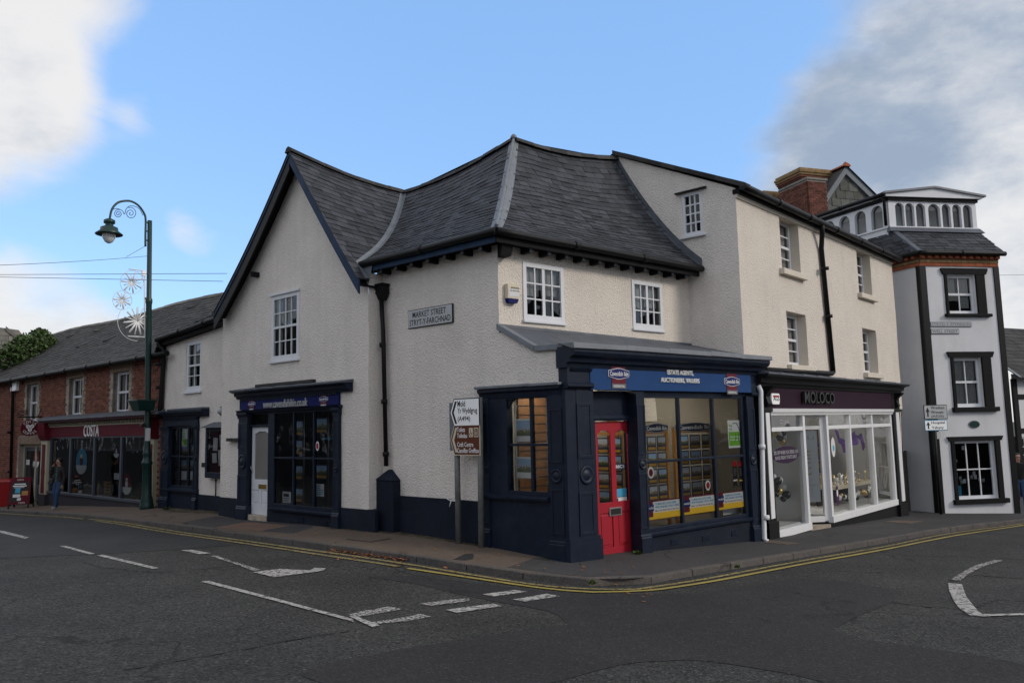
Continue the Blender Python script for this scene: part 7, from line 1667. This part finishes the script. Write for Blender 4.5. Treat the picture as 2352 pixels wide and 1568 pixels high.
# ================================================================== timber framed house past the tower
po=on_ground(2350,1172); HF=Fr(Vector((po.x+1.0,po.y+6,0)),64)
hh=thing('timber_framed_house','black and white timber framed house with dark slate roof beyond the white house','building',HF.w(0,-1,0))
hx0=HF.q(2330,950)[0]; zg_=-1.8; ze_=HF.q(2330,870)[1]; zr2=HF.q(2352,775)[1]
wm=MB(); wall(wm,HF,[(hx0,-2.5),(hx0+9,-2.5),(hx0+9,ze_+.2),(hx0,ze_+.2)],[(hx0+.25,hx0+1.15,.0,1.1)],amp=.005); wm.build('wall','smooth_render',hh)
for a in (hx0,hx0+1.2,hx0+2.4,hx0+3.6): MB().box(HF,a,a+.28,-2,ze_,-.05,.04).build('timber_post','black_matt',hh)
for z in (-.4,1.25,2.6): 
    for k in range(3): MB().box(HF,hx0+.2+1.2*k,hx0+1.2+1.2*k,z,z+.2,-.05,.035).build('timber_rail','black_matt',hh)
window(hh,HF,hx0+.25,hx0+1.15,.0,1.1,-.05,3,3,fw=.06,bw=.03)
def HRf(s,v): return HF.w(s,ze_+(zr2+.9-ze_)*v,.5-3.6*v)
hr=deck(HRf,lambda v:hx0-.3+.9*v,lambda v:hx0+9,4,4).build('roof','slate_brown',hh)
split_pieces(hr,'slate','slate_brown',slates(HRf,lambda v:hx0-.3+.9*v,lambda v:hx0+9,14,.3,seed=41),120)
lead_strip(hr,lambda v:HRf(hx0-.3+.9*v,v),lambda v:HRf(hx0-.25+.9*v,v),lambda v:HRf(hx0-.12+.9*v,v),6,'lead',0,'lead_hip',.04)
# ================================================================== plank fence in the alley
fA=P.w(pr1+.15,0,-.3); fB=TWL.w(-.9,0,.0); fv=Vector((fB.x-fA.x,fB.y-fA.y,0)); FF=Fr(fA,e=fv.normalized())
fn_=thing('plank_fence','weathered grey upright plank fence closing the alley beside the white house','fence',FF.w(.4,-.6,0)); nfl=int(fv.length/.125)+1; ztf=FF.q(2090,1034)[1]
for k in range(nfl): 
    MB().box(FF,k*.125,k*.125+.112,-1.2,ztf+random.uniform(-.04,.03),random.uniform(-.03,-.01),random.uniform(.0,.015)).build('plank','weathered_wood',fn_,bevel=.004)
# ================================================================== street furniture
# direction sign on two posts
SG=L.off(.24)
sg_=thing('direction_sign','two-post road sign, white panel above brown tourist panel, by the side wall','road sign',SG.w(SG.q(1075,1240)[0],0,0))
for (xt,yt,xb,yb) in ((1043,922,1048,1242),(1097,912,1100,1252)):
    t_=SG.q(xt,yt); b_=SG.q(xb,yb); MB().tube([SG.w(b_[0],b_[1]-.2,-.05),SG.w(t_[0],t_[1],-.05)],.047,12).build('post','galvanised',sg_)
def pent(fr,b,ins,tip): # arrow-ended panel pointing left
    a0,a1,z0,z1=b[0]+ins,b[1]-ins,b[2]+ins,b[3]-ins; zm_=(z0+z1)/2; return [(a0,zm_),(a0+tip,z0),(a1,z0),(a1,z1),(a0+tip,z1)]
bA=SG.box(1033,921,1104,1039); MB().box(SG,bA[0],bA[1],bA[2]+.03,bA[3]-.03,.0,.012).build('backing_plate','sign_plate',sg_)
b=SG.box(1035.5,921,1104,973); zc_=(b[2]+b[3])/2; b=(b[0],b[1],zc_-.225,zc_+.225)
MB().poly(SG,pent(SG,b,0,.09),.012,.02).build('white_panel_rim','text_black',sg_); wp=MB().poly(SG,pent(SG,b,.016,.085),.02,.024).build('white_panel','sign_white',sg_)
wd_=b[1]-b[0]
def chev(fr,b,x,w_,t,mat,par): 
    zm_=(b[2]+b[3])/2; h=(b[3]-b[2])*.40; return MB().poly(fr,[(b[0]+x,zm_),(b[0]+x+.075,zm_-h),(b[0]+x+.075+w_,zm_-h),(b[0]+x+w_,zm_),(b[0]+x+.075+w_,zm_+h),(b[0]+x+.075,zm_+h)],t,t+.002).build('chevron',mat,par)
chev(SG,b,.045,.045,.024,'text_black',wp)
for i,(tx,wf) in enumerate((('Mold',.26),('Yr Wyddgrug',.66),('(A494)',.42))): text(tx,SG,b[0]+wd_*.27,b[0]+wd_*(.27+wf),b[3]-.085-i*.125,.10 if i!=1 else .115,.0245,'text_black',wp,.002)
b2=SG.box(1034,981.5,1105,1039.5); zc_=(b2[2]+b2[3])/2; b2=(b[0],b[1],zc_-.245,zc_+.245)
MB().poly(SG,pent(SG,b2,0,.09),.012,.02).build('brown_panel_rim','sign_cream',sg_); bp_=MB().poly(SG,pent(SG,b2,.016,.085),.02,.024).build('brown_panel','sign_brown',sg_); chev(SG,b2,.045,.045,.024,'sign_cream',bp_)
for tx,wf,zo in (('Toilets',.27,.08),('Toiledau',.34,.175),('Craft Centre',.54,.315),('Canolfan Grefftau',.72,.41)): text(tx,SG,b2[0]+wd_*.24,b2[0]+wd_*(.24+wf),b2[3]-zo,.075,.0245,'text_white',bp_,.002)
for (u0,u1,m1) in ((.645,.77,'sign_cream'),(.81,.955,'sign_cream')): MB().box(SG,b2[0]+wd_*u0,b2[0]+wd_*u1,b2[3]-.20,b2[3]-.055,.024,.026).build('symbol_panel',m1,bp_)
MB().box(SG,b2[0]+wd_*.83,b2[0]+wd_*.935,b2[3]-.185,b2[3]-.07,.026,.0275).build('symbol_field','sign_brown',bp_); text('i',SG,b2[0]+wd_*.865,b2[0]+wd_*.90,b2[3]-.128,.085,.0276,'sign_cream',bp_,.002)
wc_=(b2[0]+wd_*.705,b2[3]-.128); MB().tube([SG.w(wc_[0]+.022*math.cos(k*.5),wc_[1]-.03+.025*math.sin(k*.5),.0275) for k in range(13)],.004,5).tube([SG.w(wc_[0]-.005,wc_[1]+.05,.0275),SG.w(wc_[0]+.004,wc_[1]-.01,.0275),SG.w(wc_[0]+.03,wc_[1]-.012,.0275)],.005,5).build('wheelchair_symbol','text_black',bp_)
tp_=SG.q(1042,1150); m=MB(); 
for k in range(2): m.tube([SG.w(tp_[0]-.03+.1*math.cos(q_*.6),tp_[1]+.01*k,-.05+.055*math.sin(q_*.6)) for q_ in range(12)],.006,5)
m.tube([SG.w(tp_[0]-.05,tp_[1],.01),SG.w(tp_[0]-.13,tp_[1]+.03,.02)],.008,5).tube([SG.w(tp_[0]-.05,tp_[1],.01),SG.w(tp_[0]-.08,tp_[1]-.09,.02)],.008,5); m.build('cable_tie','card_white',None,'white plastic tie knotted round the left sign post leg','tie')
# sign on the white house corner
TS_=TW.off(.35); s2=thing('direction_sign','grey and pale blue direction signs on slim post at white house corner','road sign',TS_.w(TS_.q(2146,1180)[0],-.7,0))
pb=TS_.q(2147,1000)[0]; MB().tube([TS_.w(pb,-1.0,0),TS_.w(pb,TS_.q(2140,932)[1],0)],.035,10).build('post','black_paint',s2)
for (x0,y0,x1,y1,rim,fl_,tc_,lines) in ((2118,930,2174.5,962,'text_black','sign_grey','text_black',('Wrexham','Wrecsam','(A525)')),(2120,964.5,2174.5,988,'sign_blue','sign_white','text_black',('Hospital','Ysbyty'))):
    b=TS_.box(x0,y0,x1,y1); b=(min(b[0],b[1]),max(b[0],b[1]),b[2],b[3]); MB().box(TS_,*b,.03,.045).build('panel_rim',rim,s2,bevel=.006); pn=MB().box(TS_,b[0]+.02,b[1]-.02,b[2]+.02,b[3]-.02,.045,.049).build('panel',fl_,s2)
    w_=b[1]-b[0]; h=(b[3]-b[2]); n=len(lines)
    for i,tx in enumerate(lines): text(tx,TS_,b[0]+w_*.30,b[0]+w_*(.88 if i==0 else .82),b[3]-h*(i+.55)/n*.92-.01,h/n*.62,.0495,tc_,pn,.002)
    am=b[0]+w_*.16; zm_=(b[2]+b[3])/2; MB().poly(TS_,[(am-.02,zm_-h*.32),(am+.02,zm_-h*.32),(am+.02,zm_+h*.05),(am+.065,zm_-h*.02),(am+.0,zm_+h*.34),(am-.065,zm_-h*.02),(am-.02,zm_+h*.05)],.049,.051).build('arrow',tc_,pn)
b=TS_.box(2149,991,2159,1007); MB().box(TS_,b[0],b[1],b[2],b[3],.03,.04).build('small_plate','sign_grey',s2)
# lamp post
lb_=on_ground(337,1168); lb_.z=gz(lb_.x,lb_.y); AF=Fr(lb_,e=Vector((-L.n.x,-L.n.y,0)))
lp=thing('lamp_post','dark green lamp post with swan neck arm and scrolls outside the cafe','street lamp',lb_); gz0_=lb_.z; ztp=AF.q(344,507)[1]
zc=[AF.q(340,y_)[1] for y_ in (1143,1063,1041,690)]
col=MB().lathe(Vector((lb_.x,lb_.y,0)),[(.17,gz0_-.1),(.17,gz0_+.10),(.145,gz0_+.16),(.15,gz0_+.2),(.115,gz0_+.34),(.11,zc[1]-.05),(.13,zc[1]-.02),(.13,zc[1]+.03),(.10,zc[1]+.08),(.095,zc[2]-.04),(.11,zc[2]),(.09,zc[2]+.05),(.075,zc[2]+.15),(.072,zc[3]-.1),(.085,zc[3]-.05),(.085,zc[3]+.03),(.062,zc[3]+.08),(.058,ztp),(.03,ztp+.01)],20); _tp=AF.q(344,507)[0]
for v in col.v: v+=AF.e*(_tp*max(0,v.z-gz0_)/(ztp-gz0_))
col.build('column','green_post',lp)
def AQ(x,y): a,z=AF.q(x,y); return AF.w(a,z,0)
MB().tube(catmull([AQ(*p) for p in ((334,566),(334,540),(334.5,505),(331,490),(319,473),(303,463),(287,461.5),(270,466),(257,481),(251.5,505))],5),.028,8).build('arm','green_post',lp)
for y_ in (511,531,552): MB().tube([AQ(334,y_),AQ(343,y_)],.02,6).build('clamp','green_post',lp)
for (cx_,cy_,r0,dr) in ((272,491,10,1),(300,490,14,-1)):
    MB().tube([AQ(cx_+dr*math.cos(k*.42+1.2)*r0*(1-k/34),cy_-math.sin(k*.42+1.2)*r0*(1-k/34)) for k in range(32)],.009,5).build('scroll','green_post',lp)
MB().tube(catmull([AQ(*p) for p in ((258,482),(268,479),(281,484),(286,492),(290,480),(300,473),(318,478),(329,495))],5),.009,5).build('scroll','green_post',lp)
lh=AF.q(251.5,506); k_=abs(AF.q(251,536)[1]-AF.q(251,506)[1])/30; C0=AF.w(lh[0],0,0)
MB().lathe(C0,[(.04,lh[1]+.05),(12*k_,lh[1]+.0),(12*k_,lh[1]-7*k_),(8*k_,lh[1]-9*k_),(9*k_,lh[1]-13*k_),(18*k_,lh[1]-17*k_),(19*k_,lh[1]-24*k_),(29*k_,lh[1]-32*k_),(28*k_,lh[1]-33.5*k_),(15*k_,lh[1]-28*k_)],24).build('lantern_hood','green_post',lp)
MB().lathe(C0,[(14*k_,lh[1]-29*k_),(14.5*k_,lh[1]-34*k_),(13*k_,lh[1]-42*k_),(8*k_,lh[1]-50*k_),(3*k_,lh[1]-53*k_),(.002,lh[1]-53.5*k_)],20).build('globe','bulb_glass',lp)
q_=AF.q(334,1003); MB().box(AF,q_[0]-.03,q_[0]+.09,q_[1]-.1,q_[1]+.22,.06,.075).build('number_plate','card_white',lp); MB().lathe(AF.w(q_[0]-.1,q_[1]+.3,0),[(.05,0),(.05,.12)],8,ax=AF.n).build('camera','dark_metal',lp)
# light decoration clamped to the post
dcr=thing('star_light_frame','white wire frame of three unlit firework star lights on lamp post','light decoration',AQ(332,700))
fm=MB().tube([AQ(332,623),AQ(332,774)],.016,6).tube([AQ(332,774),AQ(294,772)],.016,6).tube([AQ(296,618),AQ(333,622)],.014,6); fm.build('frame','white_gloss',dcr)
MB().box(AF,AF.q(326,628)[0],AF.q(334,628)[0],AF.q(330,634)[1],AF.q(330,622)[1],-.03,.03).build('junction_box','sign_white',dcr)
for (cx_,cy_,r_,n_,th,full) in ((303,648,27,14,.010,True),(281,689,22,14,.010,True),(316,737,46,15,.014,False)):
    MB().tube([AQ(cx_+r_*math.cos(k/24*2*math.pi)*1.0,cy_+r_*math.sin(k/24*2*math.pi)) for k in (range(25) if full else range(6,18))],.007,5).build('hoop','white_gloss',dcr)
    for k in range(n_):
        an=2*math.pi*k/n_+.1; l1=r_*(.93 if k%2 else .72)
        if not full and math.cos(an)*l1>14: l1=14/max(math.cos(an),.1)
        if not full: l1=min(l1,32)
        MB().tube([AQ(cx_+math.cos(an)*2,cy_+math.sin(an)*2),AQ(cx_+math.cos(an)*l1,cy_+math.sin(an)*l1)],th*(1.9 if k%2 else 1.2),5).build('spoke','white_gloss',dcr)
for y_ in (685,728): MB().tube([AQ(332,y_),AQ(343,y_)],.03,6).build('clamp','galvanised',dcr)
# planter trough on the post
tp0,tp1=AF.q(305,919),AF.q(348,919); bt0,bt1=AF.q(312,943),AF.q(346,943)
pl_=thing('planter','empty dark green planter trough strapped round the lamp post','planter',AF.w(bt0[0],bt0[1],0)); m=MB()
o0=[AF.w(tp0[0],tp0[1],-.28),AF.w(tp1[0],tp0[1],-.28),AF.w(tp1[0],tp0[1],.28),AF.w(tp0[0],tp0[1],.28)]; u0=[AF.w(bt0[0],bt0[1],-.2),AF.w(bt1[0],bt0[1],-.2),AF.w(bt1[0],bt0[1],.2),AF.w(bt0[0],bt0[1],.2)]
m.hexa(u0+o0); m.build('trough','green_post',pl_,bevel=.01); MB().box(AF,tp0[0]-.02,tp1[0]+.02,tp0[1]-.03,tp0[1]+.012,-.30,.30).build('rim','green_post',pl_,bevel=.008)
# overhead cables
def cable(p,q_,sag,lab,r=.006):
    p,q_=Vector(p),Vector(q_); n=14; MB().tube([p.lerp(q_,k/n)-Vector((0,0,sag*4*(k/n)*(1-k/n))) for k in range(n+1)],r,5).build('overhead_cable','cable',None,lab,'cable')
def far(px,py,d): return CAM+pray(px,py)*d
g1=L.q(521,628,TV); g2_=L.q(512,646,TV)
cable(L.w(g1[0],g1[1],TV),far(-60,631,21),.0,'thin cable from the gable bargeboard, upper of the pair'); cable(L.w(g2_[0],g2_[1],TV),far(-60,635,21),.0,'thin cable from the gable bargeboard, lower of the pair'); cable(AQ(340,588),far(-60,611,19),.03,'thin cable running out from the lamp post below its arm')
cable(AQ(334,565),AQ(290,590),.0,'short stay wire from lamp arm down to the cable',.006)
cable(TW.w(wT,TW.q(2300,632)[1],0),far(2440,626,34),.02,'thin cable leaving the eaves of the white house')
# A-board and red bin outside the cafe
bb=on_ground(45,1166); BFa=Fr(bb,e=Vector((.985,-.17,0)).normalized()); BFa=Fr(bb,76)
ab=thing('pavement_board','leaning maroon and black pavement board with drinks poster outside the cafe','sign board',bb)
zb0=gz(bb.x,bb.y); w0=BFa.q(22,1160)[0]; w1=BFa.q(73,1160)[0]; hb=BFa.q(40,1096)[1]-zb0
for sgn,nm in ((1,'front_panel'),(-1,'rear_panel')):
    W_=lambda a,u,d=0:BFa.w(a,zb0+u*hb,sgn*(.24*(1-u))+sgn*d)
    MB().hexa([W_(w0,.14),W_(w1,.14),W_(w1,.14,.03),W_(w0,.14,.03),W_(w0+.03,1),W_(w1-.03,1),W_(w1-.03,1,.03),W_(w0+.03,1,.03)]).build(nm,'maroon' if sgn>0 else 'black_paint',ab)
    for a in (w0+.03,w1-.05): MB().hexa([W_(a,0),W_(a+.04,0),W_(a+.04,0,.03),W_(a,0,.03),W_(a,.15),W_(a+.04,.15),W_(a+.04,.15,.03),W_(a,.15,.03)]).build('leg','black_paint',ab)
W_=lambda a,u,d=0:BFa.w(a,zb0+u*hb,.24*(1-u)+.031+d)
wb=w1-w0
def pq4(u0,u1,v0,v1,mat,nm,d=0):
    f=lambda u,v:W_(w0+.03*v+(wb-.06*v)*u,v,d); MB().face([f(u0,v0),f(u1,v0),f(u1,v1),f(u0,v1)]).build(nm,mat,ab)
pq4(.08,.92,.22,.86,'shop_dark','poster',.001); pq4(.5,.92,.22,.45,'maroon','poster_panel',.002)
for (u0,u1,v0,v1,mt) in ((.28,.52,.5,.66,'sky_blue_card'),(.2,.55,.36,.46,'card_white'),(.6,.9,.42,.56,'pine'),(.42,.6,.26,.34,'card_white')): pq4(u0,u1,v0,v1,mt,'print_shape',.003)
for (u0,u1,v0,v1) in ((.2,.75,.77,.80),(.14,.8,.71,.74),(.2,.7,.67,.685)): pq4(u0,u1,v0,v1,'text_white','print_line',.003)
for (tx,u0,u1,v) in (('COSTA',.32,.62,.925),('COSTA',.5,.8,.185)):
    n_=text(tx,BFa,w0+wb*u0,w0+wb*u1,zb0+v*hb,.05,.24*(1-v)+.034,'text_white',ab,.002)
rb_=on_ground(5,1163); RF=Fr(rb_,70); zr0=gz(rb_.x,rb_.y); rw=RF.q(24,1120)[0]; rt_z=RF.q(10,1100)[1]
rbn=thing('red_bin','bright red lidded storage bin beside the pavement board','bin',rb_)
MB().hexa([RF.w(rw-.95,zr0,-.55),RF.w(rw-.06,zr0,-.55),RF.w(rw-.06,zr0,.0),RF.w(rw-.95,zr0,.0),RF.w(rw-1.0,rt_z-.10,-.6),RF.w(rw,rt_z-.10,-.6),RF.w(rw,rt_z-.10,.05),RF.w(rw-1.0,rt_z-.10,.05)]).build('body','red_plastic',rbn,bevel=.02)
MB().hexa([RF.w(rw-1.03,rt_z-.10,-.62),RF.w(rw+.03,rt_z-.10,-.62),RF.w(rw+.03,rt_z-.10,.08),RF.w(rw-1.03,rt_z-.10,.08),RF.w(rw-.98,rt_z+.0,-.5),RF.w(rw-.02,rt_z+.0,-.5),RF.w(rw-.02,rt_z-.03,.04),RF.w(rw-.98,rt_z-.03,.04)]).build('lid','red_plastic',rbn,bevel=.015)
# ================================================================== stone gable and ivy tree behind the cafe
SF=Fr(Vector((-23.5,34,0)),58); sa=SF.q(25,757); s_r=SF.q(48,785); s_l=SF.q(-60,800)
st=thing('stone_gable_house','weathered grey stone gable with mossy coping beyond the cafe roof','building',SF.w(sa[0],-1,0))
gs=MB().poly(SF,[(s_l[0],-2),(s_r[0]+1.0,-2),(s_r[0]+1.0,s_r[1]-1.0),(sa[0]+.3,sa[1]),(sa[0]-.6,sa[1]+.1),(s_l[0],s_l[1])],-.5,0).build('gable_wall','stone_grey',st)
pcs=[]; z=s_r[1]-2.2
while z<sa[1]:
    x=s_l[0]; h=random.uniform(.16,.3)
    while x<s_r[0]+1.0:
        w_=random.uniform(.25,.6); zt__=sa[1]-max(0,(x+w_-sa[0]-.3))*1.0
        if z+h<zt__ and x>s_l[0]+.1: pcs.append([SF.w(x,z,-.1),SF.w(x+w_-.02,z,-.1),SF.w(x+w_-.02,z+h-.02,-.1),SF.w(x,z+h-.02,-.1),SF.w(x,z,.03),SF.w(x+w_-.02,z,.03),SF.w(x+w_-.02,z+h-.02,.03),SF.w(x,z+h-.02,.03)])
        x+=w_
    z+=h
split_pieces(gs,'stone','stone_grey',pcs)
MB().hexa([SF.w(sa[0]-.2,sa[1]-.05,-.55),SF.w(s_r[0]+1.1,s_r[1]-1.0,-.55),SF.w(s_r[0]+1.1,s_r[1]-1.0,.08),SF.w(sa[0]-.2,sa[1]-.05,.08),SF.w(sa[0]-.2,sa[1]+.15,-.55),SF.w(s_r[0]+1.1,s_r[1]-.8,-.55),SF.w(s_r[0]+1.1,s_r[1]-.8,.08),SF.w(sa[0]-.2,sa[1]+.15,.08)]).build('coping','stone_grey',st,bevel=.02)
def tree(base,cx_list,h,lab,nl=5200):
    o=thing('tree',lab,'tree',base); rg=random.Random(4); tk=MB()
    top=Vector((base.x,base.y,h*.6)); tk.tube([base,base.lerp(top,.5)+Vector((.1,.05,0)),top],[.22,.16,.1],8)
    for c_,r_ in cx_list: tk.tube([top,top.lerp(c_,.6)+Vector((0,0,.2)),c_],[.09,.05,.02],6)
    tk.build('trunk','bark',o); lf_=MB()
    for i in range(nl):
        c_,r_=rg.choice(cx_list); d=Vector((rg.gauss(0,1),rg.gauss(0,1),rg.gauss(0,1))).normalized(); rr=r_*(.45+.62*rg.random()**.5)*(1+.25*noise.noise(d*2.2+c_)); p=c_+Vector((d.x*rr,d.y*rr,d.z*rr*.8))
        s_=rg.uniform(.04,.10); u=Vector((rg.gauss(0,1),rg.gauss(0,1),rg.gauss(0,.6))).normalized()*s_; v=u.orthogonal().normalized()*s_*.55; lf_.face([p-u,p+v,p+u,p-v])
    lf_.build('crown','leaf',o,kind='stuff')
def fp(px,py,d): return far(px,py,d)
tree(Vector((*fp(70,800,37).xy,-1.2)),[(fp(88,782,37),.50),(fp(62,794,37.3),.55),(fp(106,788,36.7),.42),(fp(38,808,37),.5),(fp(75,812,36.5),.7),(fp(15,825,37),.5),(fp(92,768,37),.28),(fp(50,785,37),.3)],8.2,'bushy green tree showing over the cafe roof beside the stone gable')
# ================================================================== people
def person(base,h,face,lab,coat,legs,shirt,pose='phone',hairlen=.0):
    F_=Vector((math.sin(face),math.cos(face),0)); X_=Vector((F_.y,-F_.x,0))*-1     # X_: to the right in the picture when facing the camera
    X_=Vector((-F_.y,F_.x,0))
    def w(x,f,z): return Vector((base.x,base.y,base.z))+(X_*x+F_*f+Vector((0,0,z)))*h
    J={'pel':(0,0,.53,.088,.062),'spi':(0,.005,.62,.080,.058),'che':(0,.0,.74,.095,.062),'nk0':(0,-.005,.815,.045,.042),'nk':(0,.0,.85,.032,.032),'hd':(0,.012,.895,.045,.05),'hd2':(0,.01,.945,.050,.056),'hd3':(0,.0,.975,.035,.04),
       'hl':(-.052,0,.50,.062,.062),'kl':(-.058,.045,.275,.043,.045),'al':(-.05,-.03,.055,.03,.032),'tl':(-.055,.045,.022,.026,.02),
       'hr':(.052,0,.50,.062,.062),'kr':(.052,.07,.28,.043,.045),'ar':(.045,.085,.05,.03,.032),'tr':(.052,.165,.022,.026,.02),
       'sl':(-.10,0,.795,.044,.044),'sr':(.10,0,.795,.044,.044),'er':(.142,-.015,.63,.033,.033),'wr':(.15,.03,.485,.023,.023),'mr':(.15,.045,.445,.024,.014)}
    if pose=='phone': J.update({'el':(-.165,.06,.66,.034,.034),'wl':(-.092,.065,.835,.024,.024),'ml':(-.074,.05,.875,.016,.022)})
    else: J.update({'el':(-.142,-.015,.63,.033,.033),'wl':(-.15,.03,.485,.023,.023),'ml':(-.15,.045,.445,.024,.014)})
    Ed=[('pel','spi'),('spi','che'),('che','nk0'),('nk0','nk'),('nk','hd'),('hd','hd2'),('hd2','hd3'),('pel','hl'),('hl','kl'),('kl','al'),('al','tl'),('pel','hr'),('hr','kr'),('kr','ar'),('ar','tr'),('che','sl'),('sl','el'),('el','wl'),('wl','ml'),('che','sr'),('sr','er'),('er','wr'),('wr','mr')]
    nm=list(J); me=bpy.data.meshes.new('p'); me.from_pydata([(J[k][0]*h,-J[k][1]*h,J[k][2]*h) for k in nm],[(nm.index(a),nm.index(b)) for a,b in Ed],[])
    ob=bpy.data.objects.new('p',me); COL.objects.link(ob); ob.modifiers.new('k','SKIN'); sv_=me.skin_vertices[0].data
    for i,k in enumerate(nm): sv_[i].radius=(J[k][3]*h,J[k][4]*h); sv_[i].use_root=(k=='pel')
    sd=ob.modifiers.new('s','SUBSURF'); sd.levels=2; sd.render_levels=2
    dg=bpy.context.evaluated_depsgraph_get(); ev_=ob.evaluated_get(dg); m2=bpy.data.meshes.new_from_object(ev_); bpy.data.objects.remove(ob)
    mb=MB(); MATS=['skin',coat,legs,'shoe',shirt]
    for v in m2.vertices: mb.v.append(w(v.co.x/h,-v.co.y/h,v.co.z/h))
    for p in m2.polygons:
        c_=p.center/h; mi=1
        if c_.z<.035 or (c_.z<.05 and -c_.y>.06 and c_.z<.06): mi=3
        elif c_.z<.53 and abs(c_.x)<.115: mi=2
        elif c_.z>.835 and abs(c_.x)<.06: mi=0
        elif abs(c_.x)>.12 and c_.z<.475: mi=0
        elif pose=='phone' and c_.x<-.05 and c_.z>.845 and c_.x>-.11: mi=0
        elif abs(c_.x)<.014 and -c_.y>.04 and .54<c_.z<.80: mi=4
        mb.f.append(list(p.vertices)); mb.m.append(mi); mb.sm.append(True)
    # fingers and thumb grow out of each palm
    for sx in (-1,1):
        up=(pose=='phone' and sx<0)
        for k in range(5):
            if up: b0=(-.080+.004*k,.055+.006*(k-2),.875); e0=(-.062+.004*(k-2),.058+.008*(k-2),.905-.006*abs(k-2)); mid=((b0[0]+e0[0])/2-.008,(b0[1]+e0[1])/2+.01,(b0[2]+e0[2])/2)
            else: b0=(sx*.15,.045+.009*(k-2),.448); e0=(sx*(.147-.006*(k==0)),.052+.011*(k-2)+(.02 if k==0 else 0),.405+.008*abs(k-2)); mid=((b0[0]+e0[0])/2+sx*.004,(b0[1]+e0[1])/2,(b0[2]+e0[2])/2)
            mb.tube([w(*b0),w(*mid),w(*e0)],[.0062*h,.0058*h,.0045*h],6,0)
    mb.ball(w(0,.066,.905),.011*h,6,0,(1,1,1.3))
    o=thing('person',lab,'person',base); mb.build('body',MATS,o); 
    hb_=MB().ball(w(0,-.012,.952),.060*h,12,0,(.92,1.0,.92))
    if hairlen: hb_.ball(w(0,-.04,.952-hairlen*.5),.045*h,10,0,(1,.7,1.2))
    hb_.build('hair','hair',o); gl=MB()
    for sx in (-1,1): gl.tube([w(sx*.021+.013*math.cos(k*.7),.063,.925+.009*math.sin(k*.7)) for k in range(10)],.002*h,5); gl.ball(w(sx*.021,.056,.925),.0065*h,6)
    gl.build('glasses','text_black',o)
    MB().tube([w(-.012,.062,.882),w(0,.065,.880),w(.012,.062,.882)],.0035*h,5).build('mouth','red_door',o)
    return o,w
pb0=on_ground(132,1168.5); pb0.z=gz(pb0.x,pb0.y); ph=(pb0-CAM).length; d_=pray(135,1054); kk=((pb0-CAM).dot(CF))/d_.dot(CF); hgt=(CAM+d_*kk).z-pb0.z
hgt=max(1.45,min(1.75,hgt))
wo_,wf=person(pb0,hgt,rad(180+22),'person in dark jacket and blue jeans walking with phone held to ear','jacket','jeans','teal_shirt')
o=thing('handbag','black leather shoulder bag hanging at the walking person\'s side','bag',wf(-.17,.03,.5)); MB().hexa([wf(-.25,-.04,.50),wf(-.11,-.03,.49),wf(-.11,.06,.49),wf(-.25,.06,.50),wf(-.225,-.02,.60),wf(-.125,-.02,.595),wf(-.125,.04,.595),wf(-.225,.04,.60)]).build('body','leather',o,bevel=.02); MB().tube(catmull([wf(-.22,.01,.59),wf(-.17,.0,.72),wf(-.115,.0,.845),wf(-.12,-.06,.72),wf(-.13,.01,.59)],5),.012,6).build('strap','leather',o)
MB().hexa([wf(-.078,.045,.87),wf(-.070,.045,.87),wf(-.070,.085,.87),wf(-.078,.085,.87),wf(-.074,.05,.935),wf(-.066,.05,.935),wf(-.066,.085,.935),wf(-.074,.085,.935)]).build('mobile_phone','black_paint',None,'black mobile phone in the walking person\'s hand','phone')
pb1=on_ground(2347,1171); pb1.z=gz(pb1.x,pb1.y)
person(pb1,1.66,rad(195),'person in long dark coat standing past the white house','black_matt','jeans','black_matt','stand')
# ================================================================== houses across the two streets (seen in the window reflections)
def terrace(fr,a0,a1,h,mat,lab,n,rise=2.45):
    o=thing('terrace_house',lab,'building',fr.w((a0+a1)/2,-.5,0)); hs=[]; w_=(a1-a0)/n
    for k in range(n):
        c_=a0+w_*(k+.5)
        for z in (.9,3.6): hs.append((c_-.55,c_+.55,z,z+1.5))
    m=MB(); wall(m,fr,[(a0,-2),(a1,-2),(a1,h),(a0,h)],[(*x_,.12) for x_ in hs],cell=2.5,amp=0)
    for a in (a0,a1): m.face([fr.w(a,-2,0),fr.w(a,h,0),fr.w(a,h+2.4,-3.2),fr.w(a,h,-6.4),fr.w(a,-2,-6.4)])
    m.face([fr.w(a0,-2,-6.4),fr.w(a1,-2,-6.4),fr.w(a1,h,-6.4),fr.w(a0,h,-6.4)]); m.build('wall',mat,o)
    for x_ in hs: window(o,fr,*x_,-.08,2,2,fw=.08,bw=.04,rail=1)
    r=MB(); r.face([fr.w(a0-.2,h-.1,.3),fr.w(a1+.2,h-.1,.3),fr.w(a1+.2,h+2.45,-3.2),fr.w(a0-.2,h+2.45,-3.2)]); r.face([fr.w(a0-.2,h-.1,-6.7),fr.w(a1+.2,h-.1,-6.7),fr.w(a1+.2,h+2.45,-3.2),fr.w(a0-.2,h+2.45,-3.2)]); r.build('roof','slate_brown',o)
def opp(fr,t): return Fr(fr.w(0,0,t),e=Vector((-fr.e.x,-fr.e.y,0)))
OL=opp(L,15.5); OE=opp(ES,15.0)
terrace(OL,4,22,5.2,'render_cream','cream rendered terrace across the side street',4); terrace(OL,22.5,34,5.8,'dark_reflect_wall','darkened terrace across the side street',4); terrace(OL,34.5,56,6.4,'dark_reflect_wall','darkened terrace far along the side street',6); terrace(OL,56.5,84,5.6,'dark_reflect_wall','plain terrace at the far end of the side street',6)  # pale near wall lifts the left-facing walls, darkened ones keep reflections dim
terrace(OE,-36,-15,5.4,'dark_reflect_wall','darkened terrace across the main street',5)
OB=Fr(Vector((9,-17,0)),e=Vector((-1,0,0))); terrace(OB,0,16,6.0,'dark_reflect_wall','darkened terrace closing the road junction',4)
